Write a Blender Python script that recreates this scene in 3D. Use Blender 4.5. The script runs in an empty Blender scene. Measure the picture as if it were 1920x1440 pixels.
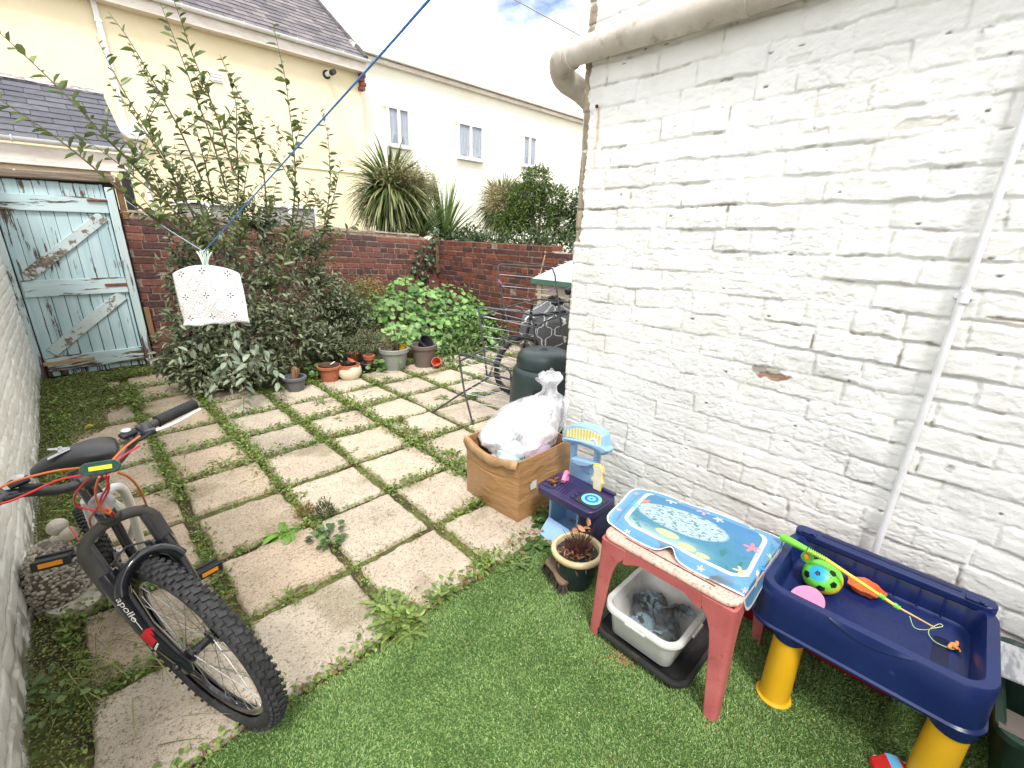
import bpy, math, random
import numpy as np
from math import sin, cos, pi, radians, sqrt, atan2
from mathutils import Vector, Matrix

random.seed(7); RG = np.random.default_rng(7)
SC = bpy.context.scene
COL = SC.collection

# ------------------------------------------------------------------ camera
F_, PITCH, ROLL, YAW, EYE = 840.0, 0.319, 0.0204, -0.779, 1.58
_B = np.array([cos(YAW), -sin(YAW), 0.]); _A = np.array([sin(YAW), cos(YAW), 0.])
def _rot():
    r = np.array([1., 0, 0]); u = np.array([0, sin(PITCH), cos(PITCH)]); f = np.array([0, cos(PITCH), -sin(PITCH)])
    c, s = cos(ROLL), sin(ROLL)
    return np.array([c*r+s*u, -s*r+c*u, f])
_R = _rot()
_W = np.array([[v@_B, v@_A, v[2]] for v in _R])          # rows right, up, forward in yard axes
cam_d = bpy.data.cameras.new('camera'); cam = bpy.data.objects.new('camera', cam_d); COL.objects.link(cam)
cam_d.sensor_width = 36; cam_d.lens = 36*F_/1920; cam_d.clip_end = 500; cam_d.clip_start = .02
_m = Matrix.Identity(4)
for i in range(3):
    _m[i][0] = _W[0][i]; _m[i][1] = _W[1][i]; _m[i][2] = -_W[2][i]
_m[2][3] = EYE
cam.matrix_world = _m
SC.camera = cam
# measured photo points turned into yard coordinates on a known plane (X across the yard, Y along it)
def ray(x, y): return np.array([(x-960)/F_, -(y-720)/F_, 1.]) @ _W
def gz(x, y, z=0.): d = ray(x, y); t = (z-EYE)/d[2]; return np.array([d[0]*t, d[1]*t, z])
def gx(x, y, X): d = ray(x, y); t = X/d[0]; return np.array([X, d[1]*t, EYE+d[2]*t])
def gy(x, y, Y): d = ray(x, y); t = Y/d[1]; return np.array([d[0]*t, Y, EYE+d[2]*t])
def gd(x, y, dep): d = ray(x, y); return np.array([d[0]*dep, d[1]*dep, EYE+d[2]*dep])

# ------------------------------------------------------------------ world, sun, exposure
W = bpy.data.worlds.new("World"); SC.world = W; W.use_nodes = True
SUN_EL, SUN_AZ = radians(56), radians(212)       # azimuth measured from +Y clockwise (towards +X)
sdir = Vector((sin(SUN_AZ)*cos(SUN_EL), cos(SUN_AZ)*cos(SUN_EL), sin(SUN_EL)))
nt = W.node_tree; nt.nodes.clear()
def NN(nt, t, props=None, **ins):
    n = nt.nodes.new(t)
    for k, v in (props or {}).items(): setattr(n, k, v)
    for k, v in ins.items():
        k2 = k.replace('_', ' ')
        s = n.inputs[int(k[1:])] if (k[0] == 'i' and k[1:].isdigit()) else n.inputs[k2]
        if hasattr(v, 'is_output') or isinstance(v, bpy.types.NodeSocket): nt.links.new(v, s)
        else: s.default_value = v
    return n
sky = NN(nt, 'ShaderNodeTexSky', dict(sky_type='NISHITA', sun_disc=False, sun_elevation=SUN_EL, sun_rotation=SUN_AZ, air_density=1.0, dust_density=1.5))
tc = NN(nt, 'ShaderNodeTexCoord')
mp = NN(nt, 'ShaderNodeMapping', Vector=tc.outputs['Generated'], Scale=(1.2, 1.2, 3.0), Location=(.35, .1, .2))
cn = NN(nt, 'ShaderNodeTexNoise', Vector=mp.outputs[0], Scale=2.2, Detail=7., Roughness=.55)
cr = NN(nt, 'ShaderNodeValToRGB', Fac=cn.outputs[0])
cr.color_ramp.elements[0].position = .33; cr.color_ramp.elements[1].position = .46
cmix = NN(nt, 'ShaderNodeMix', dict(data_type='RGBA'), i0=cr.outputs[0], i6=sky.outputs[0], i7=(9.5, 9.55, 9.6, 1))
bg = NN(nt, 'ShaderNodeBackground', Color=cmix.outputs[2], Strength=.13)
out = NN(nt, 'ShaderNodeOutputWorld', Surface=bg.outputs[0])
sl = bpy.data.lights.new('sun', 'SUN'); sl.energy = 2.0; sl.angle = radians(14); sl.color = (1, .965, .92)
sun = bpy.data.objects.new('sun', sl); COL.objects.link(sun)
sun.rotation_euler = sdir.to_track_quat('Z', 'Y').to_euler(); sun.location = (0, 0, 12)
vs = SC.view_settings; vs.view_transform = 'Standard'; vs.look = 'None'; vs.gamma = 1; vs.use_curve_mapping = False
vs.exposure = 0.78
SC.render.engine = 'CYCLES'
try:
    SC.cycles.max_bounces = 8; SC.cycles.diffuse_bounces = 4; SC.cycles.transparent_max_bounces = 12
except Exception: pass

# ------------------------------------------------------------------ helpers
def sr(r, g, b):                                   # 8-bit sRGB to linear
    return tuple(((c/255+.055)/1.055)**2.4 if c > 10 else c/255/12.92 for c in (r, g, b))
def c4(c): return (c[0], c[1], c[2], 1)
ORG = {}
def tag(o, label=None, cat=None, group=None, kind=None):
    if label: o['label'] = label
    if cat: o['category'] = cat
    if group: o['group'] = group
    if kind: o['kind'] = kind
    return o
def thing(name, loc, label, cat, group=None):
    o = bpy.data.objects.new(name, None); COL.objects.link(o); o.location = loc; o.empty_display_size = .1
    ORG[o.name] = np.array(loc, float)
    return tag(o, label, cat, group)
def sub(name, parent):                             # an empty part that groups sub-parts
    o = bpy.data.objects.new(name, None); COL.objects.link(o); o.parent = parent; o.empty_display_size = .05
    ORG[o.name] = ORG[parent.name]; return o
def link(name, me, parent=None, org=None):
    o = bpy.data.objects.new(name, me); COL.objects.link(o)
    if parent is not None: o.parent = parent; ORG[o.name] = ORG[parent.name]
    elif org is not None: o.location = org; ORG[o.name] = np.array(org, float)
    else: ORG[o.name] = np.zeros(3)
    return o
def npmesh(name, V, faces, mats, parent=None, org=None, col=None, smooth=False, mi=None):
    """V (n,3) world coords; faces = list of (k,m) int arrays, one per polygon size"""
    V = np.asarray(V, np.float32)
    base = ORG[parent.name] if parent is not None else (np.array(org, float) if org is not None else np.zeros(3))
    me = bpy.data.meshes.new(name)
    if not isinstance(faces, (list, tuple)): faces = [faces]
    faces = [np.asarray(f, np.int32) for f in faces if len(f)]
    loops = np.concatenate([f.ravel() for f in faces]); tot = np.concatenate([np.full(len(f), f.shape[1], np.int32) for f in faces])
    me.vertices.add(len(V)); me.vertices.foreach_set('co', (V-base.astype(np.float32)).ravel())
    me.loops.add(len(loops)); me.loops.foreach_set('vertex_index', loops)
    me.polygons.add(len(tot)); st = np.zeros(len(tot), np.int32); st[1:] = np.cumsum(tot)[:-1]
    me.polygons.foreach_set('loop_start', st)
    try: me.polygons.foreach_set('loop_total', tot)
    except Exception: pass
    if not isinstance(mats, (list, tuple)): mats = [mats]
    for m in mats: me.materials.append(m)
    if mi is not None: me.polygons.foreach_set('material_index', np.asarray(mi, np.int32))
    if smooth: me.polygons.foreach_set('use_smooth', np.ones(len(tot), bool))
    me.update(calc_edges=True)
    if col is not None:
        a = me.color_attributes.new('Col', 'FLOAT_COLOR', 'POINT')
        c = np.ones((len(V), 4), np.float32); c[:, :3] = col; a.data.foreach_set('color', c.ravel())
    me.validate()
    return link(name, me, parent, org)

def frame(t):
    t = Vector(t).normalized(); a = Vector((0, 0, 1)) if abs(t.z) < .9 else Vector((1, 0, 0))
    x = t.cross(a).normalized(); return x, t.cross(x).normalized()
class MB:
    def __init__(s): s.v = []; s.f = []; s.m = []; s.mat = 0
    def add(s, vs, fs):
        n = len(s.v); s.v += [tuple(map(float, v)) for v in vs]; s.f += [tuple(i+n for i in f) for f in fs]; s.m += [s.mat]*len(fs); return s
    def box(s, c, d, rz=0, M=None):
        c = Vector(c); vs = []
        for z in (-.5, .5):
            for y in (-.5, .5):
                for x in (-.5, .5):
                    p = Vector((x*d[0], y*d[1], z*d[2]))
                    if M is not None: p = M @ p
                    elif rz: p = Matrix.Rotation(rz, 3, 'Z') @ p
                    vs.append(c+p)
        return s.add(vs, [(0, 2, 3, 1), (4, 5, 7, 6), (0, 1, 5, 4), (2, 6, 7, 3), (0, 4, 6, 2), (1, 3, 7, 5)])
    def bar(s, a, b, w, h, up=(0, 0, 1)):          # rectangular bar from a to b
        a = Vector(a); b = Vector(b); t = (b-a).normalized(); x = t.cross(Vector(up)).normalized(); y = x.cross(t)
        vs = [p+x*i*w/2+y*j*h/2 for p in (a, b) for j in (-1, 1) for i in (-1, 1)]
        return s.add(vs, [(0, 1, 3, 2), (4, 6, 7, 5), (0, 4, 5, 1), (2, 3, 7, 6), (0, 2, 6, 4), (1, 5, 7, 3)])
    def tube(s, pts, r, seg=8, closed=False, flat=None):
        P = [Vector(p) for p in pts]; n = len(P)
        R = list(r) if hasattr(r, '__len__') else [r]*n
        T = []
        for i in range(n):
            a = P[i-1] if (i > 0 or closed) else P[i]; b = P[(i+1) % n] if (i < n-1 or closed) else P[i]
            T.append((b-a).normalized() if (b-a).length > 1e-9 else Vector((0, 0, 1)))
        x, y = frame(T[0]); vs = []
        for i in range(n):
            x = (x-T[i]*x.dot(T[i])).normalized(); y = T[i].cross(x)
            for k in range(seg):
                a = 2*pi*k/seg; vs.append(P[i]+x*cos(a)*R[i]+y*sin(a)*R[i]*(flat or 1))
        fs = []
        for i in range(n if closed else n-1):
            j = (i+1) % n
            for k in range(seg): l = (k+1) % seg; fs.append((i*seg+k, i*seg+l, j*seg+l, j*seg+k))
        if not closed: fs += [tuple(range(seg))[::-1], tuple((n-1)*seg+k for k in range(seg))]
        return s.add(vs, fs)
    def lathe(s, c, prof, seg=32, axis=(0, 0, 1), sx=1, wob=0, cap0=True, cap1=True):
        ax = Vector(axis).normalized(); x, y = frame(ax)
        if abs(ax.z) > .999: x, y = Vector((1, 0, 0)), Vector((0, 1, 0))
        c = Vector(c); vs = []
        for i, (r, h) in enumerate(prof):
            for k in range(seg):
                a = 2*pi*k/seg; rr = r*(1+wob*sin(3*a+i)+wob*.6*sin(7*a-2*i)); vs.append(c+x*cos(a)*rr*sx+y*sin(a)*rr+ax*h)
        fs = []
        for i in range(len(prof)-1):
            for k in range(seg): l = (k+1) % seg; fs.append((i*seg+k, i*seg+l, (i+1)*seg+l, (i+1)*seg+k))
        if cap0: fs.append(tuple(range(seg))[::-1])
        if cap1: fs.append(tuple((len(prof)-1)*seg+k for k in range(seg)))
        return s.add(vs, fs)
    def prism(s, poly, z0, z1, M=None):            # outline in xy extruded along z, optional 4x4 placing
        n = len(poly); vs = [Vector((p[0], p[1], z)) for z in (z0, z1) for p in poly]
        if M is not None: vs = [M @ v for v in vs]
        return s.add(vs, [tuple(range(n))[::-1], tuple(range(n, 2*n))]+[(i, (i+1) % n, n+(i+1) % n, n+i) for i in range(n)])
    def loft(s, rings, cap=True, flip=False):
        n = len(rings[0]); vs = [p for r in rings for p in r]; fs = []
        for i in range(len(rings)-1):
            for k in range(n): l = (k+1) % n; fs.append((i*n+k, i*n+l, (i+1)*n+l, (i+1)*n+k))
        if cap is True or cap == 'a': fs.append(tuple(range(n))[::-1])
        if cap is True or cap == 'b': fs.append(tuple((len(rings)-1)*n+k for k in range(n)))
        return s.add(vs, fs)
    def build(s, name, mats, parent=None, org=None, bevel=0, smooth=True, ang=40, seg=2, sub=0, solid=0):
        base = ORG[parent.name] if parent is not None else (np.array(org, float) if org is not None else np.zeros(3))
        me = bpy.data.meshes.new(name); me.from_pydata([(v[0]-base[0], v[1]-base[1], v[2]-base[2]) for v in s.v], [], s.f)
        if not isinstance(mats, (list, tuple)): mats = [mats]
        for m in mats: me.materials.append(m)
        me.polygons.foreach_set('material_index', s.m)
        me.update()
        import bmesh
        bm = bmesh.new(); bm.from_mesh(me); bmesh.ops.recalc_face_normals(bm, faces=bm.faces); bm.to_mesh(me); bm.free()
        o = link(name, me, parent, org)
        if solid: md = o.modifiers.new('s', 'SOLIDIFY'); md.thickness = solid
        if bevel:
            md = o.modifiers.new('b', 'BEVEL'); md.width = bevel; md.segments = seg; md.limit_method = 'ANGLE'; md.angle_limit = radians(35)
        if sub: md = o.modifiers.new('u', 'SUBSURF'); md.levels = sub; md.render_levels = sub
        if smooth:
            me.polygons.foreach_set('use_smooth', [True]*len(me.polygons))
            try: me.set_sharp_from_angle(angle=radians(ang))
            except Exception: pass
        return o
def rrect(w, h, r, n=5, cx=0, cy=0):
    p = []
    for sx, sy, a0 in ((1, 1, 0), (-1, 1, 90), (-1, -1, 180), (1, -1, 270)):
        for k in range(n+1):
            a = radians(a0+90*k/n); p.append((cx+sx*(w/2-r)+r*cos(a), cy+sy*(h/2-r)+r*sin(a)))
    return p
def smooth_path(pts, n=8):                          # catmull-rom through points
    P = [Vector(p) for p in pts]; P = [2*P[0]-P[1]]+P+[2*P[-1]-P[-2]]; o = []
    for i in range(1, len(P)-2):
        for k in range(n):
            t = k/n; a, b, c, d = P[i-1:i+3]
            o.append(.5*((2*b)+(c-a)*t+(2*a-5*b+4*c-d)*t*t+(-a+3*b-3*c+d)*t**3))
    o.append(P[-2]); return o

# ------------------------------------------------------------------ materials
def mat(name, c1, c2=None, rough=.6, scale=6, detail=6, lo=.35, hi=.65, bump=0, bscale=40, bdist=.01, metal=0, spec=.5,
        c3=None, s3=25, lo3=.6, hi3=.7, coat=0, alpha=None, trans=0, vcol=False, stretch=None, sss=0, rvar=0, bstretch=None):
    m = bpy.data.materials.new(name); m.use_nodes = True; nt = m.node_tree; b = nt.nodes['Principled BSDF']
    b.inputs['Roughness'].default_value = rough; b.inputs['Metallic'].default_value = metal
    b.inputs['Specular IOR Level'].default_value = spec
    tc = NN(nt, 'ShaderNodeTexCoord'); vec = tc.outputs['Object']; v0 = vec
    if stretch: vec = NN(nt, 'ShaderNodeMapping', Vector=vec, Scale=stretch).outputs[0]
    if vcol: cur = NN(nt, 'ShaderNodeVertexColor', dict(layer_name='Col')).outputs[0]
    else: cur = None
    if c2 is not None:
        n = NN(nt, 'ShaderNodeTexNoise', Vector=vec, Scale=scale, Detail=detail, Roughness=.6)
        r = NN(nt, 'ShaderNodeMapRange', Value=n.outputs[0], i1=lo, i2=hi)
        if vcol:
            mx = NN(nt, 'ShaderNodeMix', dict(data_type='RGBA', blend_type='MULTIPLY'), i0=1., i6=cur)
            m2 = NN(nt, 'ShaderNodeMix', dict(data_type='RGBA'), i0=r.outputs[0], i6=c4(c1), i7=c4(c2)); nt.links.new(m2.outputs[2], mx.inputs[7]); cur = mx.outputs[2]
        else: cur = NN(nt, 'ShaderNodeMix', dict(data_type='RGBA'), i0=r.outputs[0], i6=c4(c1), i7=c4(c2)).outputs[2]
        if rvar:
            rr = NN(nt, 'ShaderNodeMapRange', Value=n.outputs[0], i1=lo, i2=hi, i3=rough-rvar, i4=rough+rvar); nt.links.new(rr.outputs[0], b.inputs['Roughness'])
    if c3 is not None:
        n3 = NN(nt, 'ShaderNodeTexNoise', Vector=v0, Scale=s3, Detail=8., Roughness=.65)
        r3 = NN(nt, 'ShaderNodeMapRange', Value=n3.outputs[0], i1=lo3, i2=hi3)
        mx = NN(nt, 'ShaderNodeMix', dict(data_type='RGBA'), i0=r3.outputs[0], i7=c4(c3))
        if cur is None: mx.inputs[6].default_value = c4(c1)
        else: nt.links.new(cur, mx.inputs[6])
        cur = mx.outputs[2]
    if cur is None: b.inputs['Base Color'].default_value = c4(c1)
    else: nt.links.new(cur, b.inputs['Base Color'])
    if bump:
        bv = NN(nt, 'ShaderNodeMapping', Vector=v0, Scale=bstretch).outputs[0] if bstretch else v0
        nb = NN(nt, 'ShaderNodeTexNoise', Vector=bv, Scale=bscale, Detail=6., Roughness=.6)
        bp = NN(nt, 'ShaderNodeBump', Strength=bump, Distance=bdist, Height=nb.outputs[0]); nt.links.new(bp.outputs[0], b.inputs['Normal'])
    if coat: b.inputs['Coat Weight'].default_value = coat
    if trans: b.inputs['Transmission Weight'].default_value = trans
    if alpha is not None: b.inputs['Alpha'].default_value = alpha
    if sss:
        tr = NN(nt, 'ShaderNodeBsdfTranslucent'); o = [n for n in nt.nodes if n.type == 'OUTPUT_MATERIAL'][0]
        if cur is not None: nt.links.new(cur, tr.inputs[0])
        else: tr.inputs[0].default_value = c4(c1)
        ms = NN(nt, 'ShaderNodeMixShader', Fac=sss); nt.links.new(b.outputs[0], ms.inputs[1]); nt.links.new(tr.outputs[0], ms.inputs[2])
        nt.links.new(ms.outputs[0], o.inputs[0])
    return m
LEAF = mat('leaf', (1, 1, 1), (.75, .75, .75), vcol=True, rough=.36, scale=30, sss=.22, spec=.45)
GRASSM = mat('grass_blade', (1, 1, 1), (.8, .8, .8), vcol=True, rough=.6, scale=12, sss=.2)
TURFM = mat('turf_blade', (1, 1, 1), (.8, .8, .8), vcol=True, rough=.5, scale=9, sss=.12)
STEM = mat('stem_bark', sr(74, 62, 48), sr(110, 96, 74), rough=.8, scale=30, bump=.3)
GSTEM = mat('green_stem', sr(96, 100, 58), sr(120, 96, 70), rough=.7, scale=20)
BLACKP = mat('black_plastic', sr(26, 27, 30), sr(38, 38, 40), rough=.42, scale=20, bump=.05, bscale=200)

# ------------------------------------------------------------------ noise in numpy
def vnoise(x, y, seed=0):
    r = np.random.default_rng(seed); T = r.random((256, 256))
    xi = np.floor(x).astype(int); yi = np.floor(y).astype(int); fx = x-xi; fy = y-yi
    fx = fx*fx*(3-2*fx); fy = fy*fy*(3-2*fy); g = lambda a, b: T[a & 255, b & 255]
    return (g(xi, yi)*(1-fx)+g(xi+1, yi)*fx)*(1-fy)+(g(xi, yi+1)*(1-fx)+g(xi+1, yi+1)*fx)*fy
def fbm(x, y, f, o=4, seed=0, g=.5):
    s = 0; a = 1; t = 0
    for k in range(o): s = s+a*vnoise(x*f+17.3*k, y*f+9.1*k, seed+k); t += a; a *= g; f *= 2.03
    return s/t
def sst(a, b, x): t = np.clip((x-a)/(b-a), 0, 1); return t*t*(3-2*t)
def gridfaces(nu, nv):
    i = np.arange((nu-1)*(nv-1)); a = (i//(nv-1))*nv+i % (nv-1)
    return np.stack([a, a+nv, a+nv+1, a+1], 1)

# ------------------------------------------------------------------ leaf makers
def unit(v): return v/np.maximum(np.linalg.norm(v, axis=-1, keepdims=True), 1e-9)
def tint(n, c1, c2, rng=None):
    t = (rng or RG).random((n, 1))**1.2; c = np.array(c1)*(1-t)+np.array(c2)*t
    return c*(.75+.5*(rng or RG).random((n, 1)))
def leaves(name, P, D, N, L, Wd, c1, c2, parent=None, org=None, m=None, fold=.25, curl=.25, cols=None, kind=None):
    n = len(P); D = unit(D); S = unit(np.cross(D, N)); N = np.cross(S, D); L = np.broadcast_to(L, n)[:, None]; Wd = np.broadcast_to(Wd, n)[:, None]
    prof = [(0, 0, 0), (.3, -.8, .0), (.68, -.75, -.4), (1, 0, -1.), (.68, .75, -.4), (.3, .8, 0)]
    V = np.stack([P+D*L*a+S*Wd*b*.5+N*(abs(b)*Wd*fold+c*L*curl*.5) for a, b, c in prof], 1).reshape(-1, 3)
    i = np.arange(n)*6
    F = np.concatenate([np.stack([i, i+1, i+2, i+3], 1), np.stack([i, i+3, i+4, i+5], 1)])
    c = tint(n, c1, c2) if cols is None else cols
    return npmesh(name, V, F, m or LEAF, parent, org, col=np.repeat(c, 6, 0))
def discs(name, P, N, R, c1, c2, parent=None, org=None, m=None, dip=.25, k=8):
    n = len(P); N = unit(N); a = unit(np.cross(N, RG.normal(size=(n, 3)))); b = np.cross(N, a); R = np.broadcast_to(R, n)[:, None]
    rings = [P-N*R*dip]
    for j in range(k):
        t = 2*pi*j/k; rr = R*(1+.12*sin(j*2.6)); rings.append(P+(a*cos(t)+b*sin(t))*rr+N*R*.12*sin(3*t))
    V = np.stack(rings, 1).reshape(-1, 3); i = np.arange(n)*(k+1)
    F = np.concatenate([np.stack([i, i+1+j, i+1+(j+1) % k], 1) for j in range(k)])
    c = np.repeat(tint(n, c1, c2), k+1, 0); c[::k+1] *= 1.25
    return npmesh(name, V, F, m or LEAF, parent, org, col=c)
def straps(name, P, D, L, Wd, c1, c2, droop=.6, seg=5, parent=None, org=None, m=None, tipc=None):
    n = len(P); D = unit(D); L = np.broadcast_to(L, n)[:, None]; Wd = np.broadcast_to(Wd, n)[:, None]
    S = unit(np.cross(D, np.array([0, 0, 1.])+RG.normal(size=(n, 3))*.15)); pts = []; p = P.copy(); d = D.copy()
    for k in range(seg+1):
        t = k/seg; w = Wd*(1.0 if t < .1 else (1-t**2.2))*.5+.0003
        pts += [p-S*w, p+S*w]; d = unit(d+np.array([0, 0, -1.])*droop*L*.0+np.array([0, 0, -1.])*droop/seg*(.5+t)); p = p+d*L/seg
    V = np.stack(pts, 1).reshape(-1, 3); i = np.arange(n)*(2*(seg+1))
    F = np.concatenate([np.stack([i+2*k, i+2*k+1, i+2*k+3, i+2*k+2], 1) for k in range(seg)])
    c = np.repeat(tint(n, c1, c2), 2*(seg+1), 0)
    if tipc is not None:
        tt = np.tile(np.repeat(np.linspace(0, 1, seg+1), 2), n)[:, None]**2; c = c*(1-tt)+np.array(tipc)*tt
    return npmesh(name, V, F, m or LEAF, parent, org, col=c)
def blob(n, c, r, shell=.45):                       # points through an ellipsoid, denser towards the outside
    d = unit(RG.normal(size=(n, 3))); k = (shell+(1-shell)*RG.random((n, 1)))**.6
    k = k*(1+.25*np.sin(d[:, :1]*5+d[:, 1:2]*4)); return np.array(c)+d*k*np.array(r), d

# ================================================================== SETTING: ground, paving, turf
WALLX, CORY, LWX, BY, RX = 2.15, 1.69, -0.40, 6.65, 4.70
soil_m = mat('soil', sr(64, 54, 40), sr(96, 84, 62), rough=.95, scale=3, bump=.6, bscale=60, c3=sr(62, 74, 36), s3=5, lo3=.5, hi3=.62)
g = MB(); g.add([(-60, -30, -.03), (90, -30, -.03), (90, 110, -.03), (-60, 110, -.03)], [(0, 1, 2, 3)])
tag(g.build('ground', soil_m, smooth=False), kind='structure')

def slab_mat():
    m = bpy.data.materials.new('riven_slab'); m.use_nodes = True; nt = m.node_tree; b = nt.nodes['Principled BSDF']
    b.inputs['Roughness'].default_value = .9; b.inputs['Specular IOR Level'].default_value = .25
    v = NN(nt, 'ShaderNodeTexCoord').outputs['Object']; vc = NN(nt, 'ShaderNodeVertexColor', dict(layer_name='Col')).outputs[0]
    n1 = NN(nt, 'ShaderNodeTexNoise', Vector=v, Scale=4., Detail=8., Roughness=.62)
    r1 = NN(nt, 'ShaderNodeValToRGB', Fac=n1.outputs[0]); e = r1.color_ramp.elements
    e[0].position = .32; e[0].color = c4((.80, .76, .70)); e[1].position = .66; e[1].color = c4((1.08, 1.02, .95))
    mx = NN(nt, 'ShaderNodeMix', dict(data_type='RGBA', blend_type='MULTIPLY'), i0=1., i6=vc, i7=r1.outputs[0])
    # fine speckle of aggregate
    n2 = NN(nt, 'ShaderNodeTexNoise', Vector=v, Scale=75., Detail=6., Roughness=.85)
    r2 = NN(nt, 'ShaderNodeMapRange', Value=n2.outputs[0], i1=.485, i2=.40)
    f2 = NN(nt, 'ShaderNodeMath', dict(operation='MULTIPLY'), i0=r2.outputs[0], i1=.85)
    m2 = NN(nt, 'ShaderNodeMix', dict(data_type='RGBA'), i0=f2.outputs[0], i6=mx.outputs[2], i7=c4(sr(112, 92, 74)))
    n3 = NN(nt, 'ShaderNodeTexNoise', Vector=v, Scale=230., Detail=3., Roughness=.7)
    r3 = NN(nt, 'ShaderNodeMapRange', Value=n3.outputs[0], i1=.54, i2=.64)
    f3 = NN(nt, 'ShaderNodeMath', dict(operation='MULTIPLY'), i0=r3.outputs[0], i1=.6)
    m3 = NN(nt, 'ShaderNodeMix', dict(data_type='RGBA'), i0=f3.outputs[0], i6=m2.outputs[2], i7=c4(sr(238, 226, 208)))
    # pits and larger dark grains
    v4 = NN(nt, 'ShaderNodeTexVoronoi', Vector=v, Scale=70.)
    r4 = NN(nt, 'ShaderNodeMapRange', Value=v4.outputs[0], i1=.16, i2=.06)
    n5 = NN(nt, 'ShaderNodeTexNoise', Vector=v, Scale=9., Detail=3.); r5 = NN(nt, 'ShaderNodeMapRange', Value=n5.outputs[0], i1=.5, i2=.62)
    f4 = NN(nt, 'ShaderNodeMath', dict(operation='MULTIPLY'), i0=r4.outputs[0], i1=r5.outputs[0])
    m4 = NN(nt, 'ShaderNodeMix', dict(data_type='RGBA'), i0=f4.outputs[0], i6=m3.outputs[2], i7=c4(sr(84, 66, 52)))
    nt.links.new(m4.outputs[2], b.inputs['Base Color'])
    a = NN(nt, 'ShaderNodeMath', dict(operation='ADD'), i0=n2.outputs[0], i1=n3.outputs[0])
    a = NN(nt, 'ShaderNodeMath', dict(operation='SUBTRACT'), i0=a.outputs[0], i1=f4.outputs[0])
    bp = NN(nt, 'ShaderNodeBump', Strength=1., Distance=.005, Height=a.outputs[0]); nt.links.new(bp.outputs[0], b.inputs['Normal'])
    return m
SLAB = slab_mat()
SX0, SY0, SPX, SPY = -.26, 1.827, .4933, .4953     # joint lattice
VV, FF, CC = [], [], []; nvt = 0
slabs = []
for a in range(-1, 10):
    for b in range(0, 10):
        cx = SX0+SPX*(b+.5); cy = SY0+SPY*(a+.5)
        if cx > RX or (cx > WALLX-.2 and a < 0) or cy > BY or (a >= 6 and b > 2): continue
        slabs.append((a, b, cx, cy))
for k, (a, b, cx, cy) in enumerate(slabs):
    n = 44 if cy < 3.2 else 22
    s = .452; u, v = np.meshgrid(np.linspace(-.5, .5, n), np.linspace(-.5, .5, n), indexing='ij')
    sd = k*7+3; ds = np.minimum(.5-np.abs(u), .5-np.abs(v))*s
    # ragged outline
    ex = (fbm(u*s, v*0+k*3.1, 14, 3, sd)-.5)*.02; ey = (fbm(v*s, u*0+k*5.3, 14, 3, sd+9)-.5)*.02
    X = u*(s+ey*np.sign(u)*2); Y = v*(s+ex*np.sign(v)*2)
    rc = np.maximum(0, np.maximum(np.abs(u), np.abs(v))-.44)*0
    h = .022+(fbm(u*s+k, v*s, 7, 5, sd)-.5)*.012+(np.abs(fbm(u*s*.6+k, v*s*1.7, 16, 4, sd+1)-.5))*-.012
    h = h-(1-sst(0, .016, ds+(fbm(u*s, v*s, 30, 2, sd+5)-.5)*.012))*.020
    h = np.where(ds < 1e-6, -.03, h)
    rz = random.uniform(-.024, .024); tx, ty = random.uniform(-.016, .016), random.uniform(-.016, .016)
    x2 = cx+random.uniform(-.008, .008)+X*cos(rz)-Y*sin(rz); y2 = cy+random.uniform(-.008, .008)+X*sin(rz)+Y*cos(rz)
    z2 = h+X*tx+Y*ty+random.uniform(-.003, .003)
    VV.append(np.stack([x2, y2, z2], -1).reshape(-1, 3)); FF.append(gridfaces(n, n)+nvt); nvt += n*n
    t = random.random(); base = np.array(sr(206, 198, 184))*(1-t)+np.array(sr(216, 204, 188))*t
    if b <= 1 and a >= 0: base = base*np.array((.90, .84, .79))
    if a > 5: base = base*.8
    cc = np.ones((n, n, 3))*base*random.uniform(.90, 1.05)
    crk = np.abs(fbm(x2*.6+y2*.8, y2*.6-x2*.3, 9, 4, 131)-.5); ck = (sst(.012, .003, crk)*sst(.5, .62, fbm(x2, y2, 5, 2, 132))*.55)[..., None]; cc = cc*(1-ck)+np.array(sr(120, 98, 78))*ck
    moss = sst(.60, .80, fbm(x2, y2, 3.5, 5, 77)+(.02-np.minimum(ds, .02))*9)[..., None]*.5
    cc = cc*(1-moss)+np.array(sr(118, 112, 74))*moss
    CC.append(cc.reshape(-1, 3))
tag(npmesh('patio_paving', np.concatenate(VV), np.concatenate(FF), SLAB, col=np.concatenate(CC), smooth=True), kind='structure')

# soil in the joints: low lumpy sheet
n1, n2 = 220, 260
u, v = np.meshgrid(np.linspace(-.42, 4.7, n1), np.linspace(1.3, 6.7, n2), indexing='ij')
h = -.004+(fbm(u, v, 20, 3, 5)-.5)*.012
jc = np.array(sr(84, 72, 50))*(1-sst(.4, .6, fbm(u, v, 6, 4, 8))[..., None])+np.array(sr(112, 114, 62))*sst(.4, .6, fbm(u, v, 6, 4, 8))[..., None]
jm = mat('joint_soil', (1, 1, 1), (.6, .6, .6), vcol=True, rough=.95, scale=120, bump=.7, bscale=150, bdist=.01)
tag(npmesh('joint_soil', np.stack([u, v, h], -1).reshape(-1, 3), gridfaces(n1, n2), jm, col=jc.reshape(-1, 3), smooth=True), kind='structure')

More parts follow.
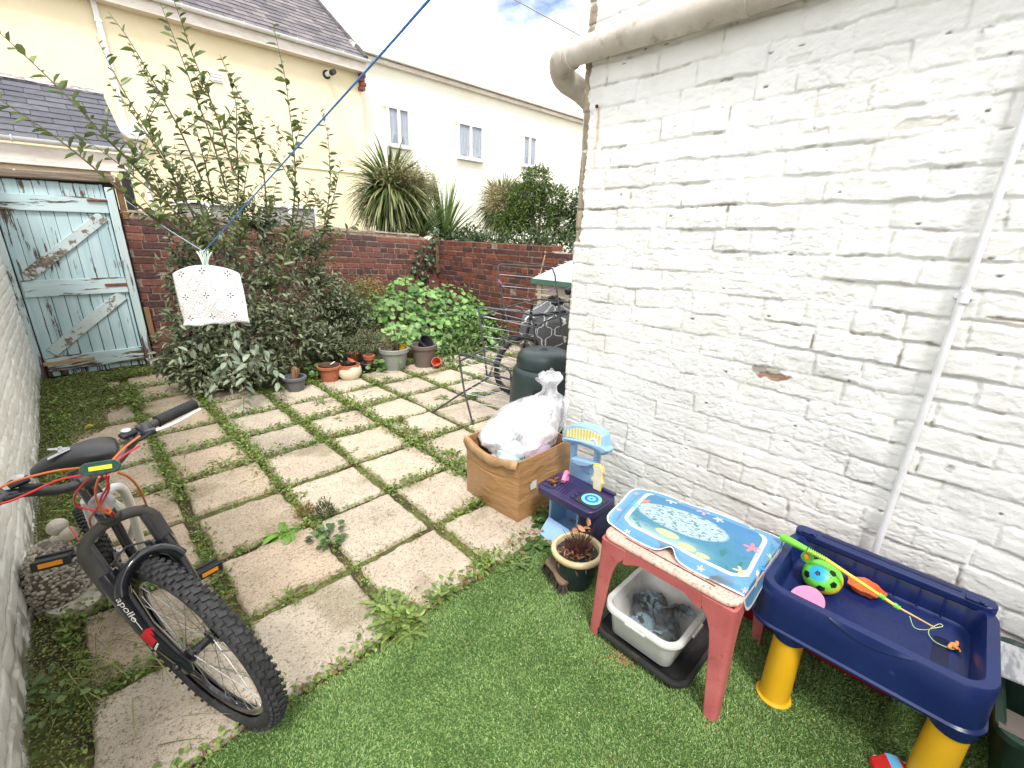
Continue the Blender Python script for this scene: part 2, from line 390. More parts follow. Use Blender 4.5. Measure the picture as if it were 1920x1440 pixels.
# turf backing + blades.  edge line of the carpet follows the paving
def turf_edge(x): return 1.325+.012*np.sin(x*9)+.03*sst(.9, 1.3, x)+.10*sst(1.35, 1.75, x)
TM = mat('turf_backing', sr(60, 90, 42), sr(76, 108, 50), rough=.9, scale=60, bump=.5, bscale=200)
g = MB(); xs = np.linspace(-.42, WALLX-.01, 40)
top = [(x, float(turf_edge(x)), .012) for x in xs]
g.add([(x, -1.0, .012) for x in xs]+top+[(x, y, -.02) for x, y, _ in top],
      [(i, i+1, 41+i, 40+i) for i in range(39)]+[(40+i, 41+i, 81+i, 80+i) for i in range(39)])
tag(g.build('turf_backing', TM, smooth=False), kind='structure')
N = 480000
x = RG.uniform(-.35, WALLX-.02, N); y = RG.uniform(-.75, 1.5, N)
k = (y < turf_edge(x)+.004) & (x+y > .1)
x, y = x[k], y[k]; n = len(x)
# the pile leans in drifting swirls
th = 2*pi*fbm(x, y, 2.2, 2, 31)*1.6+RG.normal(size=n)*1.5
lean = .35+.6*RG.random(n)
D = np.stack([np.cos(th)*lean, np.sin(th)*lean, np.ones(n)], 1)
Lb = RG.uniform(.008, .014, n)
flat = sst(.62, .7, fbm(x, y, 3.1, 3, 55))
D[:, 2] *= 1-.25*flat
tc_ = tint(n, sr(88, 124, 58), sr(164, 194, 118)); dead = RG.random(n) < .05
tc_[dead] = np.array(sr(168, 164, 104))*RG.uniform(.7, 1., (dead.sum(), 1))
P = np.stack([x, y, np.full(n, .012)], 1)
D = unit(D); S = unit(np.cross(D, np.array([0, 0, 1.])+RG.normal(size=(n, 3))*.4)); Wb = .0009+.0006*RG.random((n, 1)); L_ = Lb[:, None]
d2 = unit(D+np.stack([np.cos(th), np.sin(th), -np.ones(n)*.5], 1)*.7)
V = np.stack([P-S*Wb, P+S*Wb, P+D*L_*.55+S*Wb, P+D*L_*.55-S*Wb, P+D*L_*.55+d2*L_*.45], 1).reshape(-1, 3); i = np.arange(n)*5
to = npmesh('artificial_turf', V, [np.stack([i, i+1, i+2, i+3], 1), np.stack([i+3, i+2, i+4], 1)], TURFM, col=np.repeat(tc_, 5, 0))
tag(to, kind='stuff')

# ------------------------------------------------------------------ weeds in the joints (one mass)
P, D, L, Wd, cc = [], [], [], [], []
Pg, Dg, Lg = [], [], []
jn = {}
def weed_density(x, y):
    d = .30+1.5*sst(.45, .75, float(fbm(np.array(x), np.array(y), 2.1, 3, 91)))
    jb = (x-SX0)/SPX
    if abs(jb-4) < .25 and 1.7 < y < 4.2: d += 1.3     # the weedy joint running to the carton
    if abs(jb-2) < .2 and y > 2.2: d += .5
    if y > 3.6: d += .6
    if abs(y-1.35) < .1 and x > .6: d += 2.0
    if abs(y-1.35) < .1: d += .6
    if x < .5 and y > 5: d += 1.5
    return d
segs = []
for a in range(-1, 11): segs += [((SX0, SY0+a*SPY), (RX, SY0+a*SPY))]
for b in range(0, 11): segs += [((SX0+b*SPX, 1.33), (SX0+b*SPX, 6.0))]
for (x0, y0), (x1, y1) in segs:
    Ls = math.hypot(x1-x0, y1-y0); m = int(Ls*820)
    for _ in range(m):
        t = random.random(); x = x0+(x1-x0)*t; y = y0+(y1-y0)*t
        if x > WALLX-.05 and y < 1.75: continue
        if y > 5.3 and x > 1: continue
        dn = weed_density(x, y)
        if random.random() > dn*.75: continue
        w = .016*(1+min(dn, 2.2)*.75); x += random.gauss(0, w); y += random.gauss(0, w)
        if y < turf_edge(x)-.01: continue
        big = random.random()
        if big < .72:
            z = random.uniform(.006, .022+.02*dn); aa = random.uniform(0, 2*pi); e = random.uniform(.05, .8)
            P.append((x, y, z)); D.append((cos(aa), sin(aa), e)); l = random.uniform(.010, .022)*(1+.35*random.random()*dn); L.append(l); Wd.append(l*random.uniform(.45, .8))
            c = random.random(); base = np.array(sr(96, 132, 50))*(1-c)+np.array(sr(160, 188, 96))*c
            if random.random() < .13: base = np.array(sr(150, 120, 72))
            cc.append(base*random.uniform(.7, 1.1))
        else:
            aa = random.uniform(0, 2*pi); Pg.append((x, y, .002)); Dg.append((cos(aa)*.6, sin(aa)*.6, 1)); Lg.append(random.uniform(.025, .05)*(1+.3*dn))
P = np.array(P); o = leaves('joint_weeds', P, np.array(D), np.array([0, 0, 1.])+RG.normal(size=P.shape)*.45, np.array(L), np.array(Wd), 0, 0, cols=np.array(cc)); tag(o, kind='stuff')
o = straps('joint_grass', np.array(Pg), np.array(Dg), np.array(Lg), .0035, sr(92, 116, 48), sr(160, 166, 92), droop=1.1, seg=4, m=GRASSM); tag(o, kind='stuff')
# ------------------------------------------------------------------ ground cover along the left wall and by the gate
n = 170000
x = RG.uniform(-.4, 1.3, n); y = RG.uniform(1.3, 6.6, n)
edge = -.24+.07*np.sin(y*4.1)+.05*np.sin(y*11)+.10*sst(2.2, 3.2, y)+sst(4.3, 6.2, y)*.95*fbm(x, y, 3, 3, 12)
k = x < edge; x, y = x[k], y[k]; n = len(x)
hh = .012+.05*fbm(x, y, 7, 3, 44)*sst(0, .08, edge[k]-x)+.05*sst(5, 6.4, y)*fbm(x, y, 9, 2, 4)
P = np.stack([x, y, hh*RG.uniform(.3, 1.1, n)+.01], 1); D = np.concatenate([RG.normal(size=(n, 2)), RG.uniform(.0, .8, (n, 1))], 1)
s = RG.uniform(.006, .013, n)*(1+.5*sst(3, 6, y))
o = leaves('ground_cover', P, D, np.array([0, 0, 1.])+RG.normal(size=P.shape)*.5, s, s*.75, sr(84, 102, 44), sr(158, 166, 88)); tag(o, kind='stuff')

# ================================================================== painted brick walls as relief
def relief_wall(Ya, Yb, Za, Zb, st, pitch=.097, blen=.285, seed=1, depth=.010, phase=0., smear=.5, rough=1.):
    nu, nv = int((Yb-Ya)/st)+1, int((Zb-Za)/st)+1
    Y, Z = np.meshgrid(np.linspace(Ya, Yb, nu), np.linspace(Za, Zb, nv), indexing='ij')
    wy = Y+.012*(fbm(Y, Z, 5, 2, seed+2)-.5)*2; wz = Z+phase+.014*(fbm(Y, Z, 3, 3, seed+3)-.5)*2+.006*(fbm(Y, Z, 18, 2, seed+6)-.5)*2
    row = np.floor(wz/pitch).astype(int); fz = wz/pitch-row
    rr = np.random.default_rng(seed); off = rr.random(400)*blen; hdr = rr.random(400) < .3
    bl = np.where(hdr[row % 400], blen*.56, blen)
    q = (wy+off[row % 400]+10)/bl; bi = np.floor(q).astype(int); fy = q-bi
    dy = np.minimum(fy, 1-fy)*bl; dz = np.minimum(fz, 1-fz)*pitch
    ra = np.random.default_rng(seed+50).random((512, 512)); rb = ra[row % 512, bi % 512]; rb2 = ra[(row*3+7) % 512, (bi*5+1) % 512]
    e = (fbm(Y, Z, 40, 3, seed+8)-.5)*.012
    d = np.minimum(dy*1.05, dz)-.0025+e*.7
    face = sst(0, .0075, d)
    sm = np.clip(sst(.30, .58, fbm(Y, Z, 2.4, 3, seed+11)*.75+rb2*.25)+smear*.22*sst(.35, .6, fbm(Y, Z, 7, 2, seed+12)), 0, 1)          # where paint and render have filled the joints
    dep = depth*(1-smear*sm)*(.35+.65*sst(0, .35, 1-fz+.25*rb))
    H = face*dep+(rb-.5)*.005+(fy-.5)*(rb2-.5)*.006+(.5-fz)*.0028*(1-sm)
    H += (fbm(Y, Z, 9, 4, seed+21)-.5)*.0055*rough+(fbm(Y*.7, Z*1.6, 38, 3, seed+22)-.5)*.0036*rough
    rid = np.abs(fbm(Y*.6, Z*1.5, 22, 3, seed+23)-.5); H -= sst(.035, 0, rid)*.0028*sst(.48, .6, fbm(Y, Z, 3.3, 2, seed+24))*rough
    pl = fbm(Y, Z, 3.6, 5, seed+31); H += sst(.535, .54, pl)*.0014+sst(.60, .604, fbm(Y, Z, 6.5, 5, seed+33))*.0012   # flaked paint layers
    crev = 1-sst(0, .006, d)
    return Y, Z, H, face, crev, sm, rb, d
def wallpaint(name):
    return mat(name, (1, 1, 1), (.93, .93, .92), vcol=True, rough=.62, scale=7, bump=.55, bscale=120, bdist=.003, spec=.35)
WP = wallpaint('painted_brick')

ext = thing('house_extension', (WALLX+.6, .5, 0), 'white painted brick rear wing filling the right side with a big pipe along its top', 'house')
Y, Z, H, face, crev, sm, rb, d = relief_wall(-.62, CORY, -.02, 2.95, .0044, seed=4, phase=.02, depth=.0088, smear=.80)
c = np.ones(Y.shape+(3,))*np.array(sr(243, 243, 240))
c *= (1-.05*fbm(Y, Z, 2, 3, 71))[..., None]
grime_ao = sst(.50, .72, fbm(Y*.8, Z*1.3, 6, 4, 72))*(.25+.75*crev)  # grey grime plus AO-like darkening painted into the joints
gg = (grime_ao*.42)[..., None]; c = c*(1-gg)+np.array(sr(184, 178, 162))*gg
dk = (sst(.58, .66, fbm(Y, Z*1.2, 14, 4, 73))*crev*(1-sm*.7)*.8)[..., None]; c = c*(1-dk)+np.array(sr(112, 100, 84))*dk  # brown tone in unfilled joints, part of the same painted crevice darkening
def patch(py, pz, ry, rz, thr, colr, seed, f=30, amt=1.):
    global c, H
    w = np.exp(-((Y-py)/ry)**2-((Z-pz)/rz)**2); k = sst(thr, thr+.06, w*.62+fbm(Y, Z, f, 3, seed)*.5)*sst(.1, .3, w)
    c = c*(1-k[..., None]*amt)+np.array(colr)*k[..., None]*amt; H = H-k*.003
for (pxx, pyy, ry, rz, th_, cl, sd, am) in ((1448, 706, .10, .028, .66, sr(150, 96, 70), 5, .9), (1445, 700, .13, .04, .70, sr(150, 138, 118), 6, .7), (1720, 235, .16, .03, .70, sr(196, 186, 170), 7, .35),
        (1780, 880, .02, .03, .66, sr(150, 140, 126), 8, .4), (1540, 250, .10, .03, .72, sr(196, 190, 176), 9, .35), (1905, 600, .10, .01, .7, sr(120, 84, 60), 10, .7),
        (1150, 560, .02, .012, .7, sr(90, 84, 76), 11, .7), (1500, 110, .12, .03, .72, sr(200, 196, 184), 14, .3)):
    p = gx(pxx, pyy, WALLX); patch(p[1], p[2], ry, rz, th_, cl, sd, amt=am)
# dark chips
for _ in range(55):
    py_, pz_ = random.uniform(-.4, 1.5), random.uniform(.3, 2.5); w = np.exp(-((Y-py_)/random.uniform(.006, .016))**2-((Z-pz_)/random.uniform(.003, .007))**2)
    k = (sst(.5, .75, w)*.8)[..., None]; c = c*(1-k)+np.array(sr(92, 78, 64))*k; H -= sst(.4, .7, w)*.004
# brown broken edge of the old render at the corner
ed = CORY-Y; rag = .030+.045*fbm(Z, Z*0, 11, 4, 61)+.02*(fbm(Y, Z, 45, 3, 62)-.5)
k = sst(1.0, .93, ed/rag)*sst(1.545, 1.56, Z); kk = (k*.95)[..., None]
bn = fbm(Y*3, Z*.7, 26, 4, 63)[..., None]; bc = np.array(sr(104, 88, 70))*(1-bn)+np.array(sr(190, 172, 148))*bn
c = c*(1-kk)+bc*kk; H = H-k*.010
bead = sst(.020, .017, ed)*(1-k); H += bead*.006; kk = (bead*.35*sst(.4, .6, fbm(Y, Z, 25, 3, 64)))[..., None]; c = c*(1-kk)+np.array(sr(170, 150, 120))*kk
# rust run below the nail
pn = gx(1123, 200, WALLX); wob = .004*np.sin(Z*23)+.003*np.sin(Z*57)
run = np.exp(-((Y-pn[1]-wob)/(.006+.004*fbm(Z, Y*0, 20, 2, 3)))**2)*sst(pn[2]+.005, pn[2]-.01, Z)*sst(pn[2]-.55, pn[2]-.1, Z)
kk = (run*.8*(.5+.5*fbm(Y, Z, 30, 2, 66)))[..., None]; c = c*(1-kk)+(np.array(sr(196, 110, 40))*sst(pn[2]-.35, pn[2], Z)[..., None]+np.array(sr(236, 205, 130))*(1-sst(pn[2]-.35, pn[2], Z))[..., None])*kk
V = np.stack([WALLX-H, Y, Z], -1)
rw = sst(.012, 0, CORY-Y); V[..., 0] += rw*.006
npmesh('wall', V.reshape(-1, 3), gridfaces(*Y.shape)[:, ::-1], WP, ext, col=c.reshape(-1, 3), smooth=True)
g = MB(); g.box((WALLX+1.31, (CORY-.9)/2-.003, 1.7), (2.6, CORY+.9, 3.4)); g.build('house_body', mat('white_masonry', sr(226, 224, 216), sr(206, 204, 196), rough=.8, bump=.5), ext, smooth=False)
# soil pipe along the top
PIPEM = mat('painted_pipe', sr(212, 204, 194), sr(184, 175, 163), rough=.55, scale=5, c3=sr(150, 138, 122), s3=14, lo3=.56, hi3=.72, bump=.2, bscale=30)
a = gx(1078, 108, WALLX-.065); b = gx(1395, -8, WALLX-.065); zz = .5*(a[2]+b[2])
g = MB(); PX = WALLX-.068
ys = np.linspace(CORY+.055, -.6, 60); g.tube([(PX+.002*sin(t*3), t, 2.46+.004*sin(t*5)+(CORY-t)*.004) for t in ys], [.059+.0012*sin(i*2.9) for i in range(60)], 24)
sp_ = g.build('soil_pipe', PIPEM, ext, ang=70)
g = MB(); cx0 = CORY+.05; el = []
for k in range(11):
    t = k/10*pi/2*1.15; el.append((PX+.09*(1-cos(t)), cx0+.10*sin(t), 2.462-.05*(1-cos(t))*1.2))
el += [(PX+.22, cx0+.085, 2.36), (PX+.34, cx0+.06, 2.30)]
g.tube(el, [.066]*9+[.064, .062, .058, .056], 24)
g.build('pipe_elbow', PIPEM, ext, ang=70)
g = MB()
yy = CORY+.045; g.lathe((PX, yy-.02, 2.462), [(.060, 0), (.069, .002), (.069, .016), (.064, .02), (.064, .03), (.069, .033), (.068, .05), (.060, .055)], 28, (0, 1, 0))
g.build('pipe_collar', PIPEM, ext)
g = MB(); yy = gx(1268, 45, PX)[1]; g.lathe((PX, .86, 2.462), [(.061, 0), (.066, .004), (.066, .03), (.061, .034)], 28, (0, 1, 0)); g.build('pipe_collar', PIPEM, ext)
# thin white waste pipe on the wall
WPL = mat('white_plastic_pipe', sr(236, 237, 240), sr(220, 220, 222), rough=.35, scale=12, c3=sr(170, 160, 150), s3=30, lo3=.66, hi3=.72)
pt = gx(1918, 232, WALLX-.028); pb = gx(1646, 1018, WALLX-.028)
g = MB(); dv = (pt-pb); g.tube([pb-dv*.16, pb, pb+dv*.3, pb+dv*.6, pt, pt+dv*.5], .0125, 14); tp = g.build('waste_pipe', WPL, ext, ang=70)
g = MB(); q = gx(1808, 557, WALLX-.028); g.tube([q-dv*.014, q+dv*.0, q+dv*.014], .016, 14); g.box(q+np.array([.012, 0, 0]), (.03, .05, .014)); g.build('pipe_clip', WPL, tp, bevel=.002)
g = MB(); g.lathe((WALLX-.012, pn[1], pn[2]), [(.006, 0), (.009, .004), (.009, .009), (.004, .012)], 10, (-1, 0, -.3)); g.build('rusty_nail', mat('rust', sr(120, 58, 30), sr(90, 44, 26), rough=.9), ext)

# low house wall added unseen behind the camera to shade the foreground
own = thing('house', (.8, -1.6, 0), 'buff brick house wall added unseen behind the viewpoint to shade the foreground', 'house')
g = MB(); g.box((.9, -1.75, 1.3), (3.4, .3, 2.6)); g.build('wall', mat('buff_brickwork', sr(176, 156, 134), sr(150, 130, 110), rough=.9, scale=9, bump=.4), own, smooth=False)
g = MB(); g.box((.5, -1.59, 1.05), (.9, .05, 2.05)); g.build('door', mat('dark_door', sr(60, 64, 70), rough=.3), own, smooth=False)

# left boundary wall
lw = thing('garden_wall', (LWX, 4, 0), 'white painted brick wall running along the left edge down to the blue gate', 'wall')
Y, Z, H, face, crev, sm, rb, d = relief_wall(.9, BY+.02, -.02, 2.35, .0105, seed=19, depth=.016, smear=.45, phase=.03, rough=1.3)
c = np.ones(Y.shape+(3,))*np.array(sr(236, 234, 226)); gr = (sst(.45, .7, fbm(Y, Z, 5, 4, 81))*(.2+.8*crev)*.45)[..., None]; c = c*(1-gr)+np.array(sr(150, 142, 122))*gr  # dirt tone with AO-like darkening painted towards the joints
# damp dirt and paint loss near the ground
lo = (sst(.30, .04, Z+.10*(fbm(Y, Z, 7, 3, 82)-.5)*2)*sst(.35, .6, fbm(Y, Z, 16, 3, 83)))[..., None]*.85; c = c*(1-lo)+np.array(sr(112, 104, 80))*lo
npmesh('wall', np.stack([LWX+H, Y, Z], -1).reshape(-1, 3), gridfaces(*Y.shape), WP, lw, col=c.reshape(-1, 3), smooth=True)
g = MB(); g.box((LWX-.125, (BY+.9)/2, 1.165), (.24, BY+.02-.9, 2.37)); g.build('wall_core', WP, lw, smooth=False)

# ================================================================== red brick walls
def brick_mat():
    return mat('red_brick', (1, 1, 1), (.62, .60, .60), vcol=True, rough=.88, scale=28, bump=.7, bscale=90, bdist=.006, c3=sr(150, 128, 116), s3=22, lo3=.60, hi3=.78, spec=.2)
BRM = brick_mat(); MORT = mat('old_mortar', sr(176, 158, 142), sr(122, 100, 88), rough=.95, scale=14, bump=.8, bscale=120)
def brick_wall(name, p0, p1, topf, label, thick=.23, pitch=.082, bl=.245, seed=0, slope=0., zbot=-.1, nrm=1, light=True, jit=1.):
    p0 = np.array(p0, float); p1 = np.array(p1, float); Lw = np.linalg.norm(p1-p0); u = (p1-p0)/Lw; nn = np.array([u[1], -u[0]])*nrm   # nn: towards viewer
    rg = random.Random(seed); g = MB(); cols = []
    # mortar body
    g.mat = 1; N = 26; vs = []
    for i in range(N+1):
        s = Lw*i/N; t = topf(s)-.02
        for q, z in ((.006, zbot), (.006, t), (thick, t), (thick, zbot)):
            vs.append((p0[0]+u[0]*s-nn[0]*q, p0[1]+u[1]*s-nn[1]*q, z))
    fs = []
    for i in range(N):
        for k in range(4): l = (k+1) % 4; fs.append((i*4+k, i*4+l, (i+1)*4+l, (i+1)*4+k))
    g.add(vs, fs+[(0, 1, 2, 3), tuple(N*4+k for k in range(4))]); cols += [(.5, .5, .5)]*len(vs)
    g.mat = 0; pal = [sr(128, 84, 76), sr(136, 88, 78), sr(118, 80, 74), sr(130, 82, 72), sr(110, 78, 74), sr(146, 98, 82), sr(100, 76, 74)] if light else [sr(114, 74, 68), sr(120, 76, 68), sr(102, 70, 66), sr(126, 80, 68), sr(90, 66, 66), sr(140, 82, 66)]
    row = 0; z = zbot
    while z < 2.2:
        s = -rg.random()*bl*.5-(bl/2 if row % 2 else 0); head = row % 4 == 3
        while s < Lw:
            w = (bl/2-.002 if head else bl)*rg.uniform(.96, 1.04)
            a, b = max(s+.007, 0), min(s+w-.007, Lw); mid = .5*(a+b)
            zz = z+slope*mid
            if b-a > .03 and zz+pitch-.01 <= topf(mid)+.012:
                pr = .003+rg.uniform(-.002, .003)*jit+(-.02 if rg.random() < .012*jit else 0); zt = zz+pitch-.015+rg.uniform(-.003, .002); zb = zz+rg.uniform(-.002, .002)
                j = lambda: rg.uniform(-.0014, .0014)*jit; vs = []
                top = zz+2*pitch > topf(mid)
                dpt = thick-.004 if top else .05
                for (ss, q, h) in ((a, -pr, zb), (b, -pr, zb), (b, -pr, zt), (a, -pr, zt), (a, dpt, zb), (b, dpt, zb), (b, dpt, zt), (a, dpt, zt)):
                    ss += j(); h += j()+slope*(ss-mid)
                    vs.append((p0[0]+u[0]*ss-nn[0]*q, p0[1]+u[1]*ss-nn[1]*q, h))
                g.add(vs, [(0, 1, 2, 3), (4, 7, 6, 5), (0, 4, 5, 1), (3, 2, 6, 7), (0, 3, 7, 4), (1, 5, 6, 2)])
                cb = np.array(rg.choice(pal))*rg.uniform(.8, 1.2); cols += [tuple(cb)]*8
            s += w
        z += pitch; row += 1
    root = thing(name, (p0[0], p0[1], 0), label, 'wall')
    o = g.build('brickwork', [BRM, MORT], root, smooth=False, bevel=.003, seg=1)
    a = o.data.color_attributes.new('Col', 'FLOAT_COLOR', 'POINT'); arr = np.ones((len(cols), 4), np.float32); arr[:, :3] = cols; a.data.foreach_set('color', arr.ravel())
    return root
SL = -.052
tb = lambda s: 1.755+SL*s+(0 if s < 3.85 else -.05)
bw = brick_wall('garden_wall', (.58, BY), (RX+.02, BY), tb, 'red brick wall across the back of the yard behind the big shrub', seed=3, slope=SL)
cp = MB(); xs = np.linspace(0, 3.75, 40); vs = []
for s in xs:
    t = tb(s)+.004
    for q, z in ((-.012, t-.012), (-.004, t+.012+.004*sin(s*9)), (.21, t+.012+.004*sin(s*7)), (.235, t-.012)): vs.append((.58+s, BY+q, z))
cp.add(vs, [(i*4+k, i*4+(k+1) % 4, i*4+4+(k+1) % 4, i*4+4+k) for i in range(39) for k in range(4)]+[(0, 1, 2, 3), (156, 157, 158, 159)])
cp.build('coping', mat('mortar_cap', sr(176, 160, 140), sr(128, 108, 92), rough=.95, scale=9, bump=.5), bw)
g = MB(); g.box((RX-.03, BY-.02, 1.26), (.07, .05, .62)); g.build('corner_post', mat('old_post', sr(122, 100, 74), sr(88, 72, 56), rough=.9, scale=9, stretch=(1, 1, .15)), bw, bevel=.006)
p_step = gx(1031, 460, RX)[1]
tr_ = lambda s: (1.50 if s < (BY-p_step) else 1.43)-.012*s
brick_wall('garden_wall', (RX, BY), (RX, .4), tr_, 'darker red brick side wall with missing joints behind the cream storage box', seed=8, slope=-.01, pitch=.08, light=False, jit=1.8)

# ================================================================== houses behind
CREAM = mat('cream_render', sr(238, 223, 186), sr(243, 230, 196), rough=.85, scale=1.5, bump=.5, bscale=160, bdist=.004, c3=sr(226, 190, 150), s3=.8, lo3=.55, hi3=.8)
WHITER = mat('white_render', sr(240, 236, 216), sr(246, 243, 228), rough=.85, scale=1.2, bump=.4, bscale=120, bdist=.004)
UPVC = mat('white_upvc', sr(240, 240, 238), sr(225, 225, 222), rough=.35, scale=4, c3=sr(170, 164, 150), s3=6, lo3=.62, hi3=.8)
FASC = mat('fascia_paint', sr(236, 230, 220), sr(214, 200, 186), rough=.6, scale=3, stretch=(1, 4, 4), c3=sr(150, 138, 124), s3=8, lo3=.62, hi3=.8)
def slate_mat():
    m = bpy.data.materials.new('roof_slate'); m.use_nodes = True; nt = m.node_tree; b = nt.nodes['Principled BSDF']
    vc = NN(nt, 'ShaderNodeVertexColor', dict(layer_name='Col')).outputs[0]; v = NN(nt, 'ShaderNodeTexCoord').outputs['Object']
    n = NN(nt, 'ShaderNodeTexNoise', Vector=v, Scale=12., Detail=6.); r = NN(nt, 'ShaderNodeMapRange', Value=n.outputs[0], i1=.3, i2=.7, i3=.75, i4=1.15)
    mx = NN(nt, 'ShaderNodeMix', dict(data_type='RGBA', blend_type='MULTIPLY'), i0=1., i6=vc); cb = NN(nt, 'ShaderNodeCombineColor', i0=r.outputs[0], i1=r.outputs[0], i2=r.outputs[0]); nt.links.new(cb.outputs[0], mx.inputs[7])
    nt.links.new(mx.outputs[2], b.inputs['Base Color']); b.inputs['Roughness'].default_value = .6
    bp = NN(nt, 'ShaderNodeBump', Strength=.3, Distance=.01, Height=n.outputs[0]); nt.links.new(bp.outputs[0], b.inputs['Normal']); return m
SLATE = slate_mat()
def slates(name, x0, x1, y0, z0, slope, rise_len, parent, w=.26, gauge=.2, c1=sr(96, 92, 96), c2=sr(62, 60, 66), th=.010, seed=0):
    """courses of separate slates on a plane that climbs in +Y"""
    rg = random.Random(seed); g = MB(); cols = []; cs, sn = cos(slope), sin(slope); k = 0; s = 0
    while s < rise_len:
        x = x0-(w/2 if k % 2 else 0)
        while x < x1:
            a, b = max(x+.003, x0), min(x+w-.003, x1)
            if b-a > .04:
                e = rg.uniform(-.006, .006); lft = rg.uniform(0, .004); s1 = min(s+gauge*1.25, rise_len)
                q = lambda xx, ss, h: (xx, y0+ss*cs-h*sn, z0+ss*sn+h*cs)
                vs = [q(a, s+e, th*1.9+lft), q(b, s+e, th*1.9+lft), q(b, s1, th*.6), q(a, s1, th*.6), q(a, s+e, .4*th), q(b, s+e, .4*th)]
                g.add(vs, [(0, 1, 2, 3), (4, 5, 1, 0)]); t = rg.random(); cols += [tuple(np.array(c1)*t+np.array(c2)*(1-t))]*6
            x += w
        s += gauge; k += 1
    # deck below the slates
    n0 = len(g.v); g.add([(x0, y0, z0), (x1, y0, z0), (x1, y0+rise_len*cs, z0+rise_len*sn), (x0, y0+rise_len*cs, z0+rise_len*sn)], [(0, 1, 2, 3)]); cols += [(.02, .02, .02)]*4
    o = g.build(name, SLATE, parent, smooth=False); a = o.data.color_attributes.new('Col', 'FLOAT_COLOR', 'POINT'); arr = np.ones((len(cols), 4), np.float32); arr[:, :3] = cols; a.data.foreach_set('color', arr.ravel()); return o
def gutter(name, x0, x1, y, z, parent, m, r=.058):
    g = MB(); prof = [(y-r*cos(t), z-r*sin(t)) for t in np.linspace(0, pi, 9)]; inn = [(y-(r-.006)*cos(t), z-(r-.006)*sin(t)) for t in np.linspace(pi, 0, 9)]
    g.prism([(0, 0)], 0, 0) if 0 else None
    P = prof+inn; n = len(P); vs = [(x, p[0], p[1]) for x in (x0, x1) for p in P]; g.add(vs, [(i, (i+1) % n, n+(i+1) % n, n+i) for i in range(n)]+[tuple(range(9)), tuple(range(n, n+9))])
    for x in np.arange(x0+.3, x1, .95):
        g.tube([(x, y-(r+.006)*cos(t), z-(r+.006)*sin(t)) for t in np.linspace(-.2, pi, 8)], .008, 5)
    return g.build(name, m, parent)
HY = 11.0
house = thing('cream_house', (2, HY, 0), 'cream rendered two-storey house with grey slate roof beyond the back wall', 'house')
hx0, hx1 = -5.5, 5.78
g = MB(); g.box(((hx0+hx1)/2, HY+3.0, 2.55), (hx1-hx0, 6.0, 5.1)); g.build('wall', CREAM, house, smooth=False)
g = MB(); g.box(((hx0+hx1)/2, HY-.012, 2.93), (hx1-hx0, .03, .035)); g.build('string_course', CREAM, house, bevel=.006)
g = MB(); g.box(((hx0+hx1)/2, HY-.11, 5.02), (hx1-hx0, .22, .02)); g.mat = 0; g.box(((hx0+hx1)/2+.02, HY-.23, 5.12), (hx1-hx0+.04, .022, .23)); g.build('fascia', FASC, house, smooth=False)
gutter('gutter', hx0, hx1+.12, HY-.305, 5.235, house, UPVC)
rf = slates('roof', hx0, hx1+.05, HY-.27, 5.24, radians(37), 4.2, house, c1=sr(128, 120, 120), c2=sr(84, 80, 86), seed=5)
g = MB()
for k in range(9): g.tube([(hx1+.07, HY-.2+k*.42, 5.30+k*.316), (hx1+.07, HY+.21+k*.42, 5.62+k*.316)], .06, 8)
g.build('verge_tiles', mat('verge', sr(96, 92, 92), sr(60, 58, 60), rough=.8, scale=8), rf)
# chimney pot and aerial stand on the ridge
q = gy(584, 22, HY+3.2)
g = MB(); g.box((q[0]-.05, HY+3.4, 7.4), (.7, .5, .7)); ch = g.build('chimney', CREAM, house, bevel=.01)
g = MB(); z0 = 7.75; g.lathe((q[0], HY+3.3, z0), [(.13, 0), (.13, .05), (.11, .07), (.105, q[2]-z0-.05), (.13, q[2]-z0-.02), (.13, q[2]-z0+.03), (.09, q[2]-z0+.03), (.09, q[2]-z0-.1)], 20); g.build('chimney_pot', mat('buff_pot', sr(220, 205, 180), sr(190, 172, 150), rough=.8), ch)
q2 = gy(554, 10, HY+3.3); g = MB(); g.tube([(q2[0], HY+3.3, 6.9), (q2[0], HY+3.3, q2[2]+.6)], .012, 6); g.build('aerial_mast', mat('grey_metal', sr(150, 150, 152), rough=.4, metal=.7), ch)
# corner bricks under the eaves
g = MB()
for k in range(4): g.box((hx1+.02-(.03 if k % 2 else 0), HY-.05, 4.97-k*.085), (.12, .16, .075))
g.build('corner_bricks', mat('terracotta_brick', sr(140, 78, 60), sr(110, 62, 54), rough=.85, scale=9, bump=.4), house, bevel=.005)
# boiler flue
q = gy(612, 140, HY)
g = MB(); g.lathe(q, [(.085, 0), (.085, .02), (.06, .025), (.05, .03)], 24, (0, -1, 0)); fl = g.build('flue', BLACKP, house)
g = MB(); g.lathe(q+np.array([0, -.03, 0]), [(.048, 0), (.048, .17)], 20, (.12, -1, .02)); g.build('flue_pipe', UPVC, fl)
g = MB(); g.lathe(q+np.array([.02, -.19, 0]), [(.052, 0), (.056, .01), (.056, .07), (.04, .075), (.04, .10), (.052, .10), (.052, .13)], 20, (.12, -1, .02)); g.build('flue_cap', BLACKP, fl)
# air vent
q = gy(405, 145, HY); g = MB(); g.box(q+np.array([0, -.015, 0]), (.2, .03, .17))
for k in range(3): g.box(q+np.array([0, -.035, .05-k*.05]), (.17, .02, .012), M=Matrix.Rotation(.5, 3, 'X'))
g.build('air_vent', UPVC, house, bevel=.004)
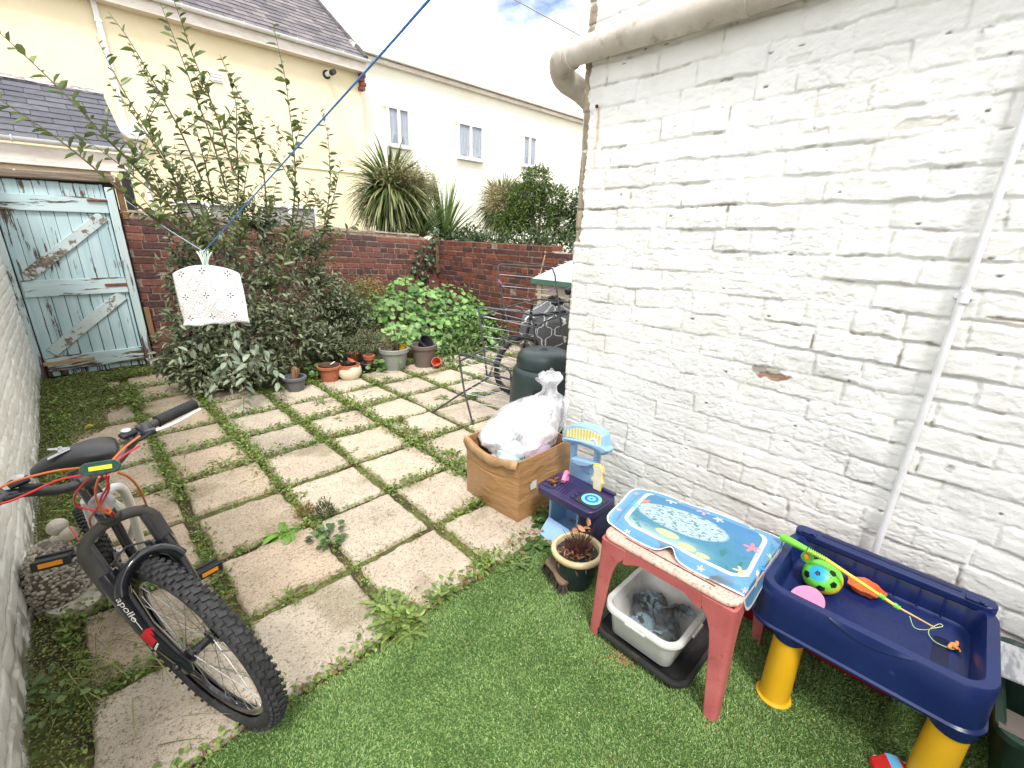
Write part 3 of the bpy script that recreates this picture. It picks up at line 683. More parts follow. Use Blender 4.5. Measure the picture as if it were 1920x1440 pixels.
# downpipe with hopper
g = MB(); a = gy(172, -6, HY-.06); b_ = gy(236, 238, HY-.06); dx = (b_[0]-a[0])/(b_[2]-a[2])
for zt, zb in ((5.1, 3.1),): g.bar((a[0]+dx*(zt-a[2]), HY-.06, zt), (a[0]+dx*(zb-a[2]), HY-.06, zb), .075, .065, up=(0, 1, 0))
for z in (4.75, 3.72): g.box((a[0]+dx*(z-a[2]), HY-.06, z), (.095, .08, .05))
dp = g.build('downpipe', UPVC, house, bevel=.006)
q = gy(247, 250, HY-.09); g = MB(); M4 = Matrix.Translation(Vector((q[0], HY-.02, q[2]))) @ Matrix.Rotation(pi/2, 4, 'X')
g.prism([(-.19, .11), (.19, .11), (.185, -.04), (.1, -.1), (-.06, -.1), (-.17, .0)], 0, .17, M4); g.build('hopper', UPVC, dp, bevel=.008)
g = MB(); g.bar((q[0]+.03, HY-.06, q[2]-.1), (q[0]+.08, HY-.06, 1.3), .065, .06, up=(0, 1, 0)); g.build('lower_pipe', UPVC, dp, bevel=.006)
CURT = mat('net_curtain', sr(186, 190, 200), sr(112, 116, 130), rough=.9, scale=26, stretch=(3.2, 1, .12), lo=.38, hi=.62)
GLASS = mat('window_glass', sr(205, 215, 225), rough=.02, alpha=.22, spec=.9)
DARKR = mat('dark_room', sr(40, 44, 56), sr(70, 76, 92), rough=.9, scale=2)
BLIND = mat('blind_brown', sr(170, 150, 118), sr(140, 120, 92), rough=.8, scale=5)
def window(x0, x1, z0, z1, Yf, parent, split=.5, curtain=CURT, wm=None, lintel=True, fill=.8):
    w, h = x1-x0, z1-z0; cx, cz = (x0+x1)/2, (z0+z1)/2; t = .055
    g = MB()
    g.box((cx, Yf-.005, z0+t/2), (w, .07, t)); g.box((cx, Yf-.005, z1-t/2), (w, .07, t))
    for x in (x0+t/2, x1-t/2): g.box((x, Yf-.005, cz), (t, .07, h-2*t))
    xm = x0+w*split; g.box((xm, Yf-.008, cz), (.075, .07, h-2*t-.002))
    fr = g.build('window', UPVC, parent, bevel=.006)
    for a, b in ((x0+t, xm-.037), (xm+.037, x1-t)):
        g = MB(); g.box(((a+b)/2, Yf+.006, cz), (b-a, .006, h-2*t)); g.build('pane', GLASS, fr, smooth=False)
        # pleated curtain behind the glass
        n = 40; xs = np.linspace(a, b, n); g = MB(); zt, zb = z1-t, z0+t
        vs = []
        for i, x in enumerate(xs):
            yy = Yf+.018+.004*sin(i*1.9)+.003*sin(i*.8); sc = zb+(1-fill)*h*.35*(.5+.5*sin(i*.16+a*9)) if curtain is CURT else zb
            vs += [(x, yy, sc), (x, yy+.001, zt)]
        g.add(vs, [(2*i, 2*i+2, 2*i+3, 2*i+1) for i in range(n-1)]); g.build('curtain', curtain, fr)
        g = MB(); g.box(((a+b)/2, Yf+.032, cz), (b-a, .006, h-2*t)); g.build('dark_interior', DARKR, fr, smooth=False)
    g = MB(); g.box((cx, Yf-.04, z0-.025), (w+.08, .11, .035)); g.build('sill', UPVC, fr, bevel=.004)
    if lintel: g = MB(); g.box((cx, Yf-.012, z1+.028), (w+.34, .03, .03)); g.build('drip_mould', wm or UPVC, fr, bevel=.003)
    return fr
# recess blocks are not needed: frames sit on the face of the render
window(3.25, 4.43, 1.05, 2.12, HY-.05, house, curtain=BLIND, lintel=False)
window(1.75, 2.85, 1.05, 2.10, HY-.05, house, curtain=BLIND, lintel=False)

wh = thing('white_house', (9, 11.4, 0), 'long off-white rendered house with three small upstairs windows and a thin flat eave', 'house')
g = MB(); g.box((13.0, 14.4, 2.78), (14.4, 6.0, 5.56)); g.build('wall', WHITER, wh, smooth=False)
g = MB(); g.box((13.0, 11.35, 5.50), (14.5, .14, .09)); g.box((13.0, 11.30, 5.62), (14.5, .26, .12)); g.build('eave', FASC, wh, smooth=False)
g = MB(); g.box((13.0, 14.4, 5.72), (14.5, 6.2, .07)); g.build('roof', mat('lead_grey', sr(150, 148, 146), sr(190, 188, 184), rough=.7, scale=3), wh, smooth=False)
for (a, b, c_, d_, fl_) in ((6.62, 7.27, 3.72, 4.62, .3), (8.84, 9.78, 3.70, 4.62, .8), (11.47, 12.12, 3.78, 4.68, .3)): window(a, b, c_, d_, 11.36, wh, fill=fl_)

lt = thing('garage_outbuilding', (-1, 8, 0), 'low outbuilding with dark slate roof and white gutter right behind the blue gate', 'outbuilding')
g = MB(); g.box((-1.75, 9.0, 1.15), (4.9, 1.9, 2.3)); g.build('wall', mat('pink_render', sr(226, 208, 180), sr(206, 186, 158), rough=.85, bump=.3), lt, smooth=False)
ls = atan2(3.44-2.50, 1.5)
slates('roof', -4.2, .93, 8.0, 2.52, ls, 1.62, lt, w=.36, gauge=.155, c1=sr(96, 96, 104), c2=sr(78, 78, 86), th=.008, seed=9)
g = MB(); yy = 8.0+1.62*cos(ls); zz = 2.52+1.62*sin(ls); g.bar((-4.2, yy+.02, zz+.015), (.94, yy+.02, zz+.015), .16, .05, up=(0, -.5, 1))
g.build('ridge_flashing', mat('stained_lead', sr(70, 66, 66), sr(206, 196, 190), rough=.8, scale=7, lo=.42, hi=.58, stretch=(1, 3, 3)), lt)
gutter('gutter', -4.2, 1.0, 7.93, 2.53, lt, UPVC, r=.05)
g = MB(); g.box((-1.6, 8.0, 2.38), (5.1, .03, .17)); g.box((-1.6, 8.03, 2.275), (5.1, .09, .04)); g.build('fascia', FASC, lt, bevel=.004)
g = MB(); g.box((.83, 7.99, 1.9), (.1, .08, .74)); g.build('drain_pipe', BLACKP, lt, bevel=.01)

# ================================================================== gate
gate = thing('garden_gate', (.07, BY, 0), 'pale blue ledged and braced wooden gate with peeling paint at the end of the yard', 'gate')
def peel(name, c1, cb, thr=.56, wood=sr(112, 92, 78), st=(6, 6, .5), seed=0.):
    m = bpy.data.materials.new(name); m.use_nodes = True; nt = m.node_tree; b = nt.nodes['Principled BSDF']; b.inputs['Roughness'].default_value = .6
    v = NN(nt, 'ShaderNodeTexCoord').outputs['Object']
    v1 = NN(nt, 'ShaderNodeMapping', Vector=v, Scale=st, Location=(seed, seed, seed)).outputs[0]
    n1 = NN(nt, 'ShaderNodeTexNoise', Vector=v1, Scale=4., Detail=9., Roughness=.7)
    n2 = NN(nt, 'ShaderNodeTexNoise', Vector=NN(nt, 'ShaderNodeMapping', Vector=v, Location=(3+seed, 5, 1)).outputs[0], Scale=2.4, Detail=3.)
    a = NN(nt, 'ShaderNodeMath', dict(operation='MULTIPLY_ADD'), i0=n2.outputs[0], i1=.5, i2=n1.outputs[0])
    # more loss low on the boards, where rain splashes
    sp = NN(nt, 'ShaderNodeSeparateXYZ', Vector=v); lo_ = NN(nt, 'ShaderNodeMapRange', Value=sp.outputs[2], i1=.05, i2=.5, i3=.10, i4=0.)
    a = NN(nt, 'ShaderNodeMath', dict(operation='ADD'), i0=a.outputs[0], i1=lo_.outputs[0])
    r = NN(nt, 'ShaderNodeMapRange', Value=a.outputs[0], i1=thr+.235, i2=thr+.258)
    n3 = NN(nt, 'ShaderNodeTexNoise', Vector=v1, Scale=3., Detail=4.); r3 = NN(nt, 'ShaderNodeMapRange', Value=n3.outputs[0], i1=.35, i2=.65)
    pc = NN(nt, 'ShaderNodeMix', dict(data_type='RGBA'), i0=r3.outputs[0], i6=c4(c1), i7=c4(cb))
    n4 = NN(nt, 'ShaderNodeTexNoise', Vector=v1, Scale=14., Detail=5.); r4 = NN(nt, 'ShaderNodeMapRange', Value=n4.outputs[0], i1=.4, i2=.6)
    wc = NN(nt, 'ShaderNodeMix', dict(data_type='RGBA'), i0=r4.outputs[0], i6=c4(wood), i7=c4(tuple(w*.45 for w in wood)))
    mx = NN(nt, 'ShaderNodeMix', dict(data_type='RGBA'), i0=r.outputs[0]); nt.links.new(pc.outputs[2], mx.inputs[6]); nt.links.new(wc.outputs[2], mx.inputs[7])
    nt.links.new(mx.outputs[2], b.inputs['Base Color'])
    s = NN(nt, 'ShaderNodeMath', dict(operation='MULTIPLY_ADD'), i0=r.outputs[0], i1=-.6, i2=n1.outputs[0])
    bp = NN(nt, 'ShaderNodeBump', Strength=.6, Distance=.004, Height=s.outputs[0]); nt.links.new(bp.outputs[0], b.inputs['Normal']); return m
BLUE_B = peel('blue_board_paint', sr(172, 200, 206), sr(192, 214, 218), thr=.625)
BLUE_R = peel('blue_rail_paint', sr(182, 206, 210), sr(202, 218, 220), thr=.580, st=(.6, 6, 6))
BLUE_P = peel('blue_frame_paint', sr(186, 208, 210), sr(206, 216, 216), thr=.560, wood=sr(104, 86, 84))
BLUE_D = peel('blue_brace_paint', sr(186, 204, 206), sr(204, 214, 214), thr=.565, wood=sr(146, 132, 120), st=(3, 3, 3))
gy0 = BY-.02; x = -.33; bw_ = .098; k = 0
while x < .48:
    g = MB(); w = min(bw_, .485-x)-.004; yj = random.uniform(-.002, .002)
    g.box((x+w/2, gy0+.011+yj, 1.035), (w, .02, 1.935+random.uniform(-.01, .01))); g.build('board', BLUE_B, gate, bevel=.004, seg=1); x += bw_; k += 1
g = MB(); g.box((.07, gy0+.030, 1.03), (1.02, .012, 2.0)); g.build('backing', mat('dark_gap', sr(52, 52, 50), rough=.9), gate, smooth=False)  # dark sheet added so no light shows through the board gaps
for zc, hh_, nm in ((1.80, .15, 0), (.985, .165, 0), (.205, .15, 0)):
    g = MB(); g.box((.085, gy0-.013, zc), (.80, .024, hh_)); g.box((.085, gy0-.0145, zc-.01), (.80, .023, .006)); r_ = g.build('rail', BLUE_R, gate, bevel=.004, seg=1)
for (za, zb) in ((1.075, 1.715), (.29, .895)):
    g = MB(); g.bar((-.255, gy0-.010, za+.035), (.425, gy0-.010, zb-.02), .105, .018, up=(0, 1, 0)); g.build('brace', BLUE_D, gate, bevel=.003, seg=1)
RUST = mat('rusty_iron', sr(150, 92, 58), sr(96, 66, 54), rough=.85, scale=20, bump=.4)
for zc, L_h in ((.215, .42),): g = MB(); g.box((-.15, gy0-.028, zc), (L_h, .006, .04)); g.build('strap_hinge', mat('rust_stained', sr(170, 128, 78), sr(196, 176, 140), rough=.8, scale=9, stretch=(1, 1, 4)), gate, bevel=.002)
g = MB(); g.box((.40, gy0-.03, .99), (.2, .010, .03)); g.build('latch', RUST, gate, bevel=.003)
g = MB(); g.tube([(.33, gy0-.035, 1.845), (.49, gy0-.04, 1.85)], .011, 8); g.build('bolt', RUST, gate)
for x0, z0, z1 in ((-.375, .0, 1.98), (.525, .0, 1.98)):
    g = MB(); g.box((x0, BY-.035, (z0+z1)/2), (.07, .06, z1-z0)); g.build('gate_post', BLUE_P, gate, bevel=.005, seg=1)
g = MB(); g.box((.605, BY-.01, .52), (.05, .05, .40), M=None); g.build('timber_stub', mat('bare_timber', sr(150, 118, 84), sr(118, 92, 66), rough=.85, scale=6, stretch=(4, 4, .4)), gate, bevel=.004)
LW_ = mat('weathered_timber', sr(150, 136, 118), sr(96, 82, 70), rough=.9, scale=5, stretch=(.5, 6, 6), bump=.5, c3=sr(226, 222, 212), s3=11, lo3=.58, hi3=.66)
g = MB(); g.bar((-1.2, BY-.03, 2.035), (.60, BY-.03, 2.065), .09, .075); g.build('lintel', LW_, gate, bevel=.01, seg=1)
g = MB(); g.box((.615, BY+.02, 1.88), (.05, .06, .42)); g.build('timber_stub', mat('brown_timber', sr(140, 106, 70), sr(104, 76, 52), rough=.85, scale=7), gate, bevel=.004)

# ================================================================== plants beyond the wall
def cordyline(Yp, pxs, label, fl=True, n=330, R=.62, up=.75):
    c = gy(pxs[0], pxs[1], Yp); root = thing('cordyline', (c[0], Yp, 0), label, 'palm plant', 'spiky palms beyond the back wall')
    g = MB(); g.tube([(c[0]-.05, Yp, -.05), (c[0]-.02, Yp+.02, c[2]*.5), (c[0], Yp, c[2])], [.10, .075, .07], 10); g.build('trunk', STEM, root)
    d = unit(RG.normal(size=(n, 3))); d[:, 2] = d[:, 2]*.9+.22; dead = RG.random(n) < .0
    P = np.array(c)+d*.06; L = RG.uniform(.6, 1.05, n)*R
    straps('leaves', P, d, L, .036*R/.62, sr(66, 90, 44), sr(132, 152, 88), droop=.7, seg=6, parent=root)
    m = int(n*1.3); d = unit(RG.normal(size=(m, 3))+np.array([0, 0, -1.1])); straps('skirt', np.array(c)+d*.05, unit(d+np.array([0, 0, .7])), RG.uniform(.7, 1.3, m)*R, .034*R/.62, sr(76, 96, 52), sr(176, 176, 124), droop=1.5, seg=6, parent=root)
    if fl:
        for dx, dz in fl:
            m = 2400; p, dd = blob(m, (c[0]+dx, Yp-.28, c[2]+dz), (.36*R/.62, .25, .27*R/.62), .1); leaves('flower_plume', p, unit(dd+RG.normal(size=(m, 3))*.8), RG.normal(size=(m, 3)), RG.uniform(.05, .11, m), .016, sr(206, 196, 152), sr(150, 136, 98), parent=root)
    return root
cordyline(8.0, (732, 362), 'tall spiky palm with cream flower plume, just right of the cream house corner', fl=((.14, .16), (.34, .06)), n=620, R=.88)
cordyline(8.6, (942, 388), 'smaller spiky palm with pale plumes beside the leafy tree', fl=((-.34, .12), (.26, .2)), n=420, R=.82)
# yucca like fans low between them
for (px_, py_, Rr, lb) in ((835, 452, 1.25, 'low fan of sword leaves between the two palms'), (785, 448, .95, 'sword leaved fan leaning right below the tall palm')):
    c = gy(px_, py_, 7.7); root = thing('yucca', (c[0], 7.7, 0), lb, 'yucca'); n = 150
    a = RG.uniform(0, 2*pi, n); e = RG.uniform(.3, 1.5, n); d = np.stack([np.cos(a)*np.cos(e), np.sin(a)*np.cos(e), np.sin(e)], 1)
    straps('leaves', np.tile(c, (n, 1))+d*.04, d, RG.uniform(.7, 1.1, n)*Rr, .045, sr(78, 104, 56), sr(144, 164, 104), droop=.5, seg=6, parent=root)
    g = MB(); g.tube([(c[0], 7.7, -.05), (c[0], 7.7, c[2])], .06, 8); g.build('trunk', STEM, root)
def crown(name, blobs, n, c1, c2, L, parent, wd=.5, jitter=.6, spray=None):
    P, D = [], []
    for c, r, w in blobs:
        p, d = blob(int(n*w), c, r, .35); P.append(p); D.append(d)
    P = np.concatenate(P); D = np.concatenate(D); m = len(P)
    return leaves(name, P, unit(D+RG.normal(size=(m, 3))*jitter), unit(np.array([0, 0, 1.])+RG.normal(size=(m, 3))*.7), RG.uniform(.7, 1.25, m)*L, RG.uniform(.8, 1.2, m)*L*wd, c1, c2, parent=parent)
def twigs(g, base, tips, r0=.03):
    for t in tips:
        m = (np.array(base)*.5+np.array(t)*.5)+RG.normal(size=3)*.06; g.tube(smooth_path([base, m, t], 4), np.linspace(r0, .004, 9), 5)
c = gy(1010, 400, 7.6); root = thing('tree', (c[0], 7.6, 0), 'bushy broadleaf tree above the side wall next to the white wing', 'tree')
bl = [(tuple(gy(a_, b_, y_)), (r_, .4, h_), w_) for a_, b_, y_, r_, h_, w_ in ((1005, 335, 7.6, .24, .26, .10), (985, 370, 7.7, .42, .30, .18), (1035, 375, 7.5, .45, .32, .20), (960, 415, 7.8, .42, .30, .14), (1010, 415, 7.6, .55, .34, .20), (1060, 420, 7.4, .42, .36, .18))]
crown('crown', bl, 8500, sr(58, 84, 38), sr(128, 150, 76), .085, root, wd=.36)
g = MB(); g.tube([(c[0], 7.6, -.05), (c[0]+.03, 7.62, 1.2)], [.09, .06], 8); twigs(g, (c[0]+.03, 7.62, 1.2), [b[0] for b in bl]+[(c[0], 7.5, 2.9), (c[0]-.5, 7.5, 2.3)], .05); g.build('trunk', STEM, root)
c = gy(1082, 390, 6.9); root = thing('tree', (c[0]+.2, 6.9, 0), 'sliver of a darker bush at the edge of the white wing', 'tree')
crown('crown', [((c[0]+.15, 6.9, 2.3), (.22, .3, .35), .5), ((c[0]+.2, 6.9, 1.7), (.35, .3, .4), .5)], 1500, sr(58, 80, 44), sr(104, 128, 76), .09, root, wd=.4)
g = MB(); g.tube([(c[0]+.2, 6.9, -.05), (c[0]+.18, 6.9, 2.3)], [.05, .02], 8); g.build('trunk', STEM, root)
a = gy(850, 440, 7.1); root = thing('ivy_hedge', (a[0], 7.1, 0), 'dark glossy ivy hedge rising just above the back and side walls', 'hedge')
P = [];
for px_, py_, Yp, rr in ((800, 462, 7.0, .28), (850, 452, 7.0, .30), (905, 448, 6.9, .30), (960, 452, 6.9, .3), (1010, 448, 6.9, .34), (1060, 450, 6.7, .34), (880, 440, 7.3, .3)):
    q = gy(px_, py_, Yp); P.append(((q[0], Yp, q[2]-.22), (rr*1.3, .35, rr*1.2), .14))
crown('foliage', P, 6500, sr(52, 72, 44), sr(120, 138, 96), .07, root, wd=.7)
g = MB()
for c_, r_, w_ in P: g.tube([(c_[0], c_[1], -.05), c_], [.03, .012], 6)
g.build('stems', STEM, root)
# creeper on the wall at the corner
q0 = gy(800, 520, BY-.05); root = thing('creeper', (q0[0], BY-.05, .3), 'dark leaved creeper climbing the brick corner beside the post', 'climbing plant')
P = []
for px_, py_ in ((800, 455), (812, 450), (795, 470), (786, 478), (800, 482), (810, 466), (780, 492), (790, 500), (776, 505), (806, 498), (785, 515), (795, 520), (790, 530), (800, 540), (815, 440), (808, 486)):
    q = gy(px_, py_, BY-.05)
    for _ in range(6): P.append(q+RG.normal(size=3)*np.array([.035, .015, .03]))
P = np.array(P); leaves('leaves', P, RG.normal(size=P.shape)+np.array([0, -.3, -.2]), np.array([0, -1, .6])+RG.normal(size=P.shape)*.4, .085, .055, sr(62, 84, 62), sr(112, 136, 104), parent=root)
g = MB(); g.tube(smooth_path([gy(790, 560, BY-.02), gy(782, 510, BY-.03), gy(800, 470, BY-.03), gy(812, 440, BY-.03)], 6), .006, 6); g.build('stem', STEM, root)
q0 = gy(342, 545, BY-.05); root = thing('creeper', (q0[0], BY-.05, .9), 'small dark sprig hanging on the bricks left of the peg bag', 'climbing plant')
P = np.array([gy(px_, py_, BY-.06) for px_, py_ in ((340, 543), (350, 548), (345, 540), (330, 545), (356, 556), (315, 590), (322, 585), (312, 580))]*3)+RG.normal(size=(24, 3))*.02
leaves('leaves', P, RG.normal(size=P.shape), np.array([0, -1, .6])+RG.normal(size=P.shape)*.4, .10, .05, sr(72, 86, 62), sr(112, 128, 96), parent=root)
g = MB(); g.tube([gy(315, 600, BY-.01), gy(330, 560, BY-.02), gy(352, 545, BY-.02)], .004, 5); g.build('stem', STEM, root)

# ================================================================== big shrub with long shoots
shr = thing('shrub', (1.35, 5.35, 0), 'large grey-green shrub throwing up long leafy shoots in front of the back wall', 'shrub')
shoots = [  # measured runs of the long shoots, tip first, and how far down the yard each one stands
 ([(-30, 40), (0, 62), (55, 112), (105, 160), (150, 205), (200, 260), (250, 310), (330, 400)], 4.9),
 ([(-30, 165), (0, 187), (80, 240), (150, 293), (215, 348), (300, 420)], 4.8),
 ([(180, 68), (205, 120), (240, 185), (270, 235), (310, 300), (345, 380)], 5.2),
 ([(203, 22), (240, 72), (275, 130), (305, 185), (340, 250), (380, 340)], 5.3),
 ([(300, 5), (318, 50), (345, 120), (370, 190), (400, 270), (425, 360)], 5.3),
 ([(322, -10), (340, 40), (360, 100), (390, 175), (415, 245), (440, 330)], 5.1),
 ([(412, 102), (430, 150), (443, 200), (443, 260), (447, 340), (440, 420)], 5.5),
 ([(412, 102), (440, 160), (468, 215), (482, 270), (495, 330), (500, 400)], 5.4),
 ([(510, 38), (522, 90), (535, 150), (543, 210), (551, 280), (553, 350), (545, 430), (520, 540)], 5.2),
 ([(598, 203), (612, 240), (618, 300), (618, 360), (605, 440), (590, 520)], 5.5),
 ([(490, 255), (515, 290), (540, 330), (560, 380), (545, 450)], 5.6),
 ([(200, 150), (250, 215), (300, 290), (335, 350), (370, 420)], 5.6),
 ([(150, 255), (200, 290), (250, 330), (310, 380), (370, 440)], 5.1),
 ([(355, 195), (370, 250), (385, 310), (400, 380)], 5.6),
 ([(255, 270), (290, 320), (330, 380), (370, 440)], 5.4),
 ([(470, 290), (460, 340), (455, 400), (450, 460)], 5.2),
 ([(585, 330), (575, 380), (560, 430), (540, 500)], 5.0),
 ([(330, 270), (350, 320), (375, 380), (395, 440)], 5.8),
 ([(690, 405), (660, 425), (625, 450), (580, 480)], 5.4),
 ([(420, 300), (425, 350), (430, 400), (440, 470)], 5.9),
 ([(240, 395), (290, 410), (340, 440), (390, 480)], 5.0),
 ([(520, 330), (510, 380), (500, 430), (490, 500)], 5.7),
 ([(640, 300), (630, 350), (615, 410), (600, 460)], 5.9),
 ([(300, 330), (340, 370), (380, 420), (410, 470)], 4.9),
]
LP, LD, LN, LL = [], [], [], []
def leafy(pts, size=.05, gap=.035, start=0., g=None, r0=.006, jit=.25):
    pts = smooth_path(pts, 6); tot = 0; s = 0; acc = 0; side = 1
    if g is not None: g.tube(pts, np.linspace(.0014, r0, len(pts)), 5)
    for i in range(1, len(pts)):
        a, b = pts[i-1], pts[i]; l = (b-a).length; acc += l; s += l
        while acc > gap:
            acc -= gap; t = 1-acc/l if l > 0 else 0; t = min(max(t, 0), 1); p = a.lerp(b, t)
            up = np.array(a-b); up /= np.linalg.norm(up)+1e-9
            sd = np.cross(up, RG.normal(size=3)); sd /= np.linalg.norm(sd)
            d = up*.55+sd*side*1.0+np.array([0, 0, random.uniform(-.3, .25)]); side = -side
            LP.append(np.array(p)); LD.append(d); LN.append(up*.5+np.array([0, 0, .6])+RG.normal(size=3)*jit*1.6); LL.append(size*(.45+.55*min(1, s/.25))*random.uniform(.8, 1.15))
gs = MB()
for pts, yy in shoots:
    rr = random.uniform(-.12, .12); P3 = [gy(p[0], p[1], yy+rr+.05*sin(i)) for i, p in enumerate(pts)]
    leafy(P3, .105, .046, g=gs, r0=.009)
    # side sprigs on the lower half
    for _ in range(5):
        i = random.randint(len(P3)//2, len(P3)-1); b = P3[i]; t = b+np.array([random.uniform(-.25, .25), random.uniform(-.25, .2), random.uniform(.12, .4)]); leafy([t, (t+b)/2+RG.normal(size=3)*.02, b], .085, .04, g=gs, r0=.004)
gs.build('stems', STEM, shr)
leaves('shoot_leaves', np.array(LP), np.array(LD), np.array(LN), np.array(LL), np.array(LL)*.52, sr(92, 112, 66), sr(140, 156, 96), parent=shr, curl=.3)
gs = MB(); LP, LD, LN, LL = [], [], [], []
base = np.array([1.35, 5.6, 0.0])
mass = [((355, 520), 5.5, .22, .26), ((400, 470), 5.6, .34, .34), ((480, 430), 5.8, .32, .32), ((560, 480), 5.7, .36, .34), ((500, 540), 5.3, .42, .45), ((420, 600), 5.1, .40, .42), ((380, 640), 5.3, .32, .30),
        ((540, 620), 5.1, .40, .38), ((600, 540), 5.5, .36, .34), ((480, 680), 5.0, .32, .22), ((400, 690), 5.1, .30, .2), ((600, 650), 5.3, .25, .22), ((640, 590), 5.5, .3, .3), ((345, 680), 5.4, .2, .18)]
for (pp, yy, rr, rz) in mass:
    c = gy(pp[0], pp[1], yy)
    gs.tube(smooth_path([base+RG.normal(size=3)*.08*np.array([1, 1, 0]), (base+c)/2+RG.normal(size=3)*.08, c], 4), np.linspace(.02, .006, 9), 6)
    for _ in range(15):
        d = unit(RG.normal(size=3)); d[2] = abs(d[2])*.8+.15 if random.random() < .7 else d[2]; tip = c+d*np.array([rr, rr, rz])*random.uniform(.9, 1.35)
        leafy([tip, c+d*np.array([rr, rr, rz])*.5+RG.normal(size=3)*.03, c], .075, .018, g=gs, r0=.004)
    m = 820 if pp[1] > 560 else 340; p, d = blob(m, c, (rr, rr*.85, rz), .35)
    LP += list(p); LD += list(d+RG.normal(size=(m, 3))*.8); LN += list(np.array([0, -.3, .9])+RG.normal(size=(m, 3))*.55); LL += list(RG.uniform(.045, .085, m))
gs.build('branches', STEM, shr)
leaves('foliage', np.array(LP), np.array(LD), np.array(LN), np.array(LL), np.array(LL)*.46, sr(70, 84, 56), sr(168, 176, 142), parent=shr, curl=.3)
# low hanging sprays in front, bigger leaves
gs = MB(); LP, LD, LN, LL = [], [], [], []
for pts, yy in (([(385, 765), (410, 710), (435, 650), (450, 615)], 4.35), ([(455, 785), (458, 740), (465, 680), (475, 630)], 4.3), ([(530, 755), (520, 710), (505, 670), (480, 640)], 4.4), ([(375, 730), (400, 700), (440, 660)], 4.5),
                ([(320, 680), (350, 660), (385, 640)], 4.9), ([(445, 640), (443, 610), (442, 580)], 4.2), ([(410, 720), (440, 700), (470, 680), (500, 660)], 4.4), ([(360, 740), (385, 735), (420, 730)], 4.6), ([(500, 720), (480, 700), (470, 660)], 4.45), ([(430, 745), (435, 700), (450, 660)], 4.5)):
    leafy([gy(p[0], p[1], yy) for p in pts], .105, .042, g=gs, r0=.006, jit=.12)
gs.build('hanging_stems', STEM, shr)
leaves('hanging_leaves', np.array(LP), np.array(LD), np.array(LN)*.3+np.array([0, -.4, .9]), np.array(LL), np.array(LL)*.48, sr(112, 128, 108), sr(166, 180, 158), parent=shr, curl=.25)

def bush(name, c, r, label, c1, c2, L, n, cat='bush', wd=.5, blobs=None):
    root = thing(name, (c[0], c[1], 0), label, cat); bl = blobs or [(tuple(c), r, 1.)]
    crown('foliage', bl, n, c1, c2, L, root, wd=wd)
    g = MB(); twigs(g, (c[0], c[1], -.02), [b[0] for b in bl]+[tuple(np.array(bl[0][0])+np.array([random.uniform(-.15, .15), 0, random.uniform(.05, .2)])) for _ in range(5)], .02); g.build('stems', STEM, root); return root
c = gy(655, 590, 5.7); bush('bush', c, (.42, .35, .40), 'dark small-leaved evergreen bush right of the big shrub', sr(70, 84, 52), sr(130, 144, 92), .036, 6500, blobs=[((c[0], 5.7, c[2]), (.40, .35, .34), .6), ((c[0]-.1, 5.5, c[2]-.3), (.42, .3, .26), .4)])
c = gy(690, 545, 6.1); bush('bush', c, (.26, .25, .2), 'golden green tuft glowing above the dark evergreen', sr(130, 128, 60), sr(178, 160, 96), .03, 2200, blobs=[((c[0]-.02, 6.1, c[2]), (.26, .22, .18), .6), ((c[0]-.35, 6.1, c[2]-.05), (.3, .25, .24), .4)])
c = gy(690, 640, 5.0); bush('bush', c, (.32, .2, .12), 'low grey-green prostrate sprig spreading over the pots', sr(96, 108, 76), sr(150, 156, 118), .028, 2000, wd=.3)
# nasturtium bank
nas = thing('nasturtium', (3.4, 5.6, 0), 'bright green nasturtium bank of round leaves in the far corner', 'nasturtium')
P, Nn, Rr = [], [], []
for (px_, py_, yy, rx, rz, n) in ((745, 590, 5.6, .38, .24, 190), (800, 570, 5.8, .40, .30, 260), (850, 575, 5.7, .38, .30, 220), (760, 545, 6.1, .30, .18, 90), (880, 600, 5.4, .34, .26, 150), (830, 620, 5.2, .40, .22, 190), (760, 630, 5.3, .30, .2, 120), (700, 580, 5.8, .22, .16, 60), (900, 640, 5.0, .30, .2, 110), (895, 585, 5.6, .3, .2, 130), (935, 612, 5.3, .3, .18, 100)):
    c = gy(px_, py_, yy); p, d = blob(n, c, (rx, .36, rz), .5); P.append(p); Nn.append(unit(d*.5+np.array([-.15, -.5, .9])+RG.normal(size=(n, 3))*.22)); Rr.append(RG.uniform(.026, .052, n))
P = np.concatenate(P); Nn = np.concatenate(Nn); Rr = np.concatenate(Rr)
discs('leaves', P, Nn, Rr, sr(76, 120, 54), sr(146, 186, 104), parent=nas)
g = MB()
for i in range(0, len(P), 4): q = P[i]; g.tube(smooth_path([(q[0]+random.uniform(-.1, .1), q[1]+.08, -.01), ((q[0]), q[1]+.06, q[2]*.5), q], 3), .0028, 4)
g.build('stalks', GSTEM, nas)
tall = thing('nasturtium', (3.05, 6.2, 0), 'tall nasturtium shoots climbing the brick wall left of the corner', 'nasturtium')
q = [gy(x, y, 6.45) for x, y in ((772, 520), (768, 535), (745, 528), (735, 540), (722, 535), (752, 548), (742, 556), (770, 548), (724, 556), (786, 530))]; P = np.array(q)
discs('leaves', P, np.array([0, -.9, .5])+RG.normal(size=P.shape)*.25, .052, sr(84, 126, 66), sr(128, 166, 90), parent=tall)
g = MB()
for p in P: g.tube(smooth_path([(p[0]+.05, 6.5, .1), (p[0]+.03, 6.5, p[2]*.6), tuple(p)], 3), .003, 4)
g.build('stalks', GSTEM, tall)
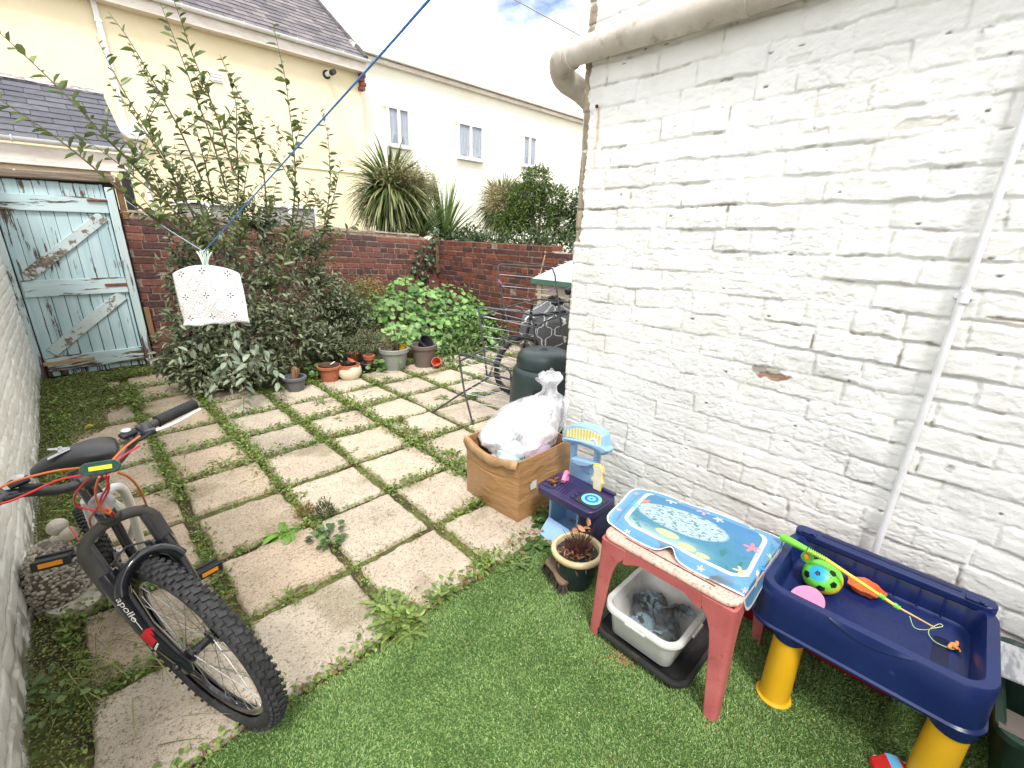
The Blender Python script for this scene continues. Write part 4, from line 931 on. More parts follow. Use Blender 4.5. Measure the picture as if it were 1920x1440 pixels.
# broad mixed leaves right of the planters, running to the airer
c = gy(905, 665, 4.6); rb = thing('leafy_plant', (c[0], 4.6, 0), 'dense mid-green leafy perennial between the brown planter and the clothes airer', 'plant')
bl = []
for (px_, py_, yy, rx, rz) in ((860, 665, 4.7, .34, .22), (900, 690, 4.5, .32, .22), (880, 630, 4.9, .4, .25), (930, 640, 4.9, .35, .25), (950, 610, 5.2, .4, .25), (850, 700, 4.4, .25, .14), (980, 600, 5.0, .3, .25), (930, 700, 4.4, .3, .2)):
    q = gy(px_, py_, yy); bl.append((tuple(q), (rx, .32, rz), .125))
crown('foliage', bl, 4200, sr(78, 106, 56), sr(150, 178, 112), .062, rb, wd=.55)
g = MB(); twigs(g, (c[0], 4.8, 0), [b[0] for b in bl], .012); g.build('stems', GSTEM, rb)
# bare cane rising out of the nasturtiums
a, b = gy(757, 660, 4.95), gy(760, 530, 5.0); g = MB(); g.tube(smooth_path([(a[0], 4.95, .1), tuple(a), ((a[0]+b[0])/2-.01, 4.97, (a[2]+b[2])/2), tuple(b), tuple(b+np.array([.03, 0, .12]))], 4), .006, 6)
tag(g.build('bamboo_cane', mat('dark_cane', sr(86, 50, 44), sr(60, 42, 36), rough=.7), org=(a[0], a[1], 0)), 'thin dark reddish cane standing up out of the grey planter', 'cane')

# ================================================================== pots
TERRA = mat('terracotta', sr(176, 108, 76), sr(150, 86, 62), rough=.85, scale=9, bump=.2, c3=sr(196, 160, 136), s3=16, lo3=.6, hi3=.72)
SOILP = mat('pot_soil', sr(56, 42, 32), sr(84, 66, 50), rough=1, scale=40, bump=.8, bscale=90)
def pot(name, c, R, H, m, label, rim=.03, base=.72, lip=.012, soil=True, tilt=None, cat='plant pot', group=None, inner=.012):
    root = thing(name, (c[0], c[1], 0), label, cat, group); g = MB()
    pr = [(R*base, .0), (R*.97, H-rim-.004), (R*.99+lip*.3, H-rim), (R+lip, H-rim+.004), (R+lip*1.1, H-.004), (R+lip*.8, H), (R-inner, H), (R-inner, H-.02), (R*.9-inner, H*.75)]
    if tilt: ax = tilt
    else: ax = (0, 0, 1)
    g.lathe((c[0], c[1], c[2] if len(c) > 2 else .0), pr, 36, ax, cap1=False); g.build('pot_body', m, root, ang=30)
    if soil: g = MB(); g.lathe((c[0], c[1], (c[2] if len(c) > 2 else 0)), [(.001, H*.80), (R*.5, H*.83), (R*.93-inner, H*.8)], 24, ax, wob=.0, cap0=False, cap1=False); g.build('soil', SOILP, root)
    return root
def potpx(px_, basey, wpx, hpx):                     # real size of a pot from its measured foot
    c = gz(px_, basey); q = _W @ (c-np.array([0, 0, EYE])); dep = q[2]; return c, wpx/F_*dep/2, hpx/F_*dep
GREYP = mat('grey_plastic_pot', sr(104, 106, 112), sr(92, 94, 98), rough=.55, scale=5, bump=.05)
c, R, Hh = potpx(556, 735, 37, 36); pg = pot('plant_pot', c, R, .17, GREYP, 'small dark grey plastic pot holding a cut stump below the big shrub')
g = MB(); g.lathe((c[0]-.01, c[1], .1), [(.035, 0), (.03, .08), (.034, .15), (.02, .17)], 9, (.15, 0, 1), wob=.15); g.box((c[0]+.03, c[1], .18), (.012, .03, .13), M=Matrix.Rotation(.35, 3, 'Y'))
g.build('stump', mat('old_stump', sr(150, 116, 84), sr(96, 74, 54), rough=.9, scale=14, stretch=(4, 4, .5)), pg)
c, R, Hh = potpx(620, 716, 46, 40); pot('plant_pot', c, .115, .19, TERRA, 'terracotta pot with a dark saucer on top left of the cream round pot')
g = MB(); g.lathe((c[0]+.0, c[1], .185), [(.09, 0), (.11, .012), (.108, .02), (.09, .008)], 28, (.06, 0, 1)); tag(g.build('saucer', mat('brown_saucer', sr(92, 66, 52), sr(74, 54, 44), rough=.5), org=(c[0], c[1], .185)), 'dark brown saucer lying on the terracotta pot', 'saucer')
g = MB(); g.bar((c[0]+.0, c[1]-.05, .213), (c[0]+.07, c[1]+.0, .222), .014, .003); tag(g.build('plant_label', UPVC, org=(c[0], c[1], .21)), 'white plastic plant label lying on the dark saucer', 'label')
# round cream glazed pot, glaze worn off round the rim
c, R, Hh = potpx(657, 712, 47, 38); root = thing('plant_pot', c, 'round cream painted pot with terracotta showing where paint flaked off the rim', 'plant pot')
g = MB(); g.lathe(c, [(.055, 0), (.095, .025), (.125, .07), (.132, .11), (.124, .15), (.112, .172), (.116, .185), (.108, .188), (.100, .17), (.10, .13)], 40, cap1=False)
def worn():
    m = bpy.data.materials.new('cream_glaze_worn'); m.use_nodes = True; nt = m.node_tree; b = nt.nodes['Principled BSDF']; b.inputs['Roughness'].default_value = .35
    v = NN(nt, 'ShaderNodeTexCoord').outputs['Object']; sp = NN(nt, 'ShaderNodeSeparateXYZ', Vector=v); n = NN(nt, 'ShaderNodeTexNoise', Vector=v, Scale=16., Detail=5.)
    a = NN(nt, 'ShaderNodeMath', dict(operation='MULTIPLY_ADD'), i0=n.outputs[0], i1=.12, i2=sp.outputs[2]); r = NN(nt, 'ShaderNodeMapRange', Value=a.outputs[0], i1=.216, i2=.22)
    mx = NN(nt, 'ShaderNodeMix', dict(data_type='RGBA'), i0=r.outputs[0], i6=c4(sr(226, 216, 192)), i7=c4(sr(176, 104, 70))); nt.links.new(mx.outputs[2], b.inputs['Base Color']); return m
g.build('pot_body', worn(), root, ang=60); g = MB(); g.lathe(c, [(.001, .150), (.10, .15)], 20, cap0=False, cap1=False); g.build('soil', SOILP, root)
g = MB(); g.lathe(c+np.array([-.01, .0, .15]), [(.075, 0), (.085, .05), (.088, .052), (.08, .05), (.07, .01)], 20, (.1, .1, 1)); tag(g.build('plant_pot', BLACKP, org=c), 'black plastic liner pot nested inside the cream round pot', 'plant pot')
g = MB(); g.lathe(c+np.array([.0, -.01, .19]), [(.02, 0), (.045, .05), (.038, .048), (.01, .01)], 12, (.5, -.4, 1), wob=.12); tag(g.build('pot_shard', TERRA, org=c), 'broken terracotta shard sitting in the cream round pot', 'pot shard')
c = gz(690, 697); pot('plant_pot', c, .12, .13, BLACKP, 'low black pot under two stacked terracotta pots')
for k, (dz, R_) in enumerate(((.10, .055), (.125, .06))):
    r_ = pot('plant_pot', (c[0]+.02, c[1]-.02, dz), R_, .085, TERRA, ('lower' if k == 0 else 'upper')+' of two nested small terracotta pots in the black pot', soil=k == 1)
c = gz(676, 690); c[1] += .15; g = MB(); g.lathe((c[0], c[1], .0), [(.06, 0), (.085, .16), (.09, .165), (.08, .165), (.06, .1)], 24, cap1=False); tag(g.build('plant_pot', TERRA, org=c), 'terracotta pot half hidden behind the cream round pot', 'plant pot')
c = gz(450, 722); g = MB(); g.lathe((c[0], c[1], 0), [(.08, 0), (.11, .14), (.125, .145), (.125, .18), (.11, .18), (.10, .1)], 28, cap1=False); tag(g.build('plant_pot', mat('red_pot', sr(150, 70, 60), sr(130, 62, 52), rough=.6, scale=8), org=c), 'dull red pot half hidden behind the hanging shrub leaves', 'plant pot')
LG = mat('light_grey_planter', sr(150, 154, 150), sr(128, 132, 126), rough=.5, scale=4, c3=sr(104, 108, 98), s3=10, lo3=.6, hi3=.75)
c, R, Hh = potpx(741, 694, 60, 60); pl = pot('planter', c, .165, .28, LG, 'large light grey planter holding a dry plant and a yellow pot', rim=.05, base=.7, cat='planter')
p, d = blob(700, (c[0]-.06, c[1], .34), (.10, .09, .08), .2); leaves('dry_plant', p, d+RG.normal(size=p.shape)*.5, RG.normal(size=p.shape), RG.uniform(.02, .045, 700), .007, sr(170, 160, 130), sr(120, 112, 84), parent=pl)
g = MB(); g.lathe((c[0]+.09, c[1]-.03, .245), [(.035, 0), (.05, .06), (.054, .062), (.045, .06), (.03, .02)], 24, (.1, 0, 1)); tag(g.build('plant_pot', mat('yellow_pot', sr(226, 176, 40), rough=.4), org=(c[0], c[1], .25)), 'small yellow pot standing inside the light grey planter', 'plant pot')
P = []; 
for _ in range(26): P.append((c[0]+random.uniform(-.14, .22), c[1]+random.uniform(-.1, .15), .42+random.uniform(-.06, .12)))
P = np.array(P); nz = thing('nasturtium', (c[0], c[1]+.05, .2), 'pale big-leaved nasturtium growing out of the grey planter', 'nasturtium'); discs('leaves', P, np.array([-.1, -.5, .9])+RG.normal(size=P.shape)*.3, .042, sr(120, 160, 88), sr(172, 196, 130), parent=nz)
g = MB()
for p in P: g.tube([(c[0]+.02, c[1], .24), tuple(p)], .0025, 4)
g.build('stalks', GSTEM, nz)
BRP = mat('taupe_planter', sr(112, 100, 94), sr(98, 88, 82), rough=.5, scale=5)
c, R, Hh = potpx(796, 688, 52, 56); pl = pot('planter', c, .15, .29, BRP, 'taupe brown tall planter beside the light grey planter', rim=.045, base=.75, cat='planter')
g = MB(); g.lathe((c[0]-.02, c[1]+.0, .27), [(.06, 0), (.085, .1), (.095, .102), (.095, .112), (.085, .112), (.05, .02)], 28, (.15, -.85, .75)); tag(g.build('plant_pot', BLACKP, org=(c[0], c[1], .3)), 'black pot lying on its side on top of the taupe planter', 'plant pot')
c = gz(822, 690); g = MB(); g.lathe((c[0], c[1]-.0, .03), [(.035, 0), (.055, .10), (.062, .102), (.062, .118), (.052, .118), (.03, .02)], 24, (-.6, -.5, .7)); tag(g.build('plant_pot', mat('orange_plastic_pot', sr(196, 84, 56), sr(170, 70, 48), rough=.45), org=c), 'orange plastic pot tipped over right of the taupe planter', 'plant pot')
# round leaved nasturtiums at the feet of the pots
for (px_, py_, n, lb, rx) in ((600, 705, 42, 'small nasturtium clump between the dark grey pot and the terracotta pot', .14), (715, 690, 34, 'nasturtium leaves in front of the light grey planter', .17)):
    c = gz(px_, py_+8); P = np.array([(c[0]+random.gauss(0, rx*.55), c[1]+random.gauss(0, .08), random.uniform(.03, .17)) for _ in range(n)])
    r_ = thing('nasturtium', (c[0], c[1], 0), lb, 'nasturtium'); discs('leaves', P, np.array([-.1, -.4, .9])+RG.normal(size=P.shape)*.25, RG.uniform(.022, .036, n), sr(78, 118, 60), sr(126, 160, 92), parent=r_)
    g = MB()
    for p in P: g.tube([(p[0]*.7+c[0]*.3, p[1]+.02, 0), tuple(p)], .002, 4)
    g.build('stalks', GSTEM, r_)

# ================================================================== washing line, pegs and peg bag
ROPE = mat('blue_rope', sr(70, 146, 220), sr(50, 116, 190), rough=.6, scale=90)
pk = gd(382, 472, 2.30)
r0 = gd(806, -2, .80)
g = MB(); pts = smooth_path([tuple(pk), tuple(gd(520, 318, 1.62)), tuple(gd(700, 118, 1.02)), tuple(r0), tuple(r0+(r0-gd(700, 118, 1.02))*2.5), tuple(r0+(r0-gd(700, 118, 1.02))*7.5+np.array([0, 0, -.1]))], 10)
g.tube(pts, .0026, 7); tag(g.build('washing_line', ROPE, org=pk), 'bright blue washing line rising from the peg bag to the upper middle', 'washing line')
ge = np.array([.60, BY-.04, 2.0]); g = MB(); g.tube(smooth_path([tuple(pk), tuple(gd(300, 420, 3.6)), tuple(gd(232, 372, 5.6)), tuple(ge)], 8), .0028, 6)
tag(g.build('washing_line', mat('faded_rope', sr(168, 186, 206), sr(130, 150, 180), rough=.6), org=ge), 'thin faded washing line running from the peg bag back to the gate', 'washing line')
def lace_mat():
    """white cloth printed with dark four-petal crosses, dotted diamonds and a fine stipple"""
    m = bpy.data.materials.new('lace_print'); m.use_nodes = True; nt = m.node_tree; b = nt.nodes['Principled BSDF']; b.inputs['Roughness'].default_value = .75
    uv = NN(nt, 'ShaderNodeUVMap', dict(uv_map='UVMap')).outputs[0]; s = NN(nt, 'ShaderNodeSeparateXYZ', Vector=uv)
    def mth(op, a, b_=None, c_=None, clamp=False):
        n = nt.nodes.new('ShaderNodeMath'); n.operation = op; n.use_clamp = clamp
        for i, q in enumerate((a, b_, c_)):
            if q is None: continue
            if isinstance(q, (int, float)): n.inputs[i].default_value = q
            else: nt.links.new(q, n.inputs[i])
        return n.outputs[0]
    def cell(o, ph): return mth('SUBTRACT', mth('FRACT', mth('ADD', mth('MULTIPLY', o, 3.), ph)), .5)
    def ss(v, a, b_): return NN(nt, 'ShaderNodeMapRange', dict(interpolation_type='SMOOTHSTEP'), Value=v, i1=a, i2=b_).outputs[0]
    cu, cv = cell(s.outputs[0], 0.), cell(s.outputs[1], 0.); du, dv = cell(s.outputs[0], .5), cell(s.outputs[1], .5)
    au, av = mth('ABSOLUTE', cu), mth('ABSOLUTE', cv); bu, bv = mth('ABSOLUTE', du), mth('ABSOLUTE', dv)
    # four petals: thin leaf shapes along both axes, with a gap in the middle
    def petal(a, c_): return mth('MULTIPLY', mth('MULTIPLY', ss(mth('SUBTRACT', c_, mth('MULTIPLY', mth('MINIMUM', mth('SUBTRACT', .17, a), mth('SUBTRACT', a, .01)), .45)), .010, -.008), ss(a, .02, .04)), ss(a, .18, .165))
    pet = mth('MAXIMUM', petal(au, av), petal(av, au))
    dia = mth('ADD', bu, bv); ring = mth('SUBTRACT', 1., ss(mth('ABSOLUTE', mth('SUBTRACT', dia, .31)), .012, .035))
    vor = NN(nt, 'ShaderNodeTexVoronoi', Vector=uv, Scale=44., Randomness=.25); dots = ss(vor.outputs[0], .36, .26)
    vor2 = NN(nt, 'ShaderNodeTexVoronoi', Vector=uv, Scale=26., Randomness=.5); dots2 = ss(vor2.outputs[0], .34, .2)
    rad = mth('SQRT', mth('ADD', mth('MULTIPLY', cu, cu), mth('MULTIPLY', cv, cv))); inner = ss(dia, .2, .24); far = ss(rad, .10, .22)
    st = mth('MULTIPLY', mth('MULTIPLY', dots, inner), mth('MULTIPLY', far, .8)); rg_ = mth('MULTIPLY', mth('MULTIPLY', ring, mth('ADD', dots2, .25)), 1.)
    small = mth('MULTIPLY', ss(mth('ABSOLUTE', mth('SUBTRACT', dia, .16)), .03, .012), .28)
    k = mth('MAXIMUM', mth('MAXIMUM', mth('MULTIPLY', pet, 1.), st), mth('MAXIMUM', rg_, small))
    mx = NN(nt, 'ShaderNodeMix', dict(data_type='RGBA'), i0=k, i6=c4(sr(224, 221, 219)), i7=c4(sr(40, 42, 48))); nt.links.new(mx.outputs[2], b.inputs['Base Color']); return m
TL, TR_, BR_, BL_ = gd(322, 514, 2.30), gd(450, 514, 2.26), gd(467, 604, 2.22), gd(348, 613, 2.30)
bag = thing('peg_bag', pk, 'white cloth peg bag with dark lace print hanging from the blue line', 'peg bag')
def sheet(nu, nv, fn, uvs=1.):
    vs = []; uvl = []; fs = []
    for j in range(nv+1):
        for i in range(nu+1): u, v = i/nu, j/nv; vs.append(fn(u, v)); uvl.append((u*uvs, v*uvs))
    for j in range(nv):
        for i in range(nu): a = j*(nu+1)+i; fs.append((a, a+1, a+nu+2, a+nu+1))
    return vs, uvl, fs
def uvobj(name, vs, uvl, fs, m, parent=None, org=None, solid=0, mods=None):
    g = MB(); g.add(vs, fs); base = ORG[parent.name] if parent is not None else np.array(org, float)
    me = bpy.data.meshes.new(name); me.from_pydata([tuple(np.array(v)-base) for v in vs], [], fs)
    for mm in (m if isinstance(m, (list, tuple)) else [m]): me.materials.append(mm)
    ul = me.uv_layers.new(name='UVMap')
    for l in me.loops: ul.data[l.index].uv = uvl[l.vertex_index]
    me.polygons.foreach_set('use_smooth', [True]*len(me.polygons)); o = link(name, me, parent, org)
    if solid: md = o.modifiers.new('s', 'SOLIDIFY'); md.thickness = solid; md.offset = 0
    return o
nrm = np.cross(TR_-TL, BL_-TL); nrm /= np.linalg.norm(nrm); nrm *= (1 if nrm[1] < 0 else -1)
upv = unit((TL-BL_)+(TR_-BR_))
def bagfn(sgn):
    def f(u, v):
        p = (BL_*(1-u)+BR_*u)*(1-v)+(TL*(1-u)+TR_*u)*v
        arch = (.048*(1-(2*u-1)**2)**.8)*v**3; belly = .022*sin(pi*u)**.6*sin(pi*min(1, v*.98+.02))**.5
        roll = .03*max(0, .10-v)/.10*cos(u*2)
        return p+upv*(arch+.004*sin(u*17)*(1-v)**2)+nrm*(sgn*belly+.004*sin(u*9+v*4)+roll*.6)
    return f
LACE = lace_mat()
for s_, nm in ((1, 'front_panel'), (-1, 'back_panel')):
    vs, uvl, fs = sheet(28, 24, bagfn(s_)); uvobj(nm, vs, [(u*.98+.02, v*.86+.045) for u, v in uvl], fs, LACE, bag, solid=.0015)
g = MB(); tp_ = gd(380, 500, 2.28); g.tube(smooth_path([pk+np.array([0, 0, .004]), pk+np.array([.012, 0, .012]), pk+np.array([.016, 0, 0]), pk+np.array([.0, 0, -.02]), tp_], 5), .002, 6); g.tube(smooth_path([TL+upv*.01+(TR_-TL)*.1, tp_-np.array([0, 0, .012]), TR_+upv*.01-(TR_-TL)*.1], 6), .003, 6); g.build('hanger', mat('wire', sr(190, 190, 190), rough=.3, metal=.8), bag)
PEGW = mat('white_peg', sr(236, 240, 234), rough=.35); PEGG = mat('mint_peg', sr(190, 226, 206), rough=.35)
for k, (dx, dy, a, m_) in enumerate(((-.018, 0, -.25, PEGW), (-.004, -.012, .05, PEGG), (.016, .004, .45, PEGW), (.004, .012, -.05, PEGW))):
    rootp = pk+np.array([dx*.7, dx*-.7+dy, -.032]); Mx = Matrix.Rotation(a, 3, Vector((.7, .7, 0)))
    pr = thing('clothes_peg', rootp, ('leftmost white clothes peg', 'mint green clothes peg', 'white clothes peg splayed to the right', 'white clothes peg at the back')[k]+' clipped where the blue line meets the peg bag', 'clothes peg', 'pegs above the peg bag')
    for s_ in (-1, 1):
        g = MB(); o_ = Vector(tuple(rootp)); pts = [o_+Mx @ Vector((.7*s_*.009, -.7*s_*.009, .036)), o_+Mx @ Vector((.7*s_*.004, -.7*s_*.004, .01)), o_+Mx @ Vector((.7*s_*.004, -.7*s_*.004, -.02)), o_+Mx @ Vector((.7*s_*.010, -.7*s_*.010, -.042))]
        g.tube(smooth_path(pts, 4), .0038, 6); g.build('peg_arm', m_, pr)
# phone wire far up
g = MB(); g.tube([gd(930, -20, 9), gd(1010, 24, 9.3), gd(1090, 68, 9.8)], .012, 5); tag(g.build('overhead_wire', mat('grey_wire', sr(168, 160, 166), rough=.6), org=gd(1010, 24, 9)), 'thin grey wire crossing the white sky', 'wire')

# ================================================================== right middle: storage box, covered bicycle, airer, compost bin
SHC = mat('beige_plastic', sr(200, 188, 168), sr(184, 172, 154), rough=.55, scale=3, bump=.2, bscale=14, bstretch=(6, 6, .3))
SHG = mat('sage_lid_sky_pale', sr(206, 216, 212), sr(222, 228, 226), rough=.5, scale=2.5, lo=.45, hi=.75)  # sage lid paled in its colour to stand for sky reflection
st = thing('storage_box', (4.35, 3.4, 0), 'cream garden storage box with sage green sloping lid against the brick side wall', 'storage box')
g = MB(); x0, x1, y0, y1 = 4.02, 4.66, 2.35, 3.68
g.box(((x0+x1)/2, (y0+y1)/2, .53), (x1-x0, y1-y0, 1.06))
for yy in (y1-.06, y1-.48, y1-.92, y0+.06): g.box((x0-.012, yy, .53), (.03, .05, 1.04))
g.box((x0-.012, (y0+y1)/2, .92), (.028, y1-y0, .03)); g.box((x0-.012, (y0+y1)/2, .5), (.028, y1-y0, .03)); g.build('body', SHC, st, bevel=.008)
g = MB(); g.prism([(x0-.05, 1.055), (x0-.05, 1.115), (x1+.02, 1.30), (x1+.02, 1.06)], -(y1+.04), -(y0-.05), Matrix(((1, 0, 0, 0), (0, 0, -1, 0), (0, 1, 0, 0), (0, 0, 0, 1)))); g.build('lid', SHG, st, bevel=.012)
g = MB(); g.box((x0-.056, (y0+y1)/2, 1.078), (.012, y1-y0+.1, .062)); g.build('lid_edge', mat('sage_green_edge', sr(88, 124, 108), sr(74, 108, 94), rough=.5), st, bevel=.004)
g = MB()
for k in range(5): zz = 1.125+.18*(k+.6)/5.4; xx = x0-.02+(x1-x0)*(k+.6)/5.4; g.bar((xx, y0-.03, zz+.01), (xx, y1+.03, zz+.01), .012, .008)
g.build('lid_ribs', SHG, st)
q = gy(1022, 470, 3.8); g = MB(); g.tube(smooth_path([(4.2, 3.95, 0), gd(1003, 560, 5.6), gd(1022, 478, 5.6)], 5), .008, 6); g.lathe(gd(1022, 474, 5.6), [(.01, -.01), (.016, 0), (.014, .015), (.004, .02)], 8)
tag(g.build('garden_cane', mat('pale_cane', sr(170, 140, 108), sr(140, 110, 84), rough=.7, scale=9), org=(4.2, 3.95, 0)), 'thin pale bamboo cane leaning left of the storage box', 'cane')

RUB = mat('tyre_rubber', sr(38, 38, 40), sr(62, 62, 63), rough=.8, scale=30, bump=.25, bscale=260)
CHR = mat('chrome', sr(190, 192, 196), rough=.22, metal=1.0)
SPK = mat('steel_spoke', sr(186, 186, 190), rough=.3, metal=.9)
def wheel_at(C, n, R, parent, tyre_r=.024, knobs=True, rimc=None, spokes=28, decal=False, name='wheel'):
    C = np.array(C, float); n = unit(np.array(n, float)); a = unit(np.cross([0, 0, 1.], n)); b = np.cross(n, a)
    w = sub(name, parent); K = 96
    def ring(rr, off, k=K): return [tuple(C+n*off+(a*cos(2*pi*i/k)+b*sin(2*pi*i/k))*rr) for i in range(k)]
    g = MB(); secs = []
    Rt = R-tyre_r
    prof = [(Rt+tyre_r*cos(t)*.98, tyre_r*sin(t)) for t in np.linspace(-2.5, 2.5, 13)]
    rings = [ring(p[0], p[1]) for p in prof]; g.loft(rings, cap=False)
    if knobs:
        N = 66
        for i in range(N):
            for (off, tw, ln, wd, ht, sh) in ((0, .35, .013, .020, .007, 0), (.014, -.2, .011, .014, .007, .5), (-.014, .2, .011, .014, .007, .5), (.0235, 0, .009, .007, .009, .0), (-.0235, 0, .009, .007, .009, .0)):
                th = 2*pi*(i+sh)/N; e = a*cos(th)+b*sin(th); t = -a*sin(th)+b*cos(th)
                lean = atan2(off, tyre_r*.95)*.9; o_ = e*cos(lean)+n*sin(lean); s_ = np.cross(t, o_); rr = Rt+tyre_r*cos(asin_(off/(tyre_r*1.02)))
                p = C+e*rr+n*off; t2 = t*cos(tw)+s_*sin(tw); s2 = np.cross(t2, o_)
                Mx = Matrix(((t2[0], s2[0], o_[0]), (t2[1], s2[1], o_[1]), (t2[2], s2[2], o_[2]))); g.box(tuple(p+o_*ht*.35), (ln, wd, ht*1.3), M=Mx)
    g.build('tyre', RUB, w, ang=35)
    g = MB(); r1 = Rt-tyre_r*.62; pr = [(r1+.004, .0125), (r1-.012, .011), (r1-.022, .006), (r1-.022, -.006), (r1-.012, -.011), (r1+.004, -.0125), (r1+.003, -.008), (r1-.006, 0), (r1+.003, .008)]
    g.loft([ring(p[0], p[1]) for p in pr+[pr[0]]], cap=False); rm = g.build('rim', rimc or BLACKP, w, ang=35); ri = r1-.02
    if decal:
        WD = mat('white_decal', sr(230, 230, 232), rough=.4); RD = mat('red_decal', sr(186, 36, 46), rough=.4)
        for k, (th0, ln, m_) in enumerate([(x_*2*pi/6+.2, .22, WD) for x_ in range(6)]+[(x_*2*pi/6+.62, .14, RD) for x_ in range(6)]):
            g = MB(); vs = []
            for j in range(7):
                t = th0+ln*j/6; e = a*cos(t)+b*sin(t)
                for sg in (1,): vs += [tuple(C+e*(r1-.004)+n*.0131), tuple(C+e*(r1-.010)+n*.0125)]
            g.add(vs, [(2*j, 2*j+1, 2*j+3, 2*j+2) for j in range(6)]); g.build('rim_decal', m_, w)
    g = MB(); g.lathe(tuple(C-n*.05), [(.008, 0), (.008, .012), (.023, .014), (.023, .022), (.014, .026), (.013, .074), (.023, .078), (.023, .086), (.008, .088), (.008, .1)], 18, tuple(n)); g.build('hub', BLACKP if decal else CHR, w)
    for k in range(spokes):
        th = 2*pi*k/spokes; sd = 1 if k % 2 else -1; th2 = th+(.9 if (k//2) % 2 else -.9)
        e1 = a*cos(th)+b*sin(th); e2 = a*cos(th2)+b*sin(th2); g = MB(); g.tube([tuple(C+e1*ri), tuple(C+e2*.021+n*sd*.030)], .0011, 5); g.build('spoke', SPK, w)
    return w
def asin_(x): return math.asin(max(-1, min(1, x)))
C2 = gd(974, 690, 4.62); cb = thing('bicycle', (C2[0], C2[1], 0), 'bicycle under a grey quatrefoil patterned cover behind the compost bin', 'bicycle')
C2[2] = .318
wheel_at(C2, (.12, 1, .05), .318, cb, knobs=False, rimc=CHR, spokes=24)
C3 = C2+np.array([.98, -.1, 0]); wheel_at(C3, (.12, 1, .05), .318, cb, knobs=False, rimc=CHR, spokes=24)
g = MB(); g.tube([tuple(C2), tuple(C2+np.array([.12, -.01, .42])), tuple(C2+np.array([.15, -.01, .62]))], .014, 8); g.tube([tuple(C2+np.array([.13, -.01, .5])), tuple(C2+np.array([.5, -.05, 0])), tuple(C3), tuple(C2+np.array([.62, -.05, .5])), tuple(C2+np.array([.13, -.01, .5]))], .015, 8)
g.build('frame', BLACKP, cb)
def quatre():
    m = bpy.data.materials.new('quatrefoil_cloth'); m.use_nodes = True; nt = m.node_tree; b = nt.nodes['Principled BSDF']; b.inputs['Roughness'].default_value = .8
    uv = NN(nt, 'ShaderNodeUVMap', dict(uv_map='UVMap')).outputs[0]; s = NN(nt, 'ShaderNodeSeparateXYZ', Vector=uv)
    def M_(op, a, b_=0.):
        n = nt.nodes.new('ShaderNodeMath'); n.operation = op
        for i, q in enumerate((a, b_)):
            if isinstance(q, (int, float)): n.inputs[i].default_value = q
            else: nt.links.new(q, n.inputs[i])
        return n.outputs[0]
    a = M_('MULTIPLY', s.outputs[0], 2*pi); v = M_('MULTIPLY', s.outputs[1], 2*pi)
    f = M_('ADD', M_('COSINE', a), M_('COSINE', v)); f = M_('ADD', f, M_('MULTIPLY', M_('SUBTRACT', M_('COSINE', M_('MULTIPLY', a, 3.)), M_('COSINE', M_('MULTIPLY', v, 3.))), .22))
    r = NN(nt, 'ShaderNodeMapRange', Value=M_('ABSOLUTE', f), i1=.16, i2=.26)
    mx = NN(nt, 'ShaderNodeMix', dict(data_type='RGBA'), i0=r.outputs[0], i6=c4(sr(232, 232, 232)), i7=c4(sr(98, 100, 104))); nt.links.new(mx.outputs[2], b.inputs['Base Color']); return m
cx_, cy_ = C2[0]+.62, C2[1]+.08
def cov(u, v):                                      # closed tent shape, u round, v bottom to top
    t = 2*pi*u; w = 1-.75*sst(.62, 1., v) if v > .62 else 1+.05*sin(v*6)
    return np.array([cx_+.43*w*np.sign(cos(t))*abs(cos(t))**.6*(1+.02*sin(7*t)), cy_+.20*w*np.sign(sin(t))*abs(sin(t))**.6+.012*sin(9*t)*(1-v), .42+.50*v**.9+.05*sin(t)*v])
vs, uvl, fs = sheet(64, 16, cov); uvobj('cover', vs, [(u*8, v*2.3) for u, v in uvl], fs, quatre(), cb)
g = MB(); g.lathe(tuple(gd(1062, 548, 4.4)), [(.03, 0), (.035, .02), (.035, .05), (.01, .06)], 12, (1, -.3, .3)); g.build('handle_grip', BLACKP, cb)

AIR = mat('grey_coated_tube', sr(52, 56, 58), sr(74, 78, 80), rough=.4, scale=9); WIR = mat('airer_wire', sr(150, 152, 156), sr(104, 106, 112), rough=.4, scale=8, metal=.4)
def zp(x, y, d): return gd(640+x*.2778, 420+y*.2778, d)
air = thing('clothes_airer', tuple(gz(900, 780)), 'grey metal folding clothes airer with thin wires left of the compost bin', 'clothes airer')
def atube(pts, deps, r=.0075):
    P = [zp(p[0], p[1], d) for p, d in zip(pts, deps if hasattr(deps, '__len__') else [deps]*len(pts))]; g = MB(); g.tube(P, r*1.15, 8); g.build('frame_tube', AIR, air); return P
atube([(990, 1040), (1130, 700), (1098, 560), (1062, 340), (1058, 290), (1066, 276), (1085, 272), (1390, 290), (1425, 302), (1442, 345), (1470, 570), (1500, 815)], [4.35]+[4.5]*10+[4.4])
atube([(985, 1040), (960, 830), (930, 600), (925, 572), (940, 560), (1240, 602), (1280, 620), (1300, 655), (1310, 900)], [4.1]*5+[4.15]*4)
T3 = 3.89
atube([(893, 1372), (830, 1130), (800, 940), (795, 886), (806, 872), (820, 873), (1080, 950), (1125, 975), (1143, 1010), (1150, 1120)], [T3]*6+[3.95]*4)
atube([(935, 628), (1100, 568), (1290, 515), (1340, 508), (1540, 528)], [4.1, 4.3, 4.5, 4.5, 4.6]); atube([(1300, 705), (1370, 660), (1545, 595)], [4.15, 4.25, 4.5])
atube([(800, 925), (960, 850), (1130, 762), (1160, 755), (1330, 782)], [3.89, 4.0, 4.1, 4.12, 4.2])
atube([(596, 1285), (800, 1150), (1005, 1030), (1040, 1022), (1150, 1052)], [4.14, 4.05, 3.95, 3.95, 3.98])
